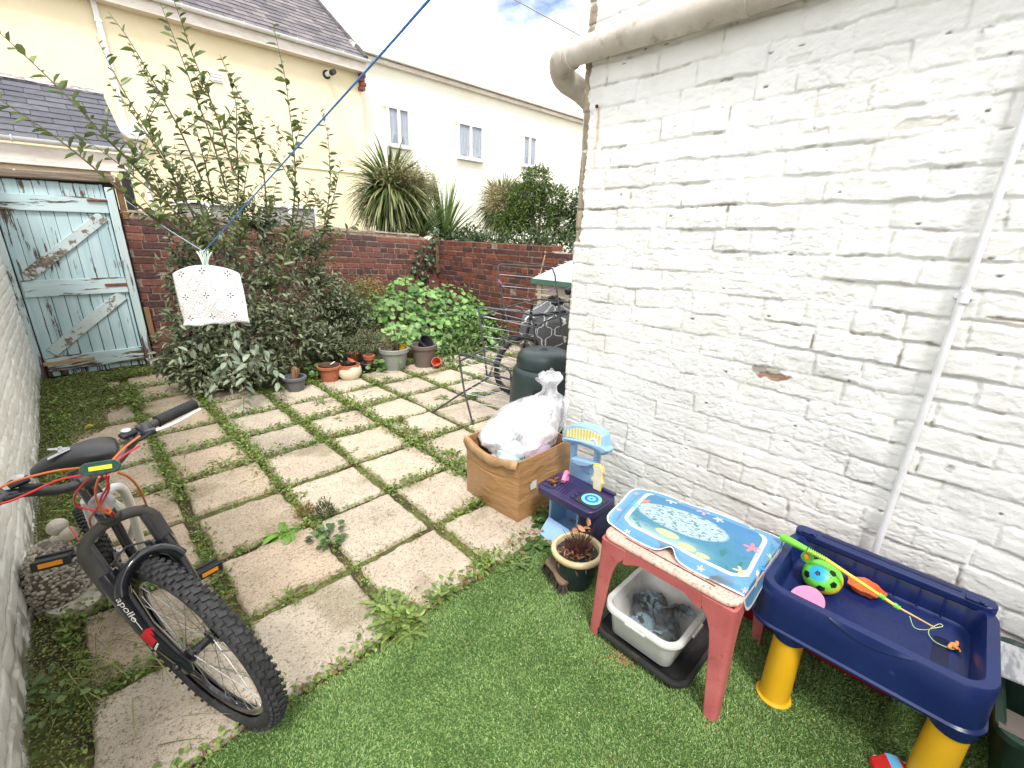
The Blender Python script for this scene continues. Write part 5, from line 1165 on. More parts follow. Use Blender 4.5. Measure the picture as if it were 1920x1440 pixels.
for (l0, l1, r0_, r1_, n, d) in (((1062, 340), (1112, 650), (1442, 372), (1482, 690), 5, 4.5), ((928, 620), (975, 960), (1302, 690), (1308, 1000), 6, 4.12), ((802, 930), (850, 1200), (1143, 1030), (1150, 1250), 6, 3.92), ((960, 620), (1250, 530), (1300, 700), (1530, 610), 5, 4.35), ((830, 910), (1100, 780), (1150, 1000), (1310, 880), 5, 4.05), ((830, 1130), (980, 1050), (1060, 1190), (1150, 1120), 4, 4.0)):
    for k in range(n):
        t = k/(n-1); a = (l0[0]+(l1[0]-l0[0])*t, l0[1]+(l1[1]-l0[1])*t); b = (r0_[0]+(r1_[0]-r0_[0])*t, r0_[1]+(r1_[1]-r0_[1])*t); g = MB(); g.tube([zp(a[0], a[1], d), zp(b[0], b[1], d+.03)], .0028, 5); g.build('wire', WIR, air)
PUR = mat('purple_clip', sr(130, 70, 130), sr(110, 56, 112), rough=.5)
for (a, b) in (((1062, 375), (1082, 408)), ((1440, 430), (1395, 458))): g = MB(); g.tube([zp(a[0], a[1], 4.48), zp((a[0]+b[0])/2, (a[1]+b[1])/2+2, 4.47), zp(b[0], b[1], 4.46)], [.012, .016, .006], 6, flat=.5); g.build('plastic_clip', PUR, air)

bc = gd(1020, 660, 3.75); BX, BY2 = bc[0], bc[1]
cbn = thing('compost_bin', (BX, BY2, 0), 'dark green plastic compost bin with domed lid behind the carton', 'compost bin'); R = .262
CBM = mat('compost_green', sr(44, 58, 60), sr(54, 70, 70), rough=.42, scale=4, bump=.05, bscale=120, rvar=.08)
g = MB(); g.lathe((BX, BY2, 0), [(R*1.12, 0), (R*1.10, .1), (R*1.06, .3), (R*1.0, .46), (R*.985, .50), (R*.93, .53), (R*.84, .545), (R*.80, .55)], 56); g.build('body', CBM, cbn, ang=50)
g = MB(); g.lathe((BX, BY2, .548), [(R*.80, 0), (R*.86, .003), (R*.875, .03), (R*.86, .075), (R*.78, .115), (R*.60, .135), (R*.3, .138), (.03, .136)], 56, cap0=True); lid = g.build('lid', CBM, cbn, ang=60)
g = MB(); g.lathe((BX-.0, BY2-.0, .68), [(.03, 0), (.034, .004), (.03, .010), (.018, .011), (.016, .004)], 20); g.build('vent_cap', BLACKP, lid)
dr = unit(np.array([-BX, -BY2, 0])); q = np.array([BX, BY2, .40])+unit(dr+np.array([-.12, .1, 0]))*R*1.035; g = MB(); g.lathe(tuple(q-dr*.0), [(.032, 0), (.032, .006), (.026, .008), (.024, .002)], 24, tuple(dr)); g.build('moulded_disc', CBM, cbn)

# ================================================================== carton and bags
def carton_mat():
    m = bpy.data.materials.new('taped_cardboard'); m.use_nodes = True; nt = m.node_tree; b = nt.nodes['Principled BSDF']
    v = NN(nt, 'ShaderNodeTexCoord').outputs['Object']
    n0 = NN(nt, 'ShaderNodeTexNoise', Vector=v, Scale=5., Detail=3.)
    sp = NN(nt, 'ShaderNodeSeparateXYZ', Vector=v)
    zz = NN(nt, 'ShaderNodeMath', dict(operation='MULTIPLY_ADD'), i0=n0.outputs[0], i1=.06, i2=sp.outputs[2])
    w = NN(nt, 'ShaderNodeTexNoise', Vector=v, Scale=7., Detail=6., Roughness=.6)
    sx_ = NN(nt, 'ShaderNodeMath', dict(operation='MULTIPLY_ADD'), i0=sp.outputs[1], i1=.10, i2=zz.outputs[0])
    sc_b = NN(nt, 'ShaderNodeMath', dict(operation='MULTIPLY'), i0=sx_.outputs[0], i1=15.)
    fl_b = NN(nt, 'ShaderNodeMath', dict(operation='FLOOR'), i0=sc_b.outputs[0]); fr_b = NN(nt, 'ShaderNodeMath', dict(operation='FRACT'), i0=sc_b.outputs[0])
    wn = NN(nt, 'ShaderNodeTexWhiteNoise', dict(noise_dimensions='1D'), W=fl_b.outputs[0])
    bl_ = NN(nt, 'ShaderNodeMath', dict(operation='MULTIPLY_ADD'), i0=wn.outputs[0], i1=.2, i2=w.outputs[0])
    r = NN(nt, 'ShaderNodeMapRange', Value=bl_.outputs[0], i1=.0, i2=1.2)
    c = NN(nt, 'ShaderNodeMix', dict(data_type='RGBA'), i0=r.outputs[0], i6=c4(sr(150, 112, 72)), i7=c4(sr(176, 136, 92)))
    wr = NN(nt, 'ShaderNodeTexNoise', Vector=NN(nt, 'ShaderNodeMapping', Vector=v, Scale=(3, 3, 9)).outputs[0], Scale=3., Detail=4., Distortion=.3)
    ed_ = NN(nt, 'ShaderNodeMapRange', Value=fr_b.outputs[0], i1=.06, i2=.0); n7 = NN(nt, 'ShaderNodeTexNoise', Vector=v, Scale=11., Detail=3.); m7 = NN(nt, 'ShaderNodeMapRange', Value=n7.outputs[0], i1=.45, i2=.6)
    hl = NN(nt, 'ShaderNodeMath', dict(operation='MULTIPLY'), i0=ed_.outputs[0], i1=m7.outputs[0])
    h2 = NN(nt, 'ShaderNodeMath', dict(operation='MULTIPLY'), i0=hl.outputs[0], i1=.6)
    c2 = NN(nt, 'ShaderNodeMix', dict(data_type='RGBA'), i0=h2.outputs[0], i6=c.outputs[2], i7=c4(sr(214, 184, 146))); nt.links.new(c2.outputs[2], b.inputs['Base Color'])
    b.inputs['Roughness'].default_value = .34
    hh_ = NN(nt, 'ShaderNodeMath', dict(operation='MULTIPLY_ADD'), i0=hl.outputs[0], i1=.12, i2=wr.outputs[0])
    bp = NN(nt, 'ShaderNodeBump', Strength=.6, Distance=.02, Height=hh_.outputs[0]); nt.links.new(bp.outputs[0], b.inputs['Normal']); return m
CART = carton_mat(); CARD = mat('bare_cardboard', sr(208, 172, 132), sr(176, 138, 98), rough=.85, scale=8, bump=.3)
x0, x1, y0, y1 = 1.575, 2.03, 1.525, 1.985; BH = .405
ct = thing('cardboard_box', ((x0+x1)/2, (y0+y1)/2, 0), 'battered brown cardboard box wound with tape at the corner of the white wing', 'cardboard box')
def ring_(z, grow, tb=0., n=10, sag=0.):
    P = []
    cs = [(x0, y0), (x0, y1), (x1, y1), (x1, y0)]
    for k in range(4):
        a, b = np.array(cs[k]), np.array(cs[(k+1) % 4]); d = unit(b-a); nn_ = np.array([-d[1], d[0]])
        for i in range(n):
            t = i/n; bul = (grow if k == 0 else grow*.35)*sin(pi*t); p = a+(b-a)*t+nn_*bul
            P.append((p[0], p[1], z+(sag*sin(pi*t) if k == 0 else 0)+(.006*sin(i*2.1+k) if tb else 0)))
    return P
g = MB(); rs = [ring_(z, gr, sag=s_) for z, gr, s_ in ((.012, .008, .0), (.06, .022, 0), (.14, .034, -.004), (.22, .040, -.008), (.275, .040, -.012), (.285, .034, -.013), (.295, .040, -.013), (.345, .034, -.03), (BH, .020, -.035))]
inn = [[(p[0]+(1.80-p[0])*.035, p[1]+(1.755-p[1])*.035, p[2]) for p in r] for r in (rs[-1], rs[-3], rs[1])]
g.loft(rs+inn, cap=False); n_ = len(rs[0]); off_ = len(g.v); g.add(rs[1], [tuple(range(n_))]); bx = g.build('carton', CART, ct, ang=30)
g = MB(); rr = ring_(BH, .02, sag=-.035)[:11]; jag = [(p[0]-.030-.004*sin(i*1.7), p[1], p[2]-.034-.010*sin(i*2.3)-.006*sin(i*5.1)) for i, p in enumerate(rr)]; up_ = [(p[0]-.014, p[1], p[2]+.008+.006*sin(i*1.3)) for i, p in enumerate(rr)]
g.add(list(rr)+up_+jag, [(i, i+1, 12+i, 11+i) for i in range(10)]+[(11+i, 12+i, 23+i, 22+i) for i in range(10)]); g.build('torn_flap', CARD, ct, solid=.003)
g = MB(); g.box((1.98, y0-.003, .155), (.001, .002, .001)); g = MB(); g.add([(1.655, y0-.018, .205), (1.70, y0-.02, .21), (1.70, y0-.02, .262), (1.668, y0-.018, .258), (1.652, y0-.016, .24)], [(0, 1, 2, 3, 4)]); g.build('paper_label', mat('paper', sr(226, 224, 222), sr(180, 180, 184), rough=.7, scale=40, stretch=(1, 1, 6)), ct)
g = MB()
for x_, y_ in ((x0+.05, y0+.04), (x0+.04, y1-.05), (x1-.05, y0+.05)): g.lathe((x_, y_-.012, .012), [(.018, 0), (.02, .004), (.02, .02), (.018, .024)], 14, (0, 1, 0))
tag(g.build('caster_wheels', BLACKP, ct))
def film(name, alpha=.5):
    m = bpy.data.materials.new(name); m.use_nodes = True; nt = m.node_tree; b = nt.nodes['Principled BSDF']; b.inputs['Roughness'].default_value = .22; b.inputs['Base Color'].default_value = c4(sr(246, 246, 250))
    v = NN(nt, 'ShaderNodeTexCoord').outputs['Object']; n = NN(nt, 'ShaderNodeTexNoise', Vector=NN(nt, 'ShaderNodeMapping', Vector=v, Scale=(7, 16, 2), Rotation=(.3, .5, .2)).outputs[0], Scale=1.7, Detail=5., Roughness=.5, Distortion=.8)
    bp = NN(nt, 'ShaderNodeBump', Strength=.7, Distance=.010, Height=n.outputs[0]); nt.links.new(bp.outputs[0], b.inputs['Normal'])
    r = NN(nt, 'ShaderNodeMapRange', Value=n.outputs[0], i1=.35, i2=.7, i3=alpha-.18, i4=min(1., alpha+.3)); nt.links.new(r.outputs[0], b.inputs['Alpha']); return m
FILM = film('clear_film', .34); FILM2 = film('thin_film', .28)
def blobmesh(name, c, r, m, parent, seed, amp=.12, f=3., nu=64, nv=40, squash=None, pinch=None, smooth=True, pleat=0):
    u, v = np.meshgrid(np.linspace(0, 2*pi, nu, endpoint=False), np.linspace(.02, pi-.02, nv), indexing='ij')
    d = np.stack([np.cos(u)*np.sin(v), np.sin(u)*np.sin(v), np.cos(v)], -1)
    h = 1+amp*(fbm(d[..., 0]*f+seed+5, d[..., 1]*f+d[..., 2]*f*.7+9, 1, 4, seed)-.5)*2.2+pleat*np.sin(u*17+3*np.sin(v*2))*np.sin(v)**2
    if pinch: h = h*(1-pinch*sst(.5, .98, d[..., 2]))
    P = np.array(c)+d*h[..., None]*np.array(r)
    if squash: P = squash(P)
    i = np.arange(nu*(nv-1)); a = (i//(nv-1)); j = i % (nv-1); b = (a+1) % nu
    return npmesh(name, P.reshape(-1, 3), np.stack([a*nv+j, b*nv+j, b*nv+j+1, a*nv+j+1], 1), m, parent, smooth=smooth)
def clampbox(P):
    P = P.copy(); P[..., 2] += .42*(P[..., 0]-1.80)*sst(.40, .50, P[..., 2])+.10*(1.76-P[..., 1])*sst(.42, .5, P[..., 2])
    P[..., 0] = np.where(P[..., 2] < .43, np.clip(P[..., 0], x0+.03, x1-.03), P[..., 0]); P[..., 1] = np.where(P[..., 2] < .43, np.clip(P[..., 1], y0+.03, y1-.03), P[..., 1]); return P
b1 = thing('plastic_bag', (1.78, 1.76, .3), 'big clear plastic bag of pale rubbish bulging out of the cardboard box', 'plastic bag')
bm_ = blobmesh('film', (1.795, 1.755, .445), (.235, .235, .165), FILM, b1, 3, .11, 2.0, 90, 60, squash=clampbox)
for k, (dx, dy, dz, r_, cc_) in enumerate(((-.08, .06, .02, .085, sr(236, 238, 240)), (.02, .02, .07, .09, sr(232, 228, 226)), (-.1, -.06, -.03, .075, sr(196, 226, 222)), (.07, -.08, -.02, .08, sr(226, 205, 198)), (.0, -.12, -.05, .07, sr(196, 172, 190)), (.10, .06, .0, .09, sr(240, 238, 236)), (-.04, .12, -.04, .08, sr(222, 224, 230)), (-.12, .0, -.08, .06, sr(214, 180, 176)))):
    blobmesh('contents', (1.79+dx*1.2, 1.755+dy*1.2, .43+dz+.42*dx), (r_*1.3, r_*1.25, r_*.95), mat('rubbish', cc_, tuple(x_*.8 for x_ in cc_), rough=.7, scale=12, bump=.8, bscale=20), b1, 11+k, .3, 3, 24, 16)
b2c = np.array([2.005, 1.70, .52]); b2 = thing('plastic_bag', tuple(b2c-np.array([0, 0, .12])), 'tall knotted clear plastic bag standing at the wall corner behind the bigger bag', 'plastic bag')
def gather(P):
    z = P[..., 2]; k = sst(.60, .68, z); k2 = sst(.70, .78, z); w = 1-.62*k+.75*k2; c_ = b2c
    P[..., 0] = c_[0]+(P[..., 0]-c_[0])*w; P[..., 1] = c_[1]+(P[..., 1]-c_[1])*w; P[..., 0] = np.minimum(P[..., 0], WALLX-.035+10*(P[..., 1] > CORY+.03)); return P
blobmesh('film', tuple(b2c+np.array([0, 0, .06])), (.125, .125, .22), FILM2, b2, 21, .14, 3.4, 96, 60, squash=gather, pleat=.05)
blobmesh('contents', (1.99, 1.69, .47), (.07, .07, .09), mat('dark_rubbish', sr(92, 80, 78), sr(196, 190, 186), rough=.6, scale=9), b2, 31, .25, 3, 24, 16)
blobmesh('contents', (2.0, 1.73, .55), (.07, .07, .08), mat('pale_rubbish', sr(226, 226, 228), sr(190, 188, 186), rough=.6, scale=9), b2, 33, .3, 3, 24, 16)

# ================================================================== toy kitchen
KB = mat('toy_light_blue', sr(150, 190, 226), sr(140, 180, 220), rough=.38, scale=6, spec=.5); KN = mat('toy_navy_purple', sr(54, 48, 88), sr(46, 42, 78), rough=.35, scale=6); KP = mat('toy_pink', sr(236, 132, 176), rough=.35)
kt = thing('toy_kitchen', (1.72, 1.24, 0), 'small light blue and navy toy kitchen standing against the white wall beside the carton', 'toy kitchen')
TX = Matrix(((0, 0, 1, 0), (1, 0, 0, 0), (0, 1, 0, 0), (0, 0, 0, 1)))     # outline given as (Y, Z), thickness along X
def kpx(pts, X): return [(lambda q: (q[1], q[2]))(gx(840+x*.25, 660+y*.25, X)) for x, y in pts]
g = MB(); g.prism(rrect(.235, .375, .045, 5, 1.715, 1.238), .258, .302); g.build('countertop', KN, kt, bevel=.008, seg=3)
g = MB(); g.prism([(x*.0+p[0], p[1]) for x, p in zip(range(99), rrect(.215, .355, .04, 5, 1.715, 1.238))], .302, .304)
hob = MB(); hob.prism(rrect(.13, .135, .015, 4, 1.70, 1.125), .303, .308); hb = hob.build('hob', mat('hob_black', sr(34, 34, 40), sr(58, 58, 66), rough=.6, scale=180), kt)
g = MB(); g.lathe((1.70, 1.125, .3085), [(.052, 0), (.052, .002), (.046, .003)], 36); g.build('burner', mat('burner_blue', sr(120, 205, 240), rough=.4), hb)
g = MB(); g.lathe((1.70, 1.125, .3118), [(.036, 0), (.036, .001), (.022, .001), (.022, 0)], 30, cap0=False, cap1=False); g.lathe((1.70, 1.125, .3118), [(.008, 0), (.008, .001)], 16); g.build('burner_ring', mat('burner_dark', sr(50, 110, 180), rough=.4), hb)
g = MB()
for k in range(5): g.bar((1.645+k*.0, 1.255+k*.018, .3045), (1.755, 1.275+k*.018, .3045), .006, .006)
g.build('drain_ridge', KN, kt, bevel=.002)
for k in range(3): g = MB(); g.lathe((1.648+k*.032, 1.205, .302), [(.012, 0), (.012, .010), (.010, .013), (.006, .013)], 16); g.build('knob', KN, kt)
g = MB(); oo = rrect(.14, .085, .02, 4, 1.70, 1.375); ii = rrect(.122, .067, .015, 4, 1.70, 1.375); n_ = len(oo); g.loft([[(p[0], p[1], .302) for p in oo], [(p[0], p[1], .3065) for p in oo], [(p[0], p[1], .3065) for p in ii], [(p[0], p[1], .303) for p in ii]], cap='b'); g.build('sink', KN, kt)
lf = MB(); n = 26; P = np.stack([RG.uniform(1.66, 1.74, n), RG.uniform(1.345, 1.40, n), RG.uniform(.306, .318, n)], 1)
o = leaves('dead_leaves', P, RG.normal(size=P.shape)*np.array([1, 1, .3]), np.array([0, 0, 1.])+RG.normal(size=P.shape)*.5, .026, .016, sr(120, 76, 46), sr(176, 124, 82), org=(1.7, 1.37, .31)); tag(o, 'brown dead leaves lying in the toy sink', 'leaves', kind='stuff')
g = MB(); g.tube(smooth_path([(1.765, 1.345, .30), (1.765, 1.345, .335), (1.75, 1.335, .352), (1.715, 1.318, .350), (1.69, 1.305, .338)], 5), [.016]*10+[.013]*11, 10); g.build('tap', KP, kt)
XB = 1.90
g = MB(); g.prism(kpx([(920, 845), (1030, 872), (1116, 880), (1062, 1012), (918, 965)], XB-.02), XB-.03, XB+.01, TX); g.build('back_panel', KB, kt, bevel=.006, seg=3)
g = MB(); g.prism(kpx([(922, 680), (958, 690), (944, 795), (1094, 830), (1102, 725), (1130, 735), (1119, 885), (921, 855)], XB-.02), XB-.03, XB+.01, TX); g.build('window_frame', KB, kt, bevel=.006, seg=3)
g = MB(); g.prism(kpx([(940, 786), (1108, 826), (1100, 838), (1070, 850), (1000, 846), (955, 822)], XB-.05), XB-.075, XB-.025, TX); g.build('shelf', KB, kt, bevel=.005)
g = MB(); g.prism(kpx([(865, 645), (872, 665), (1000, 690), (1100, 728), (1165, 772), (1200, 762), (1212, 742), (1188, 715), (1178, 625), (1140, 590), (1080, 562), (1010, 545), (950, 540), (900, 560), (880, 590), (876, 625)], XB-.04), XB-.06, XB+.01, TX); kc = g.build('canopy', KB, kt, bevel=.012, seg=3)
g = MB(); g.prism(kpx([(872, 648), (1000, 675), (1100, 712), (1172, 757), (1196, 748), (1206, 738), (1150, 705), (1010, 662), (876, 640)], XB-.07), XB-.085, XB-.058, TX); g.build('canopy_lip', KB, kc, bevel=.005)
def stripes():
    m = bpy.data.materials.new('yellow_stripes'); m.use_nodes = True; nt = m.node_tree; b = nt.nodes['Principled BSDF']; b.inputs['Roughness'].default_value = .5; v = NN(nt, 'ShaderNodeTexCoord').outputs['Object']
    w = NN(nt, 'ShaderNodeTexWave', dict(bands_direction='Y'), Vector=v, Scale=16.); r = NN(nt, 'ShaderNodeMapRange', Value=w.outputs[1] if False else w.outputs[0], i1=.45, i2=.55)
    mx = NN(nt, 'ShaderNodeMix', dict(data_type='RGBA'), i0=0.5, i6=c4(sr(214, 196, 74)), i7=c4(sr(238, 234, 200))); nt.links.new(w.outputs[1], mx.inputs[0]); nt.links.new(mx.outputs[2], b.inputs['Base Color']); return m
g = MB(); g.prism(kpx([(884, 632), (892, 580), (960, 568), (1060, 585), (1150, 635), (1146, 700), (1100, 690), (1000, 655)], XB-.062), XB-.064, XB-.059, TX); g.build('sticker', stripes(), kc)
q = gx(840+1094*.25, 660+680*.25, XB-.065); g = MB(); g.lathe(tuple(q), [(.020, 0), (.027, .002), (.027, .008), (.021, .010), (.019, .004)], 24, (-1, 0, 0), cap1=True); g.build('dial', mat('dial_cream', sr(232, 234, 238), rough=.4), kc)
g = MB(); q = gx(840+1010*.25, 660+925*.25, XB-.03); g.box((XB-.032, q[1]-.02, .36), (.012, .07, .05)); g.build('oven_relief', KB, kt, bevel=.005)
g = MB(); g.box((1.822, 1.105, .311), (.020, .085, .016)); g.build('spice_rack', KN, kt, bevel=.004)
# base cabinet, left bay open with its door let down; right bay navy
g = MB(); g.box((1.76, 1.385, .13), (.15, .014, .256)); g.box((1.76, 1.195, .13), (.15, .014, .256)); g.box((1.83, 1.29, .13), (.012, .18, .256)); g.box((1.76, 1.29, .012), (.15, .18, .02)); g.build('cabinet', KB, kt, bevel=.004)
a = [gz(1037, 966, .09), gz(1024, 1003, .008), gz(1064, 1020, .008), gz(1080, 985, .09)]
g = MB(); P4 = [(1.685, 1.385, .075), (1.595, 1.378, .012), (1.575, 1.225, .012), (1.672, 1.205, .075)]; up4 = [(p[0]-.006, p[1], p[2]+.012) for p in P4]; g.add(P4+up4, [(0, 1, 2, 3), (7, 6, 5, 4), (0, 4, 5, 1), (1, 5, 6, 2), (2, 6, 7, 3), (3, 7, 4, 0)]); g.build('oven_door', KB, kt, bevel=.004)
g = MB(); g.box((1.76, 1.125, .13), (.16, .12, .256)); g.build('side_cabinet', KN, kt, bevel=.012, seg=3)
# cut-out toast shaped board standing on the counter
def toast(s=1.): return [(.00, 0), (.022*s, 0), (.026*s, .01), (.030*s, .05), (.042*s, .058), (.036*s, .075), (.030*s, .085), (.030*s, .12), (.038*s, .135), (.030*s, .158), (.0, .166), (-.030*s, .158), (-.038*s, .135), (-.030*s, .12), (-.030*s, .085), (-.045*s, .06), (-.040*s, .045), (-.030*s, .055), (-.026*s, .01), (-.022*s, 0)]
q = gx(1118, 930, 1.80); tq = thing('toy_board', (1.80, q[1], .302), 'small cream toast-shaped cut-out board with a yellow rim on the toy kitchen counter', 'toy')
g = MB(); g.prism([(q[1]-p[0]*1.0, .303+p[1]*.95) for p in toast()], 1.797, 1.803, TX); g.build('rim', mat('yellow_rim', sr(226, 216, 96), rough=.45), tq, bevel=.002)
g = MB(); g.prism([(q[1]-p[0]*.78, .308+p[1]*.86) for p in toast()], 1.794, 1.7972, TX); g.build('face', mat('cream_board', sr(238, 232, 204), sr(222, 214, 186), rough=.5, scale=20), tq)

# ================================================================== glazed pot, brush head, dead leaves
c = np.array([1.462, 1.022, 0.]); gp = thing('plant_pot', c, 'dark green glazed pot with cream rim and a dead twiggy plant by the toy kitchen', 'plant pot')
g = MB(); g.lathe(c, [(.070, 0), (.078, .01), (.098, .09), (.110, .16), (.112, .175)], 48); g.build('pot_body', mat('dark_glaze', sr(30, 42, 48), sr(44, 56, 58), rough=.18, scale=4, c3=sr(92, 76, 58), s3=3, lo3=.6, hi3=.75), gp)
g = MB(); g.lathe(c, [(.110, .172), (.120, .176), (.124, .188), (.122, .198), (.114, .202), (.102, .200), (.098, .185), (.096, .15)], 48, cap0=False, cap1=False); g.build('rim', mat('cream_glaze', sr(214, 198, 158), sr(180, 158, 116), rough=.25, scale=7), gp, ang=60)
g = MB(); g.lathe(c, [(.001, .165), (.05, .17), (.10, .160)], 24, cap0=False, cap1=False); g.build('soil', SOILP, gp)
n = 260; P = c+np.stack([RG.normal(size=n)*.045, RG.normal(size=n)*.045, .168+RG.random(n)*.02], 1); leaves('leaf_litter', P, RG.normal(size=P.shape)*np.array([1, 1, .4]), np.array([0, 0, 1.])+RG.normal(size=P.shape)*.6, RG.uniform(.012, .04, n), .010, sr(96, 52, 32), sr(188, 128, 88), parent=gp)
g = MB()
for _ in range(70):
    a = random.uniform(0, 2*pi); r_ = random.uniform(0, .03); e = random.uniform(.02, .075); hgt = random.uniform(.05, .15); b0 = c+np.array([r_*cos(a), r_*sin(a), .168]); g.tube(smooth_path([b0, b0+np.array([cos(a)*e*.4, sin(a)*e*.4, hgt*.55]), b0+np.array([cos(a+.4)*e, sin(a+.4)*e, hgt])], 3), [.0018]*4+[.001]*3, 4)
g.build('twigs', mat('dead_twig', sr(78, 42, 32), sr(52, 32, 28), rough=.8), gp)
P = c+np.array([[.02, -.01, .30], [.035, -.025, .31], [.0, .0, .29], [.03, .01, .285], [.01, -.03, .30]]); leaves('dry_leaves', P, RG.normal(size=P.shape), np.array([-.3, -.4, .8])+RG.normal(size=P.shape)*.4, .045, .028, sr(204, 150, 108), sr(176, 122, 84), parent=gp)
BRW = mat('worn_wood', sr(128, 106, 84), sr(92, 74, 60), rough=.8, scale=10, stretch=(3, 1, 3), c3=sr(164, 150, 130), s3=20, lo3=.58, hi3=.72)
ba, bb = gz(1028, 1048, .085), gz(1062, 1096, .065); br = thing('brush_head', ((ba[0]+bb[0])/2, (ba[1]+bb[1])/2, 0), 'worn wooden broom head with dark bristles leaning on the glazed pot', 'broom head')
ax = unit(bb-ba); sd = unit(np.cross(ax, [0, 0, 1.])); upb = np.cross(sd, ax); rings = []
for t, w in ((0, .012), (.04, .024), (.15, .030), (.3, .025), (.5, .024), (.75, .030), (.93, .032), (.985, .022), (1, .012)):
    p = ba+(bb-ba)*t; rings.append([tuple(p+sd*w*cos(a)+upb*.013*sin(a)*(1 if w > .013 else .6)) for a in np.linspace(0, 2*pi, 14, endpoint=False)])
g = MB(); g.loft(rings); g.build('block', BRW, br, ang=60)
g = MB(); mid = (ba+bb)/2+upb*.013; g.lathe(tuple(mid), [(.007, 0), (.007, .004), (.004, .004)], 12, tuple(upb)); g.build('screw', mat('brass', sr(170, 150, 90), rough=.4, metal=.8), br)
n = 900; t = RG.random(n); s_ = RG.uniform(-1, 1, n); P = ba+(bb-ba)*(.03+.96*t[:, None])+sd*(s_*.024)[:, None]-upb*.01; D = -upb*1+sd*(s_*.35)[:, None]+ax*((t-.5)*.7)[:, None]+RG.normal(size=(n, 3))*.08
straps('bristles', P, D, np.minimum(RG.uniform(.05, .07, n), 1), .0022, sr(48, 42, 40), sr(120, 108, 98), droop=.1, seg=2, parent=br, m=GRASSM)
n = 46; q = gz(1022, 1010); P = q+np.stack([RG.normal(size=n)*.06, RG.normal(size=n)*.06, RG.uniform(.018, .04, n)], 1); o = leaves('fallen_leaves', P, RG.normal(size=P.shape)*np.array([1, 1, .25]), np.array([0, 0, 1.])+RG.normal(size=P.shape)*.4, RG.uniform(.02, .045, n), .022, sr(150, 110, 76), sr(206, 176, 136), org=q); tag(o, 'dry brown fallen leaves between the carton and the glazed pot', 'leaves', kind='stuff')

# ================================================================== red table, water mat, trays
FR = mat('faded_red_plastic', sr(172, 84, 84), sr(196, 112, 108), rough=.6, scale=5, c3=sr(150, 74, 66), s3=40, lo3=.55, hi3=.72, bump=.1, bscale=160)
FT = mat('bleached_table_top', sr(204, 158, 144), sr(220, 186, 172), rough=.75, scale=4, c3=sr(132, 92, 72), s3=90, lo3=.52, hi3=.68, bump=.15, bscale=160)
tx0, tx1, ty0, ty1, TH = 1.285, 1.745, .285, .795, .498
rt = thing('plastic_table', ((tx0+tx1)/2, (ty0+ty1)/2, 0), 'faded red plastic children\'s table carrying the blue water mat', 'table')
g = MB(); g.prism(rrect(tx1-tx0, ty1-ty0, .05, 6, (tx0+tx1)/2, (ty0+ty1)/2), TH-.022, TH); g.build('table_top', FT, rt, bevel=.009, seg=3)
g = MB(); g.box((tx0+.040, (ty0+ty1)/2, TH-.001), (.006, .34, .006)); g.build('dirt_groove', mat('groove_dirt', sr(98, 70, 58), rough=.9, c2=sr(60, 44, 38), scale=60), rt, bevel=.002)
def apron(L, wf=.046, wt=.085, ap=.062):            # side elevation of two legs joined by an arched apron
    H_ = TH-.018; p = [(-.012, 0), (wf-.012, 0), (wt-.02, H_-.17)]
    for k in range(7): a = pi-pi/2*k/6; p.append((wt+.045+.065*cos(a), H_-ap-.065+.065*sin(a)))
    q = [(L-x, z) for x, z in p[::-1]]; return p+q+[(L+.0, H_), (0, H_)]
def wallstrip(name, axis, pos, th, a0, L, hide=None):
    pl = apron(L); g = MB()
    if axis == 'X': g.prism([(a0+p[0], p[1]) for p in pl], pos, pos+th, TX)
    else: g.prism([(a0+p[0], p[1]) for p in pl], -pos-th, -pos, Matrix(((1, 0, 0, 0), (0, 0, -1, 0), (0, 1, 0, 0), (0, 0, 0, 1))))
    return g
# skirt with legs: four faces cut to arches, each leg flared out toward its foot
def legmesh(sx, sy):
    cx, cy = (tx0 if sx < 0 else tx1), (ty0 if sy < 0 else ty1); g = MB(); rings = []
    for z, w, fl in ((0, .040, .012), (.03, .044, .010), (.15, .052, .007), (.30, .062, .003), (.36, .070, .001), (.405, .086, 0), (.435, .108, 0), (.476, .112, 0)):
        ox, oy = cx+sx*fl, cy+sy*fl; r = .018; P = []
        # L-shaped section, rounded outer corner
        arc = [(ox-sx*r*(1-cos(a)), oy-sy*r*(1-sin(a))) for a in np.linspace(0, pi/2, 5)]
        P = [(ox, oy-sy*w)]+arc+[(ox-sx*w, oy), (ox-sx*w, oy-sy*.010), (ox-sx*.014, oy-sy*.014), (ox-sx*.010, oy-sy*w)]
        rings.append([(p[0], p[1], z) for p in P])
    g.loft(rings); return g
for sx in (-1, 1):
    for sy in (-1, 1): legmesh(sx, sy).build('leg', FR, rt, bevel=.003, ang=35)
def arch_apron(a, b, fix, axis, sgn):
    g = MB(); n = 24; vs = []
    for i in range(n+1):
        t = a+(b-a)*i/n; e = min(t-a, b-t); d = .034+.030*sst(.07, .0, e)
        for off in (0, .010):
            for z in (TH-.020-d, TH-.020):
                p = (fix-sgn*off, t, z) if axis == 'X' else (t, fix-sgn*off, z); vs.append(p)
    fs = []
    for i in range(n):
        k = i*4; fs += [(k, k+4, k+5, k+1), (k+2, k+3, k+7, k+6), (k, k+2, k+6, k+4), (k+1, k+5, k+7, k+3)]
    g.add(vs, fs+[(0, 1, 3, 2), (n*4, n*4+2, n*4+3, n*4+1)]); g.build('apron', FR, rt, ang=50)
arch_apron(ty0+.105, ty1-.105, tx0+.001, 'X', -1); arch_apron(ty0+.105, ty1-.105, tx1-.001, 'X', 1); arch_apron(tx0+.105, tx1-.105, ty0+.001, 'Y', -1); arch_apron(tx0+.105, tx1-.105, ty1-.001, 'Y', 1)

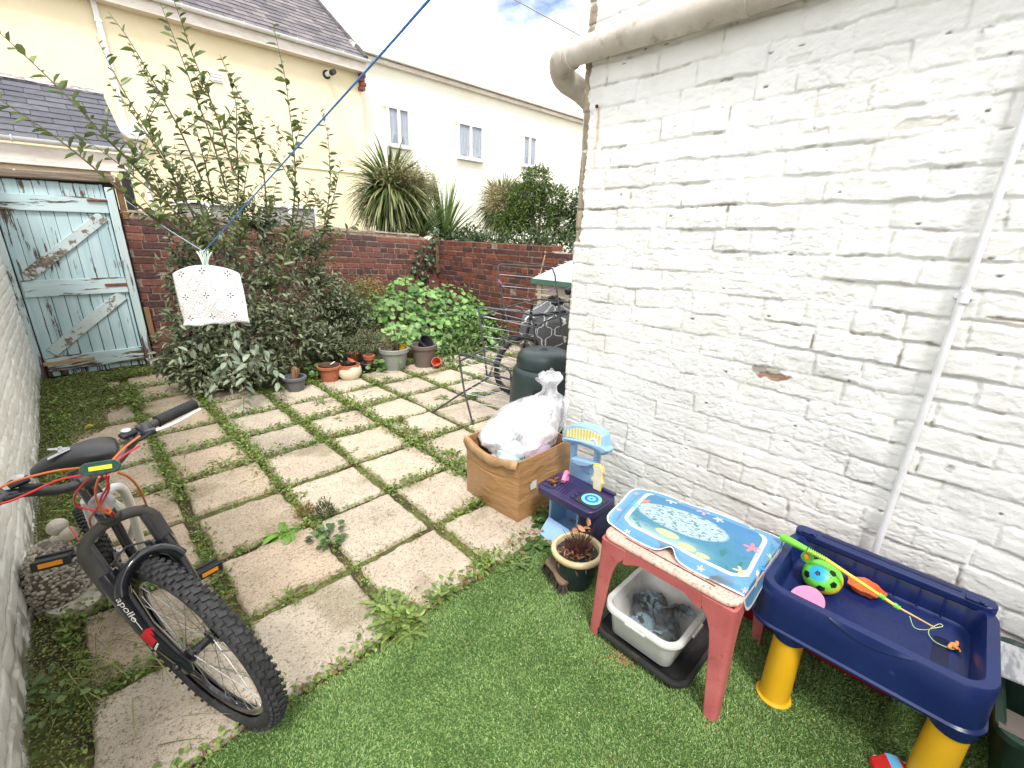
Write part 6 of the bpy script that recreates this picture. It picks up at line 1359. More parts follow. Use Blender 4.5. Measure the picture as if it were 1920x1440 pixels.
# water mat: printed sheet, colours laid out over its own surface
nu, nv = 300, 220
u, v = np.meshgrid(np.linspace(0, 1, nu), np.linspace(0, 1, nv), indexing='ij')     # u: left(+Y) to right, v: front (-X) to back
FLc, FRc, BLc, BRc = np.array([1.332, .83]), np.array([1.334, .232]), np.array([1.690, .885]), np.array([1.775, .262])
XY = (FLc*(1-u[..., None])+FRc*u[..., None])*(1-v[..., None])+(BLc*(1-u[..., None])+BRc*u[..., None])*v[..., None]
XY = XY+0.0
# rounded corners of the sheet by pulling the square towards a superellipse
uu, vv = 2*u-1, 2*v-1; sc = 1/np.maximum((np.abs(uu)**7+np.abs(vv)**7)**(1/7.), .001); mx_ = np.maximum(np.abs(uu), np.abs(vv)); f = np.where(mx_ > 0, 1+(sc*mx_-1)*mx_**3, 1)
U2, V2 = .5+.5*uu*f, .5+.5*vv*f
XY = (FLc*(1-U2[..., None])+FRc*U2[..., None])*(1-V2[..., None])+(BLc*(1-U2[..., None])+BRc*U2[..., None])*V2[..., None]
Zm = TH+.006+.003*fbm(u, v, 6, 3, 201); inner = np.minimum(np.minimum(u, 1-u)*.62, np.minimum(v, 1-v)*.44)
Zm += .014*sst(.035, .06, inner)*(.7+.5*fbm(u, v, 5, 3, 202))            # inflated rim and water filled middle
Zm += .004*(1-sst(0, .03, inner))*np.sin(u*17+2*np.sin(v*5))*np.sin(v*6+1)
notch = np.exp(-((u-.47)/.045)**2)*sst(.16, 0, v); Zm += notch*.020; XY[..., 0] += notch*.030
drop = np.maximum(0, (ty0+.004)-XY[..., 1]); Zm -= drop*1.5+drop**2*3; XY[..., 1] += drop*.72; XY[..., 0] += drop*.0
dropx = np.maximum(0, tx1-.0-XY[..., 0]*1)*0
back = np.maximum(0, XY[..., 0]-tx1); Zm -= back*.3
def px_(c_): return np.array(sr(*c_))
K = np.ones((nu, nv, 3))*px_((78, 146, 192)); wv = fbm(u, v, 5, 4, 210)[..., None]; K = K*(1-wv*.35)+px_((150, 205, 232))*wv*.35
def lay(mask, col): 
    global K
    K = K*(1-mask[..., None])+np.array(col)*mask[..., None]
asp = .62/.44
def rr(cu, cv, hw, hh, r): qx = np.maximum(np.abs(u-cu)-hw+r, 0)*asp; qy = np.maximum(np.abs(v-cv)-hh+r, 0); return np.sqrt(qx**2+qy**2)-r
d1 = rr(.5, .5, .455, .44, .12); lay(1-sst(.43, .45, np.maximum(np.abs(u-.5)*.95+.0, np.abs(v-.5)*.92)), px_((78, 146, 192)))
edge = np.minimum(np.minimum(u, 1-u)*asp, np.minimum(v, 1-v)); lay(1-sst(.012, .020, edge), px_((238, 240, 242)))
ring_o = rr(.5, .52, .405, .375, .10); lay((1-sst(-.012, -.006, -ring_o*1.)) if False else (sst(.022, .014, ring_o)), px_((232, 238, 242)))
sea = sst(-.010, -.016, ring_o); g1 = np.clip(v*1.1+(fbm(u, v, 4, 4, 212)-.5)*.5, 0, 1)[..., None]
teal = px_((44, 132, 150)); deep = px_((38, 122, 178)); sand = px_((150, 186, 184)); seac = teal*(1-g1)+deep*g1; low = sst(.34, .16, v+(fbm(u, v, 7, 3, 213)-.5)*.16)*sst(.75, .5, u); seac = seac*(1-low[..., None])+sand*low[..., None]
K = K*(1-sea[..., None])+seac*sea[..., None]
def el(cu, cv, ru, rv, rot=0., soft=.12):
    x_ = (u-cu)*asp; y_ = v-cv; x2 = x_*cos(rot)+y_*sin(rot); y2 = -x_*sin(rot)+y_*cos(rot); d_ = np.sqrt((x2/ru)**2+(y2/rv)**2); return sst(1+soft, 1-soft, d_), x2, y2
def star(cu, cv, r, rot=0., n=5):
    x_ = (u-cu)*asp; y_ = v-cv; a = np.arctan2(y_, x_)+rot; return sst(1.1, .9, np.sqrt(x_**2+y_**2)/(r*(.62+.38*np.cos(n*a))))
lay(el(.37, .56, .36, .17, -.04)[0]*sst(.42, .5, fbm(u, v, 40, 2, 215))*.0, px_((0, 0, 0)))
bub, bx_, by_ = el(.42, .56, .40, .20, .10, .05); lay(bub*.80, px_((172, 198, 204))); dots = (np.sin(bx_*160)*np.sin(by_*160) > .35)*bub; lay(dots*.55, px_((206, 224, 226))); spots = (fbm(u, v, 60, 2, 216) > .64)*bub; lay(spots*.75, px_((44, 84, 96)))
for k, (a, b, r) in enumerate(((.60, .90, 0.0),)): pass
kel = sst(.60, .68, fbm(u*2.5, v, 16, 4, 217))*sea*sst(.5, .35, v)*sst(.55, .75, u); lay(kel*.8, px_((34, 116, 96))); kel2 = sst(.60, .68, fbm(u*1.5, v, 20, 4, 218))*sea*np.exp(-((u-.22)/.07)**2-((v-.3)/.12)**2)*2; lay(np.clip(kel2, 0, .85), px_((36, 126, 96)))
for cu, cv, ru, rv in ((.40, .27, .105, .050), (.54, .215, .075, .040), (.64, .20, .055, .030)): m_, _, _ = el(cu, cv, ru, rv, .1); lay(m_, px_((200, 204, 130))); m_, _, _ = el(cu+.01, cv+.005, ru*.6, rv*.45, .1); lay(m_*.5, px_((236, 226, 160)))
for cu, cv, r, c_, rot in ((.145, .665, .060, (238, 128, 44), .4), (.10, .515, .075, (56, 170, 224), 1.), (.84, .60, .075, (214, 120, 142), .7), (.29, .93 if False else .86, .055, (228, 234, 236), .2), (.50, .885, .07, (226, 160, 178), 1.4), (.85, .235, .065, (216, 196, 140), .3), (.60, .84, .05, (190, 206, 202), .3), (.94, .62, .04, (200, 200, 130), .3)): lay(star(cu, cv, r, rot, 5)*.95, px_(c_))
m_, _, _ = el(.93, .30, .02, .05, .5); lay(m_, px_((240, 226, 190)))
for cu, cv, c_ in ((.035, .35, (228, 170, 170)), (.05, .80, (196, 170, 130)), (.18, .06, (226, 200, 150)), (.33, .965, (190, 180, 120)), (.66, .07, (226, 196, 140)), (.92, .06, (226, 170, 190)), (.965, .45, (190, 150, 110)), (.97, .78, (210, 214, 150)), (.78, .965, (180, 196, 170))): lay(star(cu, cv, .034, cu*9), px_(c_))
dirt = sst(.58, .70, fbm(u, v, 12, 4, 221))*sst(.17, .05, v)*sst(.2, .35, u)*sst(.95, .7, u)*.85; lay(dirt, px_((96, 78, 58)))
K = K*(.88+.12*fbm(u, v, 9, 4, 240))[..., None]; K = K*.9+K.mean(-1, keepdims=True)*.1
FILMW = mat('printed_vinyl', (1, 1, 1), (.94, .95, .95), vcol=True, rough=.16, scale=8, bump=.15, bscale=16, bdist=.01, spec=.6, coat=.4)
wm = npmesh('water_mat', np.stack([XY[..., 0], XY[..., 1], Zm], -1).reshape(-1, 3), gridfaces(nu, nv), FILMW, org=(1.5, .55, TH), col=K.reshape(-1, 3), smooth=True)
md = wm.modifiers.new('s', 'SOLIDIFY'); md.thickness = .0012; tag(wm, 'blue sea-print baby water mat sagging over the faded red table', 'water mat')
g = MB(); g.lathe((1.51, .292, TH+.012), [(.010, 0), (.010, .008), (.006, .010), (.005, .004)], 16, (0, -.5, 1)); g.build('valve', mat('clear_valve', sr(60, 150, 210), rough=.1), wm)

def tray(name, x0, x1, y0, y1, z0, z1, m, label, rim=.022, r=.05, tp=.03, th=.005, tilt=0., cat='tray'):
    root = thing(name, ((x0+x1)/2, (y0+y1)/2, z0), label, cat); cx, cy = (x0+x1)/2, (y0+y1)/2; w, h = x1-x0, y1-y0
    def R_(dw, z): return [(p[0], p[1], z+tilt*(p[0]-x0)) for p in rrect(w+dw, h+dw, max(r+dw/2, .01), 7, cx, cy)]
    g = MB(); g.loft([R_(-2*tp, z0), R_(-2*tp+.012, z0+.006), R_(-.004, z1-.018), R_(rim*2-.004, z1-.018), R_(rim*2, z1-.010), R_(rim*2-.010, z1), R_(-.010, z1-.001), R_(-.020, z1-.012), R_(-2*tp-.008, z0+.014), R_(-2*tp-.03, z0+.006)]); g.build('body', m, root, ang=45); return root
DKT = mat('black_tray_plastic', sr(34, 34, 36), sr(50, 50, 50), rough=.5, scale=9, c3=sr(82, 74, 62), s3=14, lo3=.6, hi3=.75)
tray('tray', 1.275, 1.66, .400, .775, .026, .062, DKT, 'black plastic tray under the white washing-up bowl on the turf', r=.05, rim=.012)
WT = mat('grubby_white_plastic', sr(216, 216, 212), sr(196, 196, 192), rough=.4, scale=4, c3=sr(128, 122, 112), s3=9, lo3=.58, hi3=.74)
wb = tray('basin', 1.285, 1.60, .452, .745, .052, .195, WT, 'grubby white plastic basin holding a crumpled grey cloth beneath the red table', r=.055, rim=.018, tp=.025, cat='basin')
g = MB(); g.box((1.274, .60, .178), (.02, .085, .012)); g.build('handle', WT, wb, bevel=.003); g = MB(); g.box((1.44, .434, .178), (.08, .012, .014)); g.build('handle', WT, wb, bevel=.003)
nu, nv = 60, 60; u, v = np.meshgrid(np.linspace(0, 1, nu), np.linspace(0, 1, nv), indexing='ij'); X_ = 1.345+.185*u+.02*np.sin(v*11); Y_ = .50+.20*v+.02*np.sin(u*9+1); rag = (fbm(u, v, 9, 3, 3)-.5)*.03
Z_ = .075+.05*fbm(u, v, 4, 4, 300)+.012*np.abs(np.sin(u*14+4*v))+.04*sst(.4, 1, u); cc = np.ones((nu, nv, 3))*px_((108, 116, 118)); k = sst(.45, .65, fbm(u, v, 4, 3, 301))[..., None]; cc = cc*(1-k)+px_((150, 176, 186))*k; k = sst(.55, .7, fbm(u, v, 11, 3, 302))[..., None]; cc = cc*(1-k)+px_((84, 84, 80))*k
o = npmesh('cloth', np.stack([X_+rag, Y_+rag, Z_], -1).reshape(-1, 3), gridfaces(nu, nv), mat('old_cloth', (1, 1, 1), (.8, .8, .8), vcol=True, rough=.95, scale=60, bump=.6, bscale=90), org=(1.43, .6, .08), col=cc.reshape(-1, 3), smooth=True); md = o.modifiers.new('s', 'SOLIDIFY'); md.thickness = .004; tag(o, 'crumpled grey-blue cloth drying inside the white basin', 'cloth')

# ================================================================== blue water table
NB = mat('navy_plastic', sr(17, 32, 82), sr(22, 40, 92), rough=.32, scale=4, c3=sr(58, 80, 134), s3=26, lo3=.66, hi3=.78, rvar=.06, bump=.04, bscale=200); YL = mat('yellow_plastic', sr(222, 168, 24), sr(228, 178, 40), rough=.38, scale=6, bump=.06, bscale=300)
bt = thing('water_table', (1.71, 0, 0), 'navy blue plastic water play table on chunky yellow legs by the white wall', 'water table')
bcx, bcy, bw2, bh2 = 1.708, -.002, .435, .585
def BR(dx, dy, z, r=.075, sh=0, n=7): return [(p[0]+sh, p[1], z) for p in rrect(bw2+dx, bh2+dy, r, n, bcx, bcy)]
g = MB(); g.loft([BR(.006, .006, .318), BR(.018, .018, .322), BR(.020, .020, .330), BR(.008, .008, .336), BR(.004, .004, .40), BR(0, 0, .468), BR(-.006, -.006, .474), BR(-.052, -.060, .474, .05), BR(-.060, -.068, .468, .05), BR(-.085, -.095, .392, .045), BR(-.105, -.115, .384, .04)], cap='b')
g.loft([BR(.006, .006, .318), BR(-.010, -.010, .318), BR(-.012, -.012, .38)], cap='b'); g.build('basin', NB, bt, bevel=0, ang=38)
# raised back ledge with slots and ribs, scooped front lip
g = MB(); g.prism(rrect(.060, .570, .026, 6, 1.912, bcy), .46, .492); g.build('back_ledge', NB, bt, bevel=.007, seg=3)
SLT = mat('navy_shadow_plastic', sr(12, 22, 56), rough=.4)  # darker navy standing in for shade inside the slot and recess
g = MB(); g.prism(rrect(.014, .40, .006, 4, 1.915, bcy), .4915, .4935); g.build('ledge_slot', SLT, bt)
for yy in (.235, -.235): g = MB(); g.box((1.895, yy, .4935), (.030, .05, .010)); g.box((1.885, yy-.012, .500), (.014, .012, .008)); g.build('hinge_socket', NB, bt, bevel=.002)
for k in range(7): g = MB(); g.bar((1.868, .2-.062*k, .396), (1.877, .2-.062*k, .462), .004, .006, up=(0, 1, 0)); g.build('rib', NB, bt, bevel=.001)
g = MB(); vs = []
for i in range(21):
    t = -.10+.2*i/20; d = .028*cos(pi*(t/.2))**1.0; vs += [(1.490, t-.02, .474-.003), (1.486, t-.02, .474-.004-d), (1.496+.012*cos(pi*t/.2), t-.02, .474-.002)]
g.add(vs, [(3*i, 3*i+1, 3*i+4, 3*i+3) for i in range(20)]+[(3*i+1, 3*i+2, 3*i+5, 3*i+4) for i in range(20)]); g.build('scoop_lip', NB, bt)
g = MB(); g.prism(rrect(.15, .038, .012, 4, 1.70, -.185), .385, .3865); g.build('floor_recess', SLT, bt)
# legs: D-shaped columns with small flange feet, blue socket rings
for sx in (-1, 1):
    for sy in (-1, 1):
        lx, ly = bcx+sx*.178, -.035+sy*.205; g = MB(); rings = []
        def ds(k, z, ex=0): 
            P = []
            for i in range(15): a = -pi/2+pi*i/14; P.append((lx+sx*(-.010+(.052*k+ex)*cos(a)), ly+sy*0+(.048*k+ex)*sin(a), z))
            return P+[(lx-sx*.040*k, ly+.046*k, z), (lx-sx*.040*k, ly-.046*k, z)]
        g.loft([ds(1.0, 0.014, .010), ds(1.0, .020, .010), ds(1.0, .022), ds(.93, .318)]); g.build('leg', YL, bt, bevel=.002, ang=40)
        g = MB(); g.loft([ds(1.05, .290), ds(1.10, .300), ds(1.12, .330)]); g.build('leg_socket', NB, bt, ang=40)
RED = mat('red_plastic', sr(150, 22, 24), sr(128, 18, 20), rough=.4, scale=5)
g_ = thing('toy_tub', (1.93, .1, 0), 'dark red plastic tub stored against the wall under the blue water table', 'tub')
g = MB(); 
def RT(dx, z, r=.05): return [(p[0], p[1], z) for p in rrect(.30+dx, .62+dx, r, 6, 1.95, .13)]
g.loft([RT(-.06, .014), RT(-.05, .02), RT(0, .20), RT(.03, .20), RT(.03, .215), RT(-.01, .215), RT(-.07, .03)]); g.build('body', RED, g_, ang=40)
g = MB(); g.box((1.775, .14, .17), (.02, .16, .03)); g.build('handle', RED, g_, bevel=.004)
# toys in the tray
def ballmat():
    m = bpy.data.materials.new('rainbow_ball'); m.use_nodes = True; nt = m.node_tree; b = nt.nodes['Principled BSDF']; b.inputs['Roughness'].default_value = .38
    vc = NN(nt, 'ShaderNodeVertexColor', dict(layer_name='Col')).outputs[0]; nt.links.new(vc, b.inputs['Base Color']); return m
nu, nv = 150, 100; u, v = np.meshgrid(np.linspace(0, 2*pi, nu, endpoint=False), np.linspace(.01, pi-.01, nv), indexing='ij'); d = np.stack([np.cos(u)*np.sin(v), np.sin(u)*np.sin(v), np.cos(v)], -1)
bcn = gz(1545, 1088, .44); bl_ = bcn+np.array([.035, .01, -.012])
tocam = unit(np.array([0, 0, EYE])-bl_); rt_ = unit(np.cross(tocam, [0, 0, 1.])); upc = np.cross(rt_, tocam)   # patches turned to the side one sees
rt_ = -rt_; K2 = np.ones(d.shape)*px_((110, 214, 66)); ctr = unit(tocam+rt_*-.25+upc*.18); h_ = d@ctr; K2 = K2*(1-sst(.80, .97, h_)[..., None])+px_((30, 160, 206))*sst(.80, .97, h_)[..., None]
edge = sst(.45, -.1, d@unit(tocam+upc*.5-rt_*.3)); K2 = K2*(1-edge[..., None])+px_((238, 206, 50))*edge[..., None]
def pent(c_, r, rot):
    a1 = unit(np.cross(c_, [.3, .2, 1.])); a2 = np.cross(c_, a1); x_ = d@a1; y_ = d@a2; a = np.arctan2(y_, x_)+rot; k5 = 2*pi/5; aa = (a % k5)-k5/2; return (np.sqrt(x_**2+y_**2)*np.cos(aa) < r)*((d@c_) > 0)
for (a, b, r) in ((-.25, .16, .13), (.55, .62, .17), (.75, -.2, .18), (.1, -.85, .2), (-1.1, -.25, .2)): m_ = pent(unit(tocam+rt_*a+upc*b), r, .3*a)[..., None]; K2 = np.where(m_, px_((24, 26, 32)), K2)
c_ = unit(tocam+rt_*-.25+upc*.16); m_ = pent(c_, .06, 0)[..., None]; K2 = np.where(m_, px_((58, 62, 74)), K2)
fig = unit(tocam+rt_*.30+upc*.25); x_, y_ = d@rt_-fig@rt_, d@upc-fig@upc; m_ = ((np.abs(x_) < .14)*(np.abs(y_) < .10)*(fbm(x_*9+3, y_*9+3, 2.2, 2, 9) > .55)*(h_ > .5))[..., None]; K2 = np.where(m_, px_((54, 70, 66)), K2)
Pb = bl_+d*np.array([.066, .062, .056]); Pb[..., 2] = np.maximum(Pb[..., 2], .390)
i = np.arange(nu*(nv-1)); a = i//(nv-1); j = i % (nv-1); b = (a+1) % nu; o = npmesh('ball', Pb.reshape(-1, 3), np.stack([a*nv+j, b*nv+j, b*nv+j+1, a*nv+j+1], 1), ballmat(), org=bl_, col=K2.reshape(-1, 3), smooth=True); tag(o, 'half deflated green and yellow play football in the blue water table', 'ball')
q = gz(1515, 1132, .40); g = MB(); g.lathe((q[0]+.005, q[1]+.005, .40), [(.050, 0), (.062, .004), (.064, .010), (.05, .008), (.02, .006)], 32, (-.25, .1, 1), sx=.8); tag(g.build('toy_plate', mat('toy_pink_plate', sr(236, 134, 172), rough=.35), org=q), 'pink plastic toy plate in the near left corner of the water table', 'toy plate')
# fishing rod
GRN = mat('lime_plastic', sr(120, 206, 60), sr(108, 194, 54), rough=.35); YRD = mat('yellow_rod', sr(232, 204, 66), rough=.35)
def zq(x, y, z): return gz(1400+x*.3471, 940+y*.3471, z)
r_a, r_b, r_c, r_d = zq(180, 186, .535), zq(435, 318, .52), zq(810, 568, .47), zq(1020, 684, .425)
rod = thing('toy_fishing_rod', (r_a+r_d)/2, 'lime and yellow toy fishing rod lying across the blue water table', 'toy fishing rod')
g = MB(); P = [r_a, r_a*.93+r_b*.07, r_a*.7+r_b*.3, r_a*.42+r_b*.58]; g.tube(P, [.006, .0145, .0135, .0105], 14); n = 9
for k in range(n): t = .6+.4*k/n; c0_ = r_a*(1-t)+r_b*t; c1_ = r_a*(1-t-.02)+r_b*(t+.02); g.tube([c0_, c1_], [.0115-.003*k/n]*2, 12)
g.build('handle', GRN, rod, ang=50)
g = MB(); g.tube([r_a*.4+r_b*.6, r_b, r_c], [.007, .0068, .0048], 10); g.build('rod', YRD, rod)
g = MB(); g.tube([r_c, r_d], [.0034, .0022], 8); g.build('rod_tip', mat('pale_rod', sr(230, 190, 110), rough=.4), rod)
g = MB(); dd = unit(r_c-r_b)
for t in (.80, 1.0): c0_ = r_b*(1-t)+r_c*t; g.tube([c0_-dd*.008, c0_-dd*.002, c0_+dd*.002, c0_+dd*.008], [.0085, .0085, .0065, .0085], 10)
g.build('joint_collar', GRN, rod)
g = MB(); rp = zq(328, 300, .49); g.lathe(tuple(rp), [(.012, -.010), (.019, -.008), (.019, -.004), (.010, -.002), (.010, .002), (.019, .004), (.019, .008), (.010, .010)], 18, tuple(np.cross(dd, [0, 0, 1]))); g.build('reel', GRN, rod)
g = MB(); g.tube([rp, rp+np.array([-.012, .004, .012]), rp+np.array([-.022, -.002, .010])], [.005, .006, .008], 8); g.build('reel_knob', mat('orange_plastic', sr(240, 140, 50), rough=.35), rod)
LINE = mat('pale_line', sr(196, 224, 150), rough=.4)
lp = [zq(*p) for p in ((880, 620, .42), (905, 680, .40), (960, 694, .395), (1015, 684, .415), (1058, 675, .42), (1040, 662, .42), (990, 690, .40), (985, 720, .392), (1020, 760, .392), (1090, 792, .392), (1120, 800, .392))]
g = MB(); g.tube(smooth_path(lp, 6), .0011, 5); g.build('line', LINE, rod)
fk = [zq(*p) for p in ((1090, 792, .394), (1110, 770, .398), (1130, 775, .40), (1138, 758, .398), (1125, 790, .398), (1145, 795, .396), (1155, 815, .394))]
g = MB(); g.tube(smooth_path(fk, 4), [.003]+[.0052]*10+[.004]*9+[.002]*5, 7); hk = g.build('toy_catch', mat('orange_toy', sr(238, 150, 84), rough=.4), rod)
OR = mat('orange_mould', sr(226, 112, 66), sr(214, 100, 56), rough=.4, scale=8)
oc = zq(640, 470, .405); om = MB(); K_ = 28
def orr(s, z): return [(oc[0]+s*(.040*(1+.12*cos(3*a)+.08*sin(7*a)))*cos(a), oc[1]+s*.052*(1+.10*cos(5*a+1))*sin(a), z) for a in np.linspace(0, 2*pi, K_, endpoint=False)]
om.loft([orr(.70, .389), orr(1., .412), orr(1.08, .412), orr(1.08, .416), orr(.96, .416), orr(.66, .394)]); tag(om.build('sand_mould', OR, org=oc, ang=50), 'orange crab shaped sand mould under the toy fishing rod', 'sand mould')

# ================================================================== crate, carton bits and toy car at the right edge
DG = mat('dark_green_plastic', sr(32, 56, 46), sr(40, 64, 52), rough=.45, scale=5)
g_ = thing('crate', (1.85, -.50, 0), 'dark green plastic recycling crate at the right edge beside the water table', 'crate'); g = MB()
def CR(dx, z): return [(p[0], p[1], z) for p in rrect(.46+dx, .34+dx, .05, 6, 1.86, -.515)]
g.loft([CR(-.08, .014), CR(-.07, .02), CR(-.02, .255), CR(.02, .256), CR(.03, .262), CR(.03, .282), CR(.0, .285), CR(-.02, .275), CR(-.09, .03)]); g.build('body', DG, g_, ang=40)
pc = zq(1440, 930, .33); GP = mat('scuffed_white_card', sr(196, 198, 200), sr(150, 154, 160), rough=.6, scale=16, stretch=(1, 5, 1), lo=.45, hi=.6)
g = MB(); g.box((1.905, -.425, .335), (.21, .20, .006), M=Matrix.Rotation(.10, 3, 'Y') @ Matrix.Rotation(-.12, 3, 'X')); tag(g.build('card_sheet', GP, org=(1.90, -.43, .31)), 'scuffed pale card sheet lying on top of the green crate', 'card'); 
g = MB(); g.box((1.71, -.43, .265), (.15, .19, .006), M=Matrix.Rotation(.30, 3, 'Y')); tag(g.build('taupe_board', mat('taupe_card', sr(128, 118, 110), sr(112, 104, 98), rough=.7), org=(1.7, -.44, .2)), 'taupe card panel leaning in the near side of the green crate', 'card')
cc0 = gz(1665, 1432, .03); cr_ = thing('toy_car', (cc0[0]-.02, cc0[1]-.02, 0), 'red toy car with white and blue trim cut off by the bottom edge', 'toy car'); M4 = Matrix.Translation(Vector((cc0[0]-.02, cc0[1]-.02, 0))) @ Matrix.Rotation(radians(-60), 4, 'Z')
g = MB(); g.prism([(-.06, .02), (.06, .02), (.062, .045), (.03, .05), (.015, .07), (-.03, .07), (-.045, .05), (-.06, .045)], -.03, .03, M4 @ Matrix.Rotation(pi/2, 4, 'X')); g.build('body', mat('toy_red', sr(206, 44, 40), rough=.3), cr_, bevel=.006)
g = MB(); g.prism([(-.028, .05), (.012, .05), (.010, .0705), (-.026, .0705)], -.031, .031, M4 @ Matrix.Rotation(pi/2, 4, 'X')); g.build('window', mat('toy_blue', sr(110, 180, 226), rough=.2), cr_, bevel=.003)
for sx in (-.036, .036):
    for sy in (-.03, .03): g = MB(); p = M4 @ Vector((sx, sy, .030)); ax = (M4.to_3x3() @ Vector((0, 1, 0))); g.lathe(tuple(p-ax*.006), [(.010, 0), (.016, .002), (.016, .010), (.010, .012)], 16, tuple(ax)); g.build('wheel', mat('toy_white', sr(226, 232, 236), rough=.35), cr_)

# ================================================================== mountain bike
WC = np.array([.069, 1.440, .336]); WN = unit(np.array([.922, .364, .129])); WF = unit(np.array([.36721, -.93014, 0.])); WU = np.cross(WN, WF); WU = WU if WU[2] > 0 else -WU
def ST(s, a=0, b=0, ang=71): return WC+a*WN+(b-s*cos(radians(ang)))*WF+s*sin(radians(ang))*WU      # along the steering axis
bk = thing('mountain_bike', (0.02, 1.9, 0), 'black mountain bike with knobbly front tyre and red cables leaning to the left wall', 'bicycle')
GLB = mat('gloss_black', sr(22, 24, 30), sr(28, 30, 38), rough=.16, scale=5, coat=.6); GRM = mat('graphite_metal', sr(66, 66, 68), sr(84, 84, 86), rough=.4, metal=.5, scale=12); WPT = mat('white_paint', sr(228, 226, 224), rough=.28, coat=.4); DRB = mat('dusty_rubber', sr(58, 56, 54), sr(78, 76, 72), rough=.75, scale=6)
RDP = mat('red_trim', sr(190, 34, 44), rough=.3); ORC = mat('orange_cable', sr(214, 112, 48), rough=.35); RDC = mat('red_cable', sr(206, 46, 48), rough=.35); ORR = mat('orange_reflector', sr(240, 150, 40), rough=.2)
wheel_at(WC, WN, .335, bk, tyre_r=.029, knobs=True, rimc=GLB, spokes=28, decal=True, name='front_wheel')
fk = sub('fork', bk)
for sg in (-1, 1):
    g = MB(); rings = []                          # lower leg: flat blade that widens upward
    for s, w, t in ((-.03, .022, .012), (.0, .032, .015), (.06, .033, .019), (.16, .031, .022), (.26, .032, .026), (.335, .032, .028), (.36, .030, .026)):
        c = ST(s, sg*(.056+.018*sst(0, .15, s)), -.036*0-.0+.02*(1-sst(0, .1, s))-.012); f_, l_ = unit(WF*sin(radians(71))+WU*cos(radians(71))), WN
        rings.append([tuple(c+f_*w*cos(a)+l_*t*sin(a)) for a in np.linspace(0, 2*pi, 16, endpoint=False)])
    g.loft(rings); lw_ = g.build('fork_leg', GLB, fk, ang=60)
    g = MB(); g.tube([ST(.34, sg*.074, -.012), ST(.47, sg*.074, -.012)], .0155, 16); g.build('stanchion', GRM, fk)
    g = MB(); g.lathe(tuple(ST(0, sg*.050, .0)-WN*(.012 if sg < 0 else 0)), [(.012, 0), (.014, .004), (.014, .012), (.008, .02)], 16, tuple(WN*sg)); g.build('axle_nut', BLACKP, fk)
g = MB(); arc = [ST(.30+.075*sin(pi*t)**.6, -.078+.156*t, .026+.012*sin(pi*t)) for t in np.linspace(0, 1, 17)]; g.tube(arc, [.023-.007*sin(pi*k/16) for k in range(17)], 14, flat=.85); g.build('arch_brace', GLB, fk, ang=60)
g = MB(); cr = [ST(.40, -.088, -.012), ST(.435, -.086, -.012), ST(.462, -.066, -.012), ST(.475, -.03, -.012), ST(.478, 0, -.012), ST(.475, .03, -.012), ST(.462, .066, -.012), ST(.435, .086, -.012), ST(.40, .088, -.012)]; g.tube(smooth_path(cr, 4), .0185, 14, flat=.85); g.build('crown', DRB, fk, ang=60)
# side protectors hanging from the crown ends down the outer fork legs
for sg in (-1, 1): g = MB(); g.tube([ST(.43, sg*.086, -.012), ST(.36, sg*.086, -.014), ST(.30, sg*.085, -.018)], [.020, .0195, .019], 12); g.build('fork_shroud', DRB, fk, ang=60)
# decals on the outer/front faces of the left fork blade
def legp(s, off, lat, sg=-1): f_ = unit(WF*sin(radians(71))+WU*cos(radians(71))); return ST(s, sg*.074, -.012)+f_*off+WN*lat
def blade_poly(pts, m_, name, sg=-1, th=.0004):
    # pts: (s along the leg, angle round the blade in degrees; 0 faces forward, 90 outward)
    f_ = unit(WF*sin(radians(71))+WU*cos(radians(71))); g = MB(); vs = []
    for s, an in pts: a = radians(an); w, t = float(np.interp(s, [0, .06, .16, .26], [.032, .033, .031, .032])), float(np.interp(s, [0, .06, .16, .26], [.015, .019, .022, .026])); c = ST(s, sg*(.056+.018*sst(0, .15, s)), .02*(1-sst(0, .1, s))-.012); vs.append(tuple(c+f_*(w+.0008)*cos(a)+WN*sg*(t+.0008)*sin(a)))
    return vs
g = MB()
for s0, s1 in ((.085, .135),):
    for a0 in range(-70, 110, 20): v_ = blade_poly([(s0+.03*(1-abs(a0-20)/90), a0), (s0+.03*(1-abs(a0)/90), a0+20), (s1+.03*(1-abs(a0)/90), a0+20), (s1+.03*(1-abs(a0-20)/90), a0)], None, ''); g.add(v_, [(0, 1, 2, 3)])
g.build('red_chevron', RDP, fk, smooth=False)
g = MB()
for s0, s1 in ((.072, .079),):
    for a0 in range(-70, 110, 20): v_ = blade_poly([(s0+.03*(1-abs(a0-20)/90), a0), (s0+.03*(1-abs(a0)/90), a0+20), (s1+.03*(1-abs(a0)/90), a0+20), (s1+.03*(1-abs(a0-20)/90), a0)], None, ''); g.add(v_, [(0, 1, 2, 3)])
for (s0, s1, a0, a1) in ((.165, .275, -52, -47), (.165, .22, 34, 38)):
    N_ = 6
    for k in range(N_): v_ = blade_poly([(s0+(s1-s0)*k/N_, a0), (s0+(s1-s0)*k/N_, a1), (s0+(s1-s0)*(k+1)/N_, a1), (s0+(s1-s0)*(k+1)/N_, a0)], None, ''); g.add(v_, [(0, 1, 2, 3)])
g.build('white_stripe', WPT, fk, smooth=False)
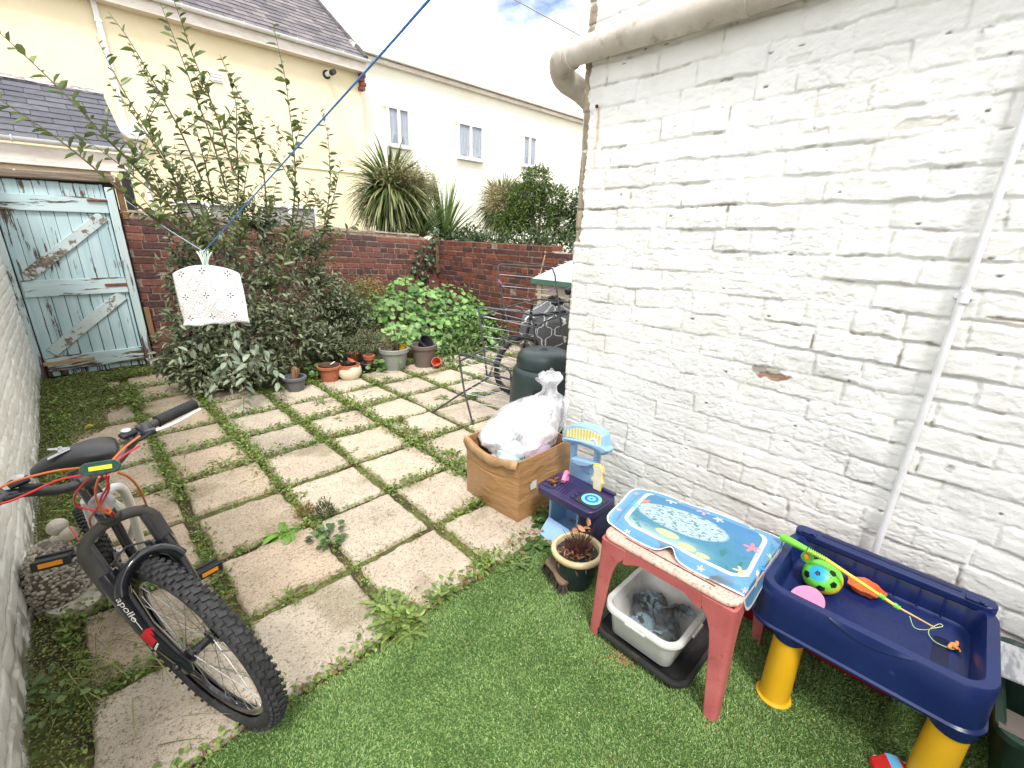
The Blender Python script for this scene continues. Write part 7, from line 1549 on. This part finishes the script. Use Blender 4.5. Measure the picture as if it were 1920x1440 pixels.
def text_mesh(txt, size, fn, name, m_, parent):
    cu = bpy.data.curves.new('t', 'FONT'); cu.body = txt; cu.size = size; cu.extrude = .0; to_ = bpy.data.objects.new('t', cu); COL.objects.link(to_); bpy.context.view_layer.update()
    me = bpy.data.meshes.new_from_object(to_.evaluated_get(bpy.context.evaluated_depsgraph_get())); bpy.data.objects.remove(to_); bpy.data.curves.remove(cu)
    base = ORG[parent.name]
    for v_ in me.vertices: p = fn(v_.co.x, v_.co.y); v_.co = Vector(tuple(p-base))
    me.materials.clear(); me.materials.append(m_); return link(name, me, parent)
def on_blade(x, y): return np.array(blade_poly([(.285-x, 50-y*1300)], None, '')[0])
text_mesh('apollo', .036, on_blade, 'lettering', WPT, fk)
# frame: head tube, stem, bars
HB, HT_ = ST(.485, 0, -.012), ST(.60, 0, -.012); FRM = sub('frame', bk)
g = MB(); g.tube([HB, HT_], [.024, .023], 18); g.build('head_tube', GLB, FRM)
g = MB(); g.lathe(tuple(HB-(HT_-HB)*.06), [(.028, 0), (.030, .004), (.030, .012), (.024, .016)], 20, tuple(HT_-HB)); g.build('headset', GRM, FRM); g = MB(); g.lathe(tuple(HT_), [(.024, 0), (.028, .004), (.028, .014), (.020, .02), (.018, .045)], 20, tuple(HT_-HB)); g.build('headset', GRM, FRM)
cl = ST(.545, 0, .0)-WN*.0; f_ = unit(WF*sin(radians(71))+WU*cos(radians(71)))
g = MB(); g.lathe(tuple(ST(.545, 0, .010)), [(.0, .001), (.028, .001), (.030, 0), (.030, .006), (.026, .007)], 26, tuple(f_), cap0=False); g.build('head_badge', mat('silver_badge', sr(178, 180, 184), sr(120, 122, 128), rough=.25, metal=.6, scale=30), FRM)
BB = np.array([-.02, 2.07, .30]); STp = np.array([-.10, 2.16, .78])
g = MB(); g.tube(smooth_path([HB+(HT_-HB)*.6, HB+np.array([.045, .10, .03]), HB*.35+BB*.65+np.array([.03, 0, 0]), BB], 5), .0125, 14); g.build('down_tube', WPT, FRM); g = MB(); g.tube([HB+(HT_-HB)*.75, BB*.25+STp*.75], [.019, .018], 14); g.build('top_tube', GLB, FRM)
g = MB(); g.tube([BB, STp], .017, 14); g.build('seat_tube', GLB, FRM); RH = np.array([-.11, 2.32, .245])
for sg in (-1, 1):
    o_ = np.array([sg*.06, 0, 0]); g = MB(); g.tube([BB+o_*.4, RH+o_], .010, 8); g.tube([HB*.35+STp*.65+o_*.4+np.array([0, 0, -.09]), STp*.4+BB*.6+o_, RH+o_], .013, 8); g.build('stay', WPT, FRM)
wheel_at(RH, (.985, .10, .12), .245, bk, tyre_r=.027, knobs=True, rimc=GLB, spokes=24, name='rear_wheel')
g = MB(); sc_ = ST(.635, 0, .0); g.tube([ST(.60, 0, -.012), ST(.65, 0, -.012)], .020, 14); g.tube([ST(.632, 0, -.012), ST(.640, 0, .055)], [.018, .017], 12); g.lathe(tuple(ST(.640, 0, .055)-WN*.026), [(.022, 0), (.023, .004), (.023, .048), (.022, .052)], 16, tuple(WN)); g.build('stem', GRM, bk)
hb = sub('handlebar', bk)
bar = [ST(.705, -.31, .045), ST(.703, -.20, .052), ST(.685, -.13, .057), ST(.648, -.06, .058), ST(.640, 0, .057), ST(.648, .06, .058), ST(.685, .13, .057), ST(.703, .20, .052), ST(.705, .315, .045)]
g = MB(); g.tube(smooth_path(bar, 5), .0125, 14); g.build('bar', GRM, hb)
for sg in (-1, 1):
    a, b = ST(.704, sg*.205, .051), ST(.705, sg*.325, .044); g = MB(); pts = [a+(b-a)*t for t in np.linspace(0, 1, 30)]; g.tube(pts, [.019]+[.0165+.0012*(k % 2) for k in range(28)]+[.018], 16); g.build('grip', mat('ribbed_grip', sr(30, 30, 32), sr(44, 44, 46), rough=.7, scale=40) if sg < 0 else bpy.data.materials['ribbed_grip'], hb)
    cp_ = ST(.700, sg*.165, .055); g = MB(); ax = unit(b-a); g.lathe(tuple(cp_-ax*.018), [(.016, 0), (.020, .004), (.020, .032), (.016, .036)], 14, tuple(ax)); g.tube([cp_+np.array([0, 0, .010]), cp_+WF*.030-ax*.01, cp_+WF*.040+ax*.010], [.014, .013, .010], 10); lb = g.build('brake_clamp', GRM, hb)
    g = MB(); lv = [cp_+WF*.036, cp_+WF*.050+ax*.035, cp_+WF*.052+ax*.075, cp_+WF*.046+ax*.125, cp_+WF*.045+ax*.145]; g.tube(smooth_path(lv, 4), [.007]*9+[.006]*7+[.0075], 10, flat=.6); g.build('brake_lever', WPT, lb)
    sh_ = ST(.695, sg*.118, .058); g = MB(); g.tube([sh_-ax*.016+np.array([0, 0, .014]), sh_+np.array([0, 0, .016]), sh_+ax*.02+np.array([0, 0, .014])], [.013, .017, .013], 12, flat=.7); g.tube([sh_+WF*.01, sh_+WF*.035-ax*.012, sh_+WF*.04-ax*.025], [.012, .010, .006], 8); sf = g.build('shifter', BLACKP, hb)
    g = MB(); g.lathe(tuple(sh_+np.array([0, 0, .026])), [(.011, 0), (.012, .002), (.009, .004)], 14, (0, -.2, 1)); g.build('gear_window', mat('gear_dial', sr(196, 196, 198), rough=.2) if sg < 0 else bpy.data.materials['gear_dial'], sf)
    g = MB(); ca = cp_+WF*.04-ax*.004; g.tube([ca, ca-ax*.035-np.array([0, 0, .006])], [.006, .004], 8); g.build('cable_boot', BLACKP, lb)
# bow reflector below the stem: dark green lens with a yellow bar
rc = gd(188, 877, 1.06); axr = unit(gd(222, 872, 1.07)-gd(156, 882, 1.05)); toc = unit(np.array([0, 0, EYE])-rc); upr = np.cross(toc, axr); upr = upr if upr[2] > 0 else -upr
def plate(w, h, r, d0, d1): 
    A_ = []
    for dd_ in (d0, d1): A_.append([tuple(rc+axr*p[0]+upr*p[1]+toc*dd_) for p in rrect(w, h, r, 6)])
    return A_
g = MB(); g.loft(plate(.082, .035, .0165, -.014, .0)); rf_ = g.build('bow_reflector', mat('green_lens', sr(34, 84, 70), sr(24, 58, 52), rough=.12, coat=.8, scale=60), bk, bevel=.003)
g = MB(); g.loft(plate(.046, .011, .001, .0, .0012)); g.build('yellow_bar', mat('yellow_reflector', sr(232, 214, 60), rough=.25), rf_, smooth=False)
# cables
def cab(pts, m_, name='cable', r=.0026): g = MB(); g.tube(smooth_path([gd(*p) for p in pts], 7), r, 8); g.build(name, m_, bk)
cab([(262, 818, 1.20), (235, 838, 1.14), (212, 862, 1.10), (205, 872, 1.09)], ORC); cab([(262, 836, 1.18), (238, 850, 1.14), (216, 866, 1.09), (208, 874, 1.08)], RDC)
cab([(-20, 925, .92), (20, 905, .95), (60, 893, .98), (110, 882, 1.02), (158, 877, 1.07)], ORC); cab([(-25, 950, .90), (18, 940, .94), (60, 922, .98), (110, 900, 1.02), (160, 890, 1.06)], RDC)
cab([(218, 885, 1.07), (242, 895, 1.12), (260, 915, 1.2), (270, 935, 1.3), (277, 955, 1.4), (282, 975, 1.48)], ORC, r=.003)
cab([(172, 892, 1.06), (158, 905, 1.08), (142, 925, 1.12), (140, 942, 1.16), (152, 952, 1.18), (180, 956, 1.2), (205, 958, 1.22), (214, 966, 1.25), (214, 976, 1.3)], RDC)
cab([(186, 894, 1.06), (180, 912, 1.09), (180, 935, 1.12), (190, 955, 1.16), (202, 963, 1.18), (207, 958, 1.2), (200, 950, 1.22)], ORC); cab([(196, 892, 1.06), (203, 905, 1.08), (203, 920, 1.12), (192, 940, 1.15), (178, 958, 1.2), (168, 975, 1.25), (172, 990, 1.3)], RDC)
cab([(204, 890, 1.06), (200, 915, 1.1), (190, 932, 1.14), (188, 948, 1.18), (200, 962, 1.2), (212, 968, 1.26)], RDC); cab([(130, 988, 1.75), (145, 1008, 1.7), (158, 1018, 1.65)], RDC)
# brake arms on the fork, quick detail between the legs
g = MB(); g.tube([ST(.36, -.045, -.03), ST(.30, -.045, -.035), ST(.27, -.04, -.03)], [.008, .009, .010], 8); g.tube([ST(.36, .045, -.03), ST(.30, .045, -.035), ST(.27, .04, -.03)], [.008, .009, .010], 8); g.tube([ST(.36, -.045, -.03), ST(.375, 0, -.04), ST(.36, .045, -.03)], .003, 6); g.build('brake_arms', GRM, fk)
# saddle
SS = np.array([-.085, 1.80, .915]); g = MB(); rings = []
for t, w, h in ((0, .016, .016), (.05, .032, .028), (.22, .040, .036), (.45, .052, .044), (.7, .076, .052), (.9, .080, .050), (1, .055, .030)):
    c = SS+np.array([(t-.5)*.205, (t-.5)*.03, .012*sin(pi*t)+(-.012 if t < .1 else 0)]); rings.append([tuple(c+np.array([0, w*cos(a), (h*.5*sin(a) if sin(a) > 0 else h*.9*sin(a))])) for a in np.linspace(0, 2*pi, 20, endpoint=False)])
g.loft(rings); sd_ = g.build('saddle', mat('saddle_vinyl', sr(52, 53, 57), sr(62, 62, 66), rough=.35, scale=8), bk, ang=60, sub=1)
g = MB(); zt = SS[2]+.0225
for pl_ in ([(-.06, .02), (-.035, .02), (.005, .075), (-.02, .075)], [(.045, .02), (.065, .02), (.01, .075), (-.005, .06)], [(-.03, .045), (.05, .045), (.045, .055), (-.02, .055)]): g.add([(SS[0]-.055+p[1]*.9-.02, SS[1]-.005+p[0]*.8, zt+p[1]*.10+.004) for p in pl_], [(0, 1, 2, 3)])
g.build('saddle_emblem', mat('pale_emblem', sr(190, 192, 196), rough=.4), sd_, smooth=False)
g = MB(); g.tube([STp, SS+np.array([0, .03, -.03])], .0135, 12); g.build('seat_post', GRM, bk); g = MB(); g.tube([STp+np.array([-.03, -.01, 0]), STp+np.array([0, -.03, .002]), STp+np.array([.05, -.02, -.01])], .007, 8); g.build('seat_clamp', WPT, bk)
# cranks, chainring, pedals
cs = sub('crankset', bk); PL, PR = gz(100, 1050, .44), gz(388, 1068, .16)
g = MB(); g.lathe(tuple(BB+np.array([-.055, 0, .006])), [(.088, 0), (.090, .001), (.090, .004), (.060, .005), (.020, .005), (.018, -.02)], 40, (1, .0, .1)); g.build('chainring', GRM, cs)
for (pp, sg, lb_) in ((PL, -1, 'l'), (PR, 1, 'r')):
    s0 = BB+np.array([sg*.075, 0, 0]); s1 = np.array([pp[0]-sg*.075, pp[1], pp[2]]) if False else pp-unit(np.array([sg*1., .15, .05]))*.07
    g = MB(); g.bar(s0, s1, .026, .014); g.build('crank_arm', BLACKP, cs, bevel=.004)
    ax = unit(pp-s1); g = MB(); up0 = unit(np.array([0, .25, .97])); sdp = np.cross(ax, up0); Mx = Matrix(((ax[0], sdp[0], up0[0]), (ax[1], sdp[1], up0[1]), (ax[2], sdp[2], up0[2])))
    g.tube([s1, s1+ax*.03], .009, 8); c = pp+ax*.0
    for o_ in (-.034, .034): g.box(tuple(c+sdp*o_), (.100, .018, .034), M=Mx)
    g.box(tuple(c), (.085, .07, .020), M=Mx)
    for o_ in (-.045, 0, .045): g.box(tuple(c+ax*o_), (.014, .075, .022), M=Mx)
    pdl = g.build('pedal', BLACKP, cs, bevel=.003)
    fs_ = sdp if sdp @ (np.array([0, 0, EYE])-c) > 0 else -sdp; g = MB(); g.box(tuple(c+fs_*.0435), (.062, .004, .016), M=Mx); g.build('pedal_reflector', ORR, pdl)
SC_ = mat('steel_grey', sr(120, 120, 122), rough=.35, metal=.7); g = MB(); dz = np.array([-.04, 2.25, .16]); g.tube([RH+np.array([-.07, 0, 0]), dz+np.array([0, .08, .0]), dz], [.014, .02, .012], 8); g.build('derailleur', SC_, bk)

# ================================================================== pebble ornament on its base by the left wall
oc = np.array([-.285, 2.50, 0.]); orn = thing('garden_ornament', oc, 'pebble covered stone mound ornament topped by rounded white stones behind the bicycle', 'ornament')
STN = mat('weathered_stone', sr(214, 208, 194), sr(180, 172, 156), rough=.9, scale=9, bump=.5, bscale=60, c3=sr(96, 98, 70), s3=8, lo3=.58, hi3=.72)
def sl_ring(s, z): return [(oc[0]+.05+s*.125*(1+.06*sin(3*a)+.04*cos(5*a))*cos(a), oc[1]-.05+s*.13*(1+.05*cos(4*a))*sin(a), z) for a in np.linspace(0, 2*pi, 28, endpoint=False)]
g = MB(); g.loft([sl_ring(.98, .0), sl_ring(1.02, .03), sl_ring(.97, .05), sl_ring(.6, .055)]); g.build('base_slab', STN, orn, ang=60)
g = MB(); prof = [(.125, .0), (.135, .05), (.130, .12), (.112, .18), (.088, .23), (.06, .27), (.02, .29)]; g.lathe((oc[0]-.01, oc[1]+.03, 0), prof, 28, sx=.8); g.build('mound_body', mat('dark_cement', sr(104, 98, 88), rough=.95), orn)
PB = mat('pebbles', (1, 1, 1), (.8, .8, .8), vcol=True, rough=.7, scale=30); V_, F_2, C_ = [], [], []; nn_ = 0
ico = [(0, 0, 1), (.89, 0, .45), (.28, .85, .45), (-.72, .53, .45), (-.72, -.53, .45), (.28, -.85, .45), (.72, .53, -.45), (-.28, .85, -.45), (-.89, 0, -.45), (-.28, -.85, -.45), (.72, -.53, -.45), (0, 0, -1)]; icf = [(0, 1, 2), (0, 2, 3), (0, 3, 4), (0, 4, 5), (0, 5, 1), (1, 6, 2), (2, 7, 3), (3, 8, 4), (4, 9, 5), (5, 10, 1), (2, 6, 7), (3, 7, 8), (4, 8, 9), (5, 9, 10), (1, 10, 6), (11, 7, 6), (11, 8, 7), (11, 9, 8), (11, 10, 9), (11, 6, 10)]
ico = np.array(ico); icf = np.array(icf)
for _ in range(1100):
    z = random.uniform(.01, .285); r_ = np.interp(z, [p[1] for p in prof], [p[0] for p in prof]); a = random.uniform(0, 2*pi); p = np.array([oc[0]-.01+r_*.80*cos(a), oc[1]+.03+r_*sin(a), z]); s_ = random.uniform(.007, .0115); S3 = np.array([s_*random.uniform(.8, 1.3), s_*random.uniform(.8, 1.3), s_*random.uniform(.7, 1.)])
    V_.append(p+ico*S3); F_2.append(icf+nn_*12); nn_ += 1; C_.append(np.tile(np.array(sr(196, 188, 172))*random.uniform(.55, 1.15), (12, 1)))
npmesh('pebbles', np.concatenate(V_), np.concatenate(F_2), PB, orn, col=np.concatenate(C_), smooth=True)
for (dx, dy, z, r_) in tuple((q_[0]-oc[0], q_[1]-oc[1], q_[2], r2_) for q_, r2_ in ((gy(108, 988, 2.50), .036), (gy(129, 1001, 2.47), .031), (gy(112, 1012, 2.56), .034))): g = MB(); g.lathe((oc[0]+dx, oc[1]+dy, z-r_), [(r_*sin(t)+.0005, r_-r_*cos(t)) for t in np.linspace(.05, pi-.05, 12)], 20, wob=.02); g.build('top_stone', STN, orn, ang=80)

# ================================================================== individual weeds
def rosette(x, y, n, L, Wr, label, c1, c2, up=.5, serr=True, hgt=0, name='weed', cat='weed', grp='weeds growing in the paving joints'):
    root = thing(name, (x, y, .01), label, cat, grp); Vs, Fs, Cs = [], [], []; nn = 0
    if n < 40: n = int(n*1.7)
    for k in range(n):
        a = 2.399*k+random.uniform(-.3, .3); el_ = up*random.uniform(.3, 1.2); l = L*random.uniform(.6, 1.1); base = np.array([x+random.gauss(0, .016), y+random.gauss(0, .016), .012+hgt*random.random()])
        d = np.array([cos(a)*cos(el_), sin(a)*cos(el_), sin(el_)]); s_ = np.array([-sin(a), cos(a), 0]); N_ = 9; c = np.array(c1)*(1-k/n*.6)+np.array(c2)*(k/n*.6); c = c*random.uniform(.8, 1.15)
        for i in range(N_):
            t = i/(N_-1); w = Wr*l*(.18+.82*sin(pi*min(1, t*.92+.04))**.8*(.5+.7*t))*(1-(t > .97)*.8); 
            if serr: w *= (1.0 if i % 2 else .38)
            p = base+d*l*t+np.array([0, 0, -1])*l*.45*t*t+np.array([0, 0, .0]); Vs += [p-s_*w+np.array([0, 0, w*.3]), p, p+s_*w+np.array([0, 0, w*.3])]; Cs += [c*.95, c*1.15, c*.95]
        for i in range(N_-1): o_ = nn+i*3; Fs += [(o_, o_+1, o_+4, o_+3), (o_+1, o_+2, o_+5, o_+4)]
        nn += N_*3
    npmesh('leaves', np.array(Vs), np.array(Fs), LEAF, root, col=np.array(Cs)); return root
g1_, g2_ = sr(104, 130, 56), sr(168, 184, 108)
for (px_c, py_c, n, L, wr, lb, c1, c2, up) in (
    (745, 1165, 26, .15, .11, 'big dandelion with toothed leaves at the turf edge below the middle slab', g1_, g2_, .7), (720, 1140, 18, .12, .12, 'second dandelion rosette just left of the biggest one', g1_, g2_, .8), (770, 1195, 14, .11, .12, 'small dandelion rosette spilling on to the turf', g1_, g2_, .6), (830, 1120, 16, .10, .12, 'dandelion rosette between the turf and the slab right of the biggest one', sr(74, 104, 42), g2_, .7),
    (535, 1005, 20, .12, .17, 'bright green toothed weed left of the round leaved one', sr(104, 150, 52), sr(150, 190, 90), .5), (590, 840, 14, .08, .12, 'small ragged weed between slabs above the bright green one', g1_, g2_, .7), (770, 815, 24, .13, .07, 'bushy upright grassy weed in the centre joint', sr(104, 116, 56), sr(158, 158, 96), 1.1), (750, 795, 20, .14, .06, 'taller feathery weed behind the centre joint clump', sr(104, 116, 56), sr(158, 158, 96), 1.2),
    (475, 905, 14, .09, .10, 'thin pale weed sprawling on a slab left of centre', g2_, sr(170, 180, 110), .5), (830, 750, 18, .11, .10, 'leafy weed near the foot of the clothes airer', g1_, g2_, .8), (890, 745, 22, .09, .18, 'broad leaved weed under the clothes airer', sr(72, 108, 52), sr(116, 150, 84), .8), (865, 890, 18, .10, .14, 'leafy weed against the left side of the carton', sr(76, 108, 44), g2_, .7), (850, 855, 18, .10, .14, 'leafy weed just left of the carton edge', sr(76, 108, 44), g2_, .8),
    (600, 760, 16, .12, .07, 'upright green weed in the joint beyond the middle', g1_, g2_, 1.1), (590, 790, 16, .10, .08, 'low leafy weed in front of the upright one', g1_, g2_, .7), (700, 720, 16, .12, .10, 'leafy clump at the bed edge below the light grey planter', g1_, g2_, 1.), (725, 715, 16, .12, .08, 'grassy clump at the bed edge below the taupe planter', g1_, sr(150, 160, 84), 1.1), (640, 790, 12, .08, .1, 'little weed two joints above the middle', g1_, g2_, .8),
    (1000, 1030, 24, .10, .16, 'leafy weed in front of the carton corner', sr(60, 92, 44), sr(104, 134, 72), .7), (965, 1060, 18, .10, .12, 'leafy weed where carton slab meets the turf', sr(66, 96, 44), g2_, .7), (1020, 985, 22, .11, .16, 'dark leafy weed between the carton and toy kitchen', sr(56, 88, 44), sr(96, 126, 68), .8), (905, 1070, 18, .08, .12, 'weed on the turf edge right of the large slab', g1_, g2_, .6), (420, 870, 12, .1, .08, 'thin weed in the joint right of the handlebar', g1_, g2_, .7), (300, 845, 16, .1, .1, 'weed in the joint under the handlebar grip', g1_, g2_, .7),
    (560, 935, 12, .07, .12, 'small weed in the joint above the round leaved one', g1_, g2_, .8), (445, 1110, 12, .07, .12, 'reddish weed beside the right pedal', sr(110, 104, 60), g2_, .6), (545, 1125, 16, .10, .06, 'grassy weed beside the front tyre', g1_, sr(150, 160, 90), 1.), (660, 850, 12, .07, .12, 'tiny weed in the middle joint', g1_, g2_, .7)):
    c = gz(px_c, py_c); rosette(c[0], c[1], n, L, wr, lb, c1, c2, up, serr=wr < .15)
c = gz(622, 1020); root = thing('weed', (c[0], c[1], 0), 'round leaved dark green weed at the middle slab corner', 'weed', 'weeds growing in the paving joints'); n = 40; a = RG.uniform(0, 2*pi, n); r_ = RG.uniform(.01, .09, n); P = np.stack([c[0]+r_*np.cos(a), c[1]+r_*np.sin(a), .03+.04*RG.random(n)], 1); leaves('leaves', P, np.stack([np.cos(a), np.sin(a), .2+0*a], 1), np.array([0, 0, 1.])+RG.normal(size=P.shape)*.15, RG.uniform(.03, .055, n), RG.uniform(.026, .042, n), sr(66, 98, 52), sr(112, 142, 84), parent=root)
c = gz(612, 975); root = thing('weed', (c[0], c[1], 0), 'small upright bushy weed with dark needle leaves behind the round leaved one', 'weed', 'weeds growing in the paving joints'); n = 700; p, d = blob(n, (c[0], c[1], .065), (.055, .05, .06), .2); leaves('leaves', p, d+np.array([0, 0, .9]), RG.normal(size=p.shape), RG.uniform(.012, .025, n), .0035, sr(64, 78, 46), sr(116, 128, 76), parent=root)
c = gz(575, 970); root = thing('weed', (c[0], c[1], 0), 'reddish dry tuft beside the needle leaved weed', 'weed', 'weeds growing in the paving joints'); n = 400; p, d = blob(n, (c[0], c[1], .04), (.05, .05, .04), .2); leaves('leaves', p, d+np.array([0, 0, .7]), RG.normal(size=p.shape), RG.uniform(.012, .03, n), .0035, sr(130, 104, 62), sr(176, 160, 96), parent=root)
c = gz(166, 800, .04); o = discs('yellow_flower', np.array([c, c+np.array([.012, .0, .004])]), np.array([[-.2, -.5, .8], [.2, -.4, .8]]), .022, sr(240, 214, 30), sr(250, 226, 60), org=c); tag(o, 'single yellow flower in the green strip near the gate end', 'flower')
# broad leaved plant at the lower left
c = gz(95, 1345); root = thing('leafy_plant', (c[0], c[1], 0), 'trailing broad leaved plant at the lower left foot of the white wall', 'plant'); P, D = [], []
for _ in range(30): P.append((c[0]+random.gauss(.02, .05), c[1]+random.gauss(.0, .10), random.uniform(.03, .08)))
P = np.array(P); leaves('leaves', P, np.concatenate([RG.normal(size=(len(P), 2)), np.zeros((len(P), 1))], 1), np.array([0, -.2, 1.])+RG.normal(size=P.shape)*.3, .034, .026, sr(84, 110, 58), sr(132, 154, 92), parent=root); g = MB()
for p in P[::2]: g.tube([(p[0]-.02, p[1], .0), tuple(p)], .0012, 4)
g.build('stems', GSTEM, root)
n = 260; x = RG.uniform(-.34, .12, n); P = np.stack([x, 1.95+RG.normal(size=n)*.14, np.full(n, .03)], 1); D = np.stack([.5+RG.normal(size=n)*.5, -.8+RG.normal(size=n)*.3, .25+.3*RG.random(n)], 1); o = straps('trailing_grass', P[:60], D[:60], RG.uniform(.15, .35, 60), .003, sr(120, 128, 70), sr(176, 172, 112), droop=.5, seg=5, m=GRASSM); tag(o, kind='stuff')
# a few petals and crumbs lying on the turf
n = 34; xy = np.stack([RG.uniform(.8, 1.5, n), RG.uniform(.15, 1.25, n)], 1); P = np.concatenate([xy, np.full((n, 1), .026)], 1); o = leaves('turf_litter', P, RG.normal(size=(n, 3))*np.array([1, 1, .2]), np.tile([0, 0, 1.], (n, 1)), RG.uniform(.004, .010, n), .005, sr(226, 226, 216), sr(196, 206, 160)); tag(o, kind='stuff')
q = gz(1165, 1240); n = 120; P = np.stack([q[0]+RG.normal(size=n)*.02, q[1]+RG.normal(size=n)*.03, np.full(n, .022)], 1); o = leaves('turf_debris', P, RG.normal(size=(n, 3))*np.array([1, 1, .2]), np.tile([0, 0, 1.], (n, 1)), .010, .004, sr(170, 120, 84), sr(200, 160, 120)); tag(o, kind='stuff')
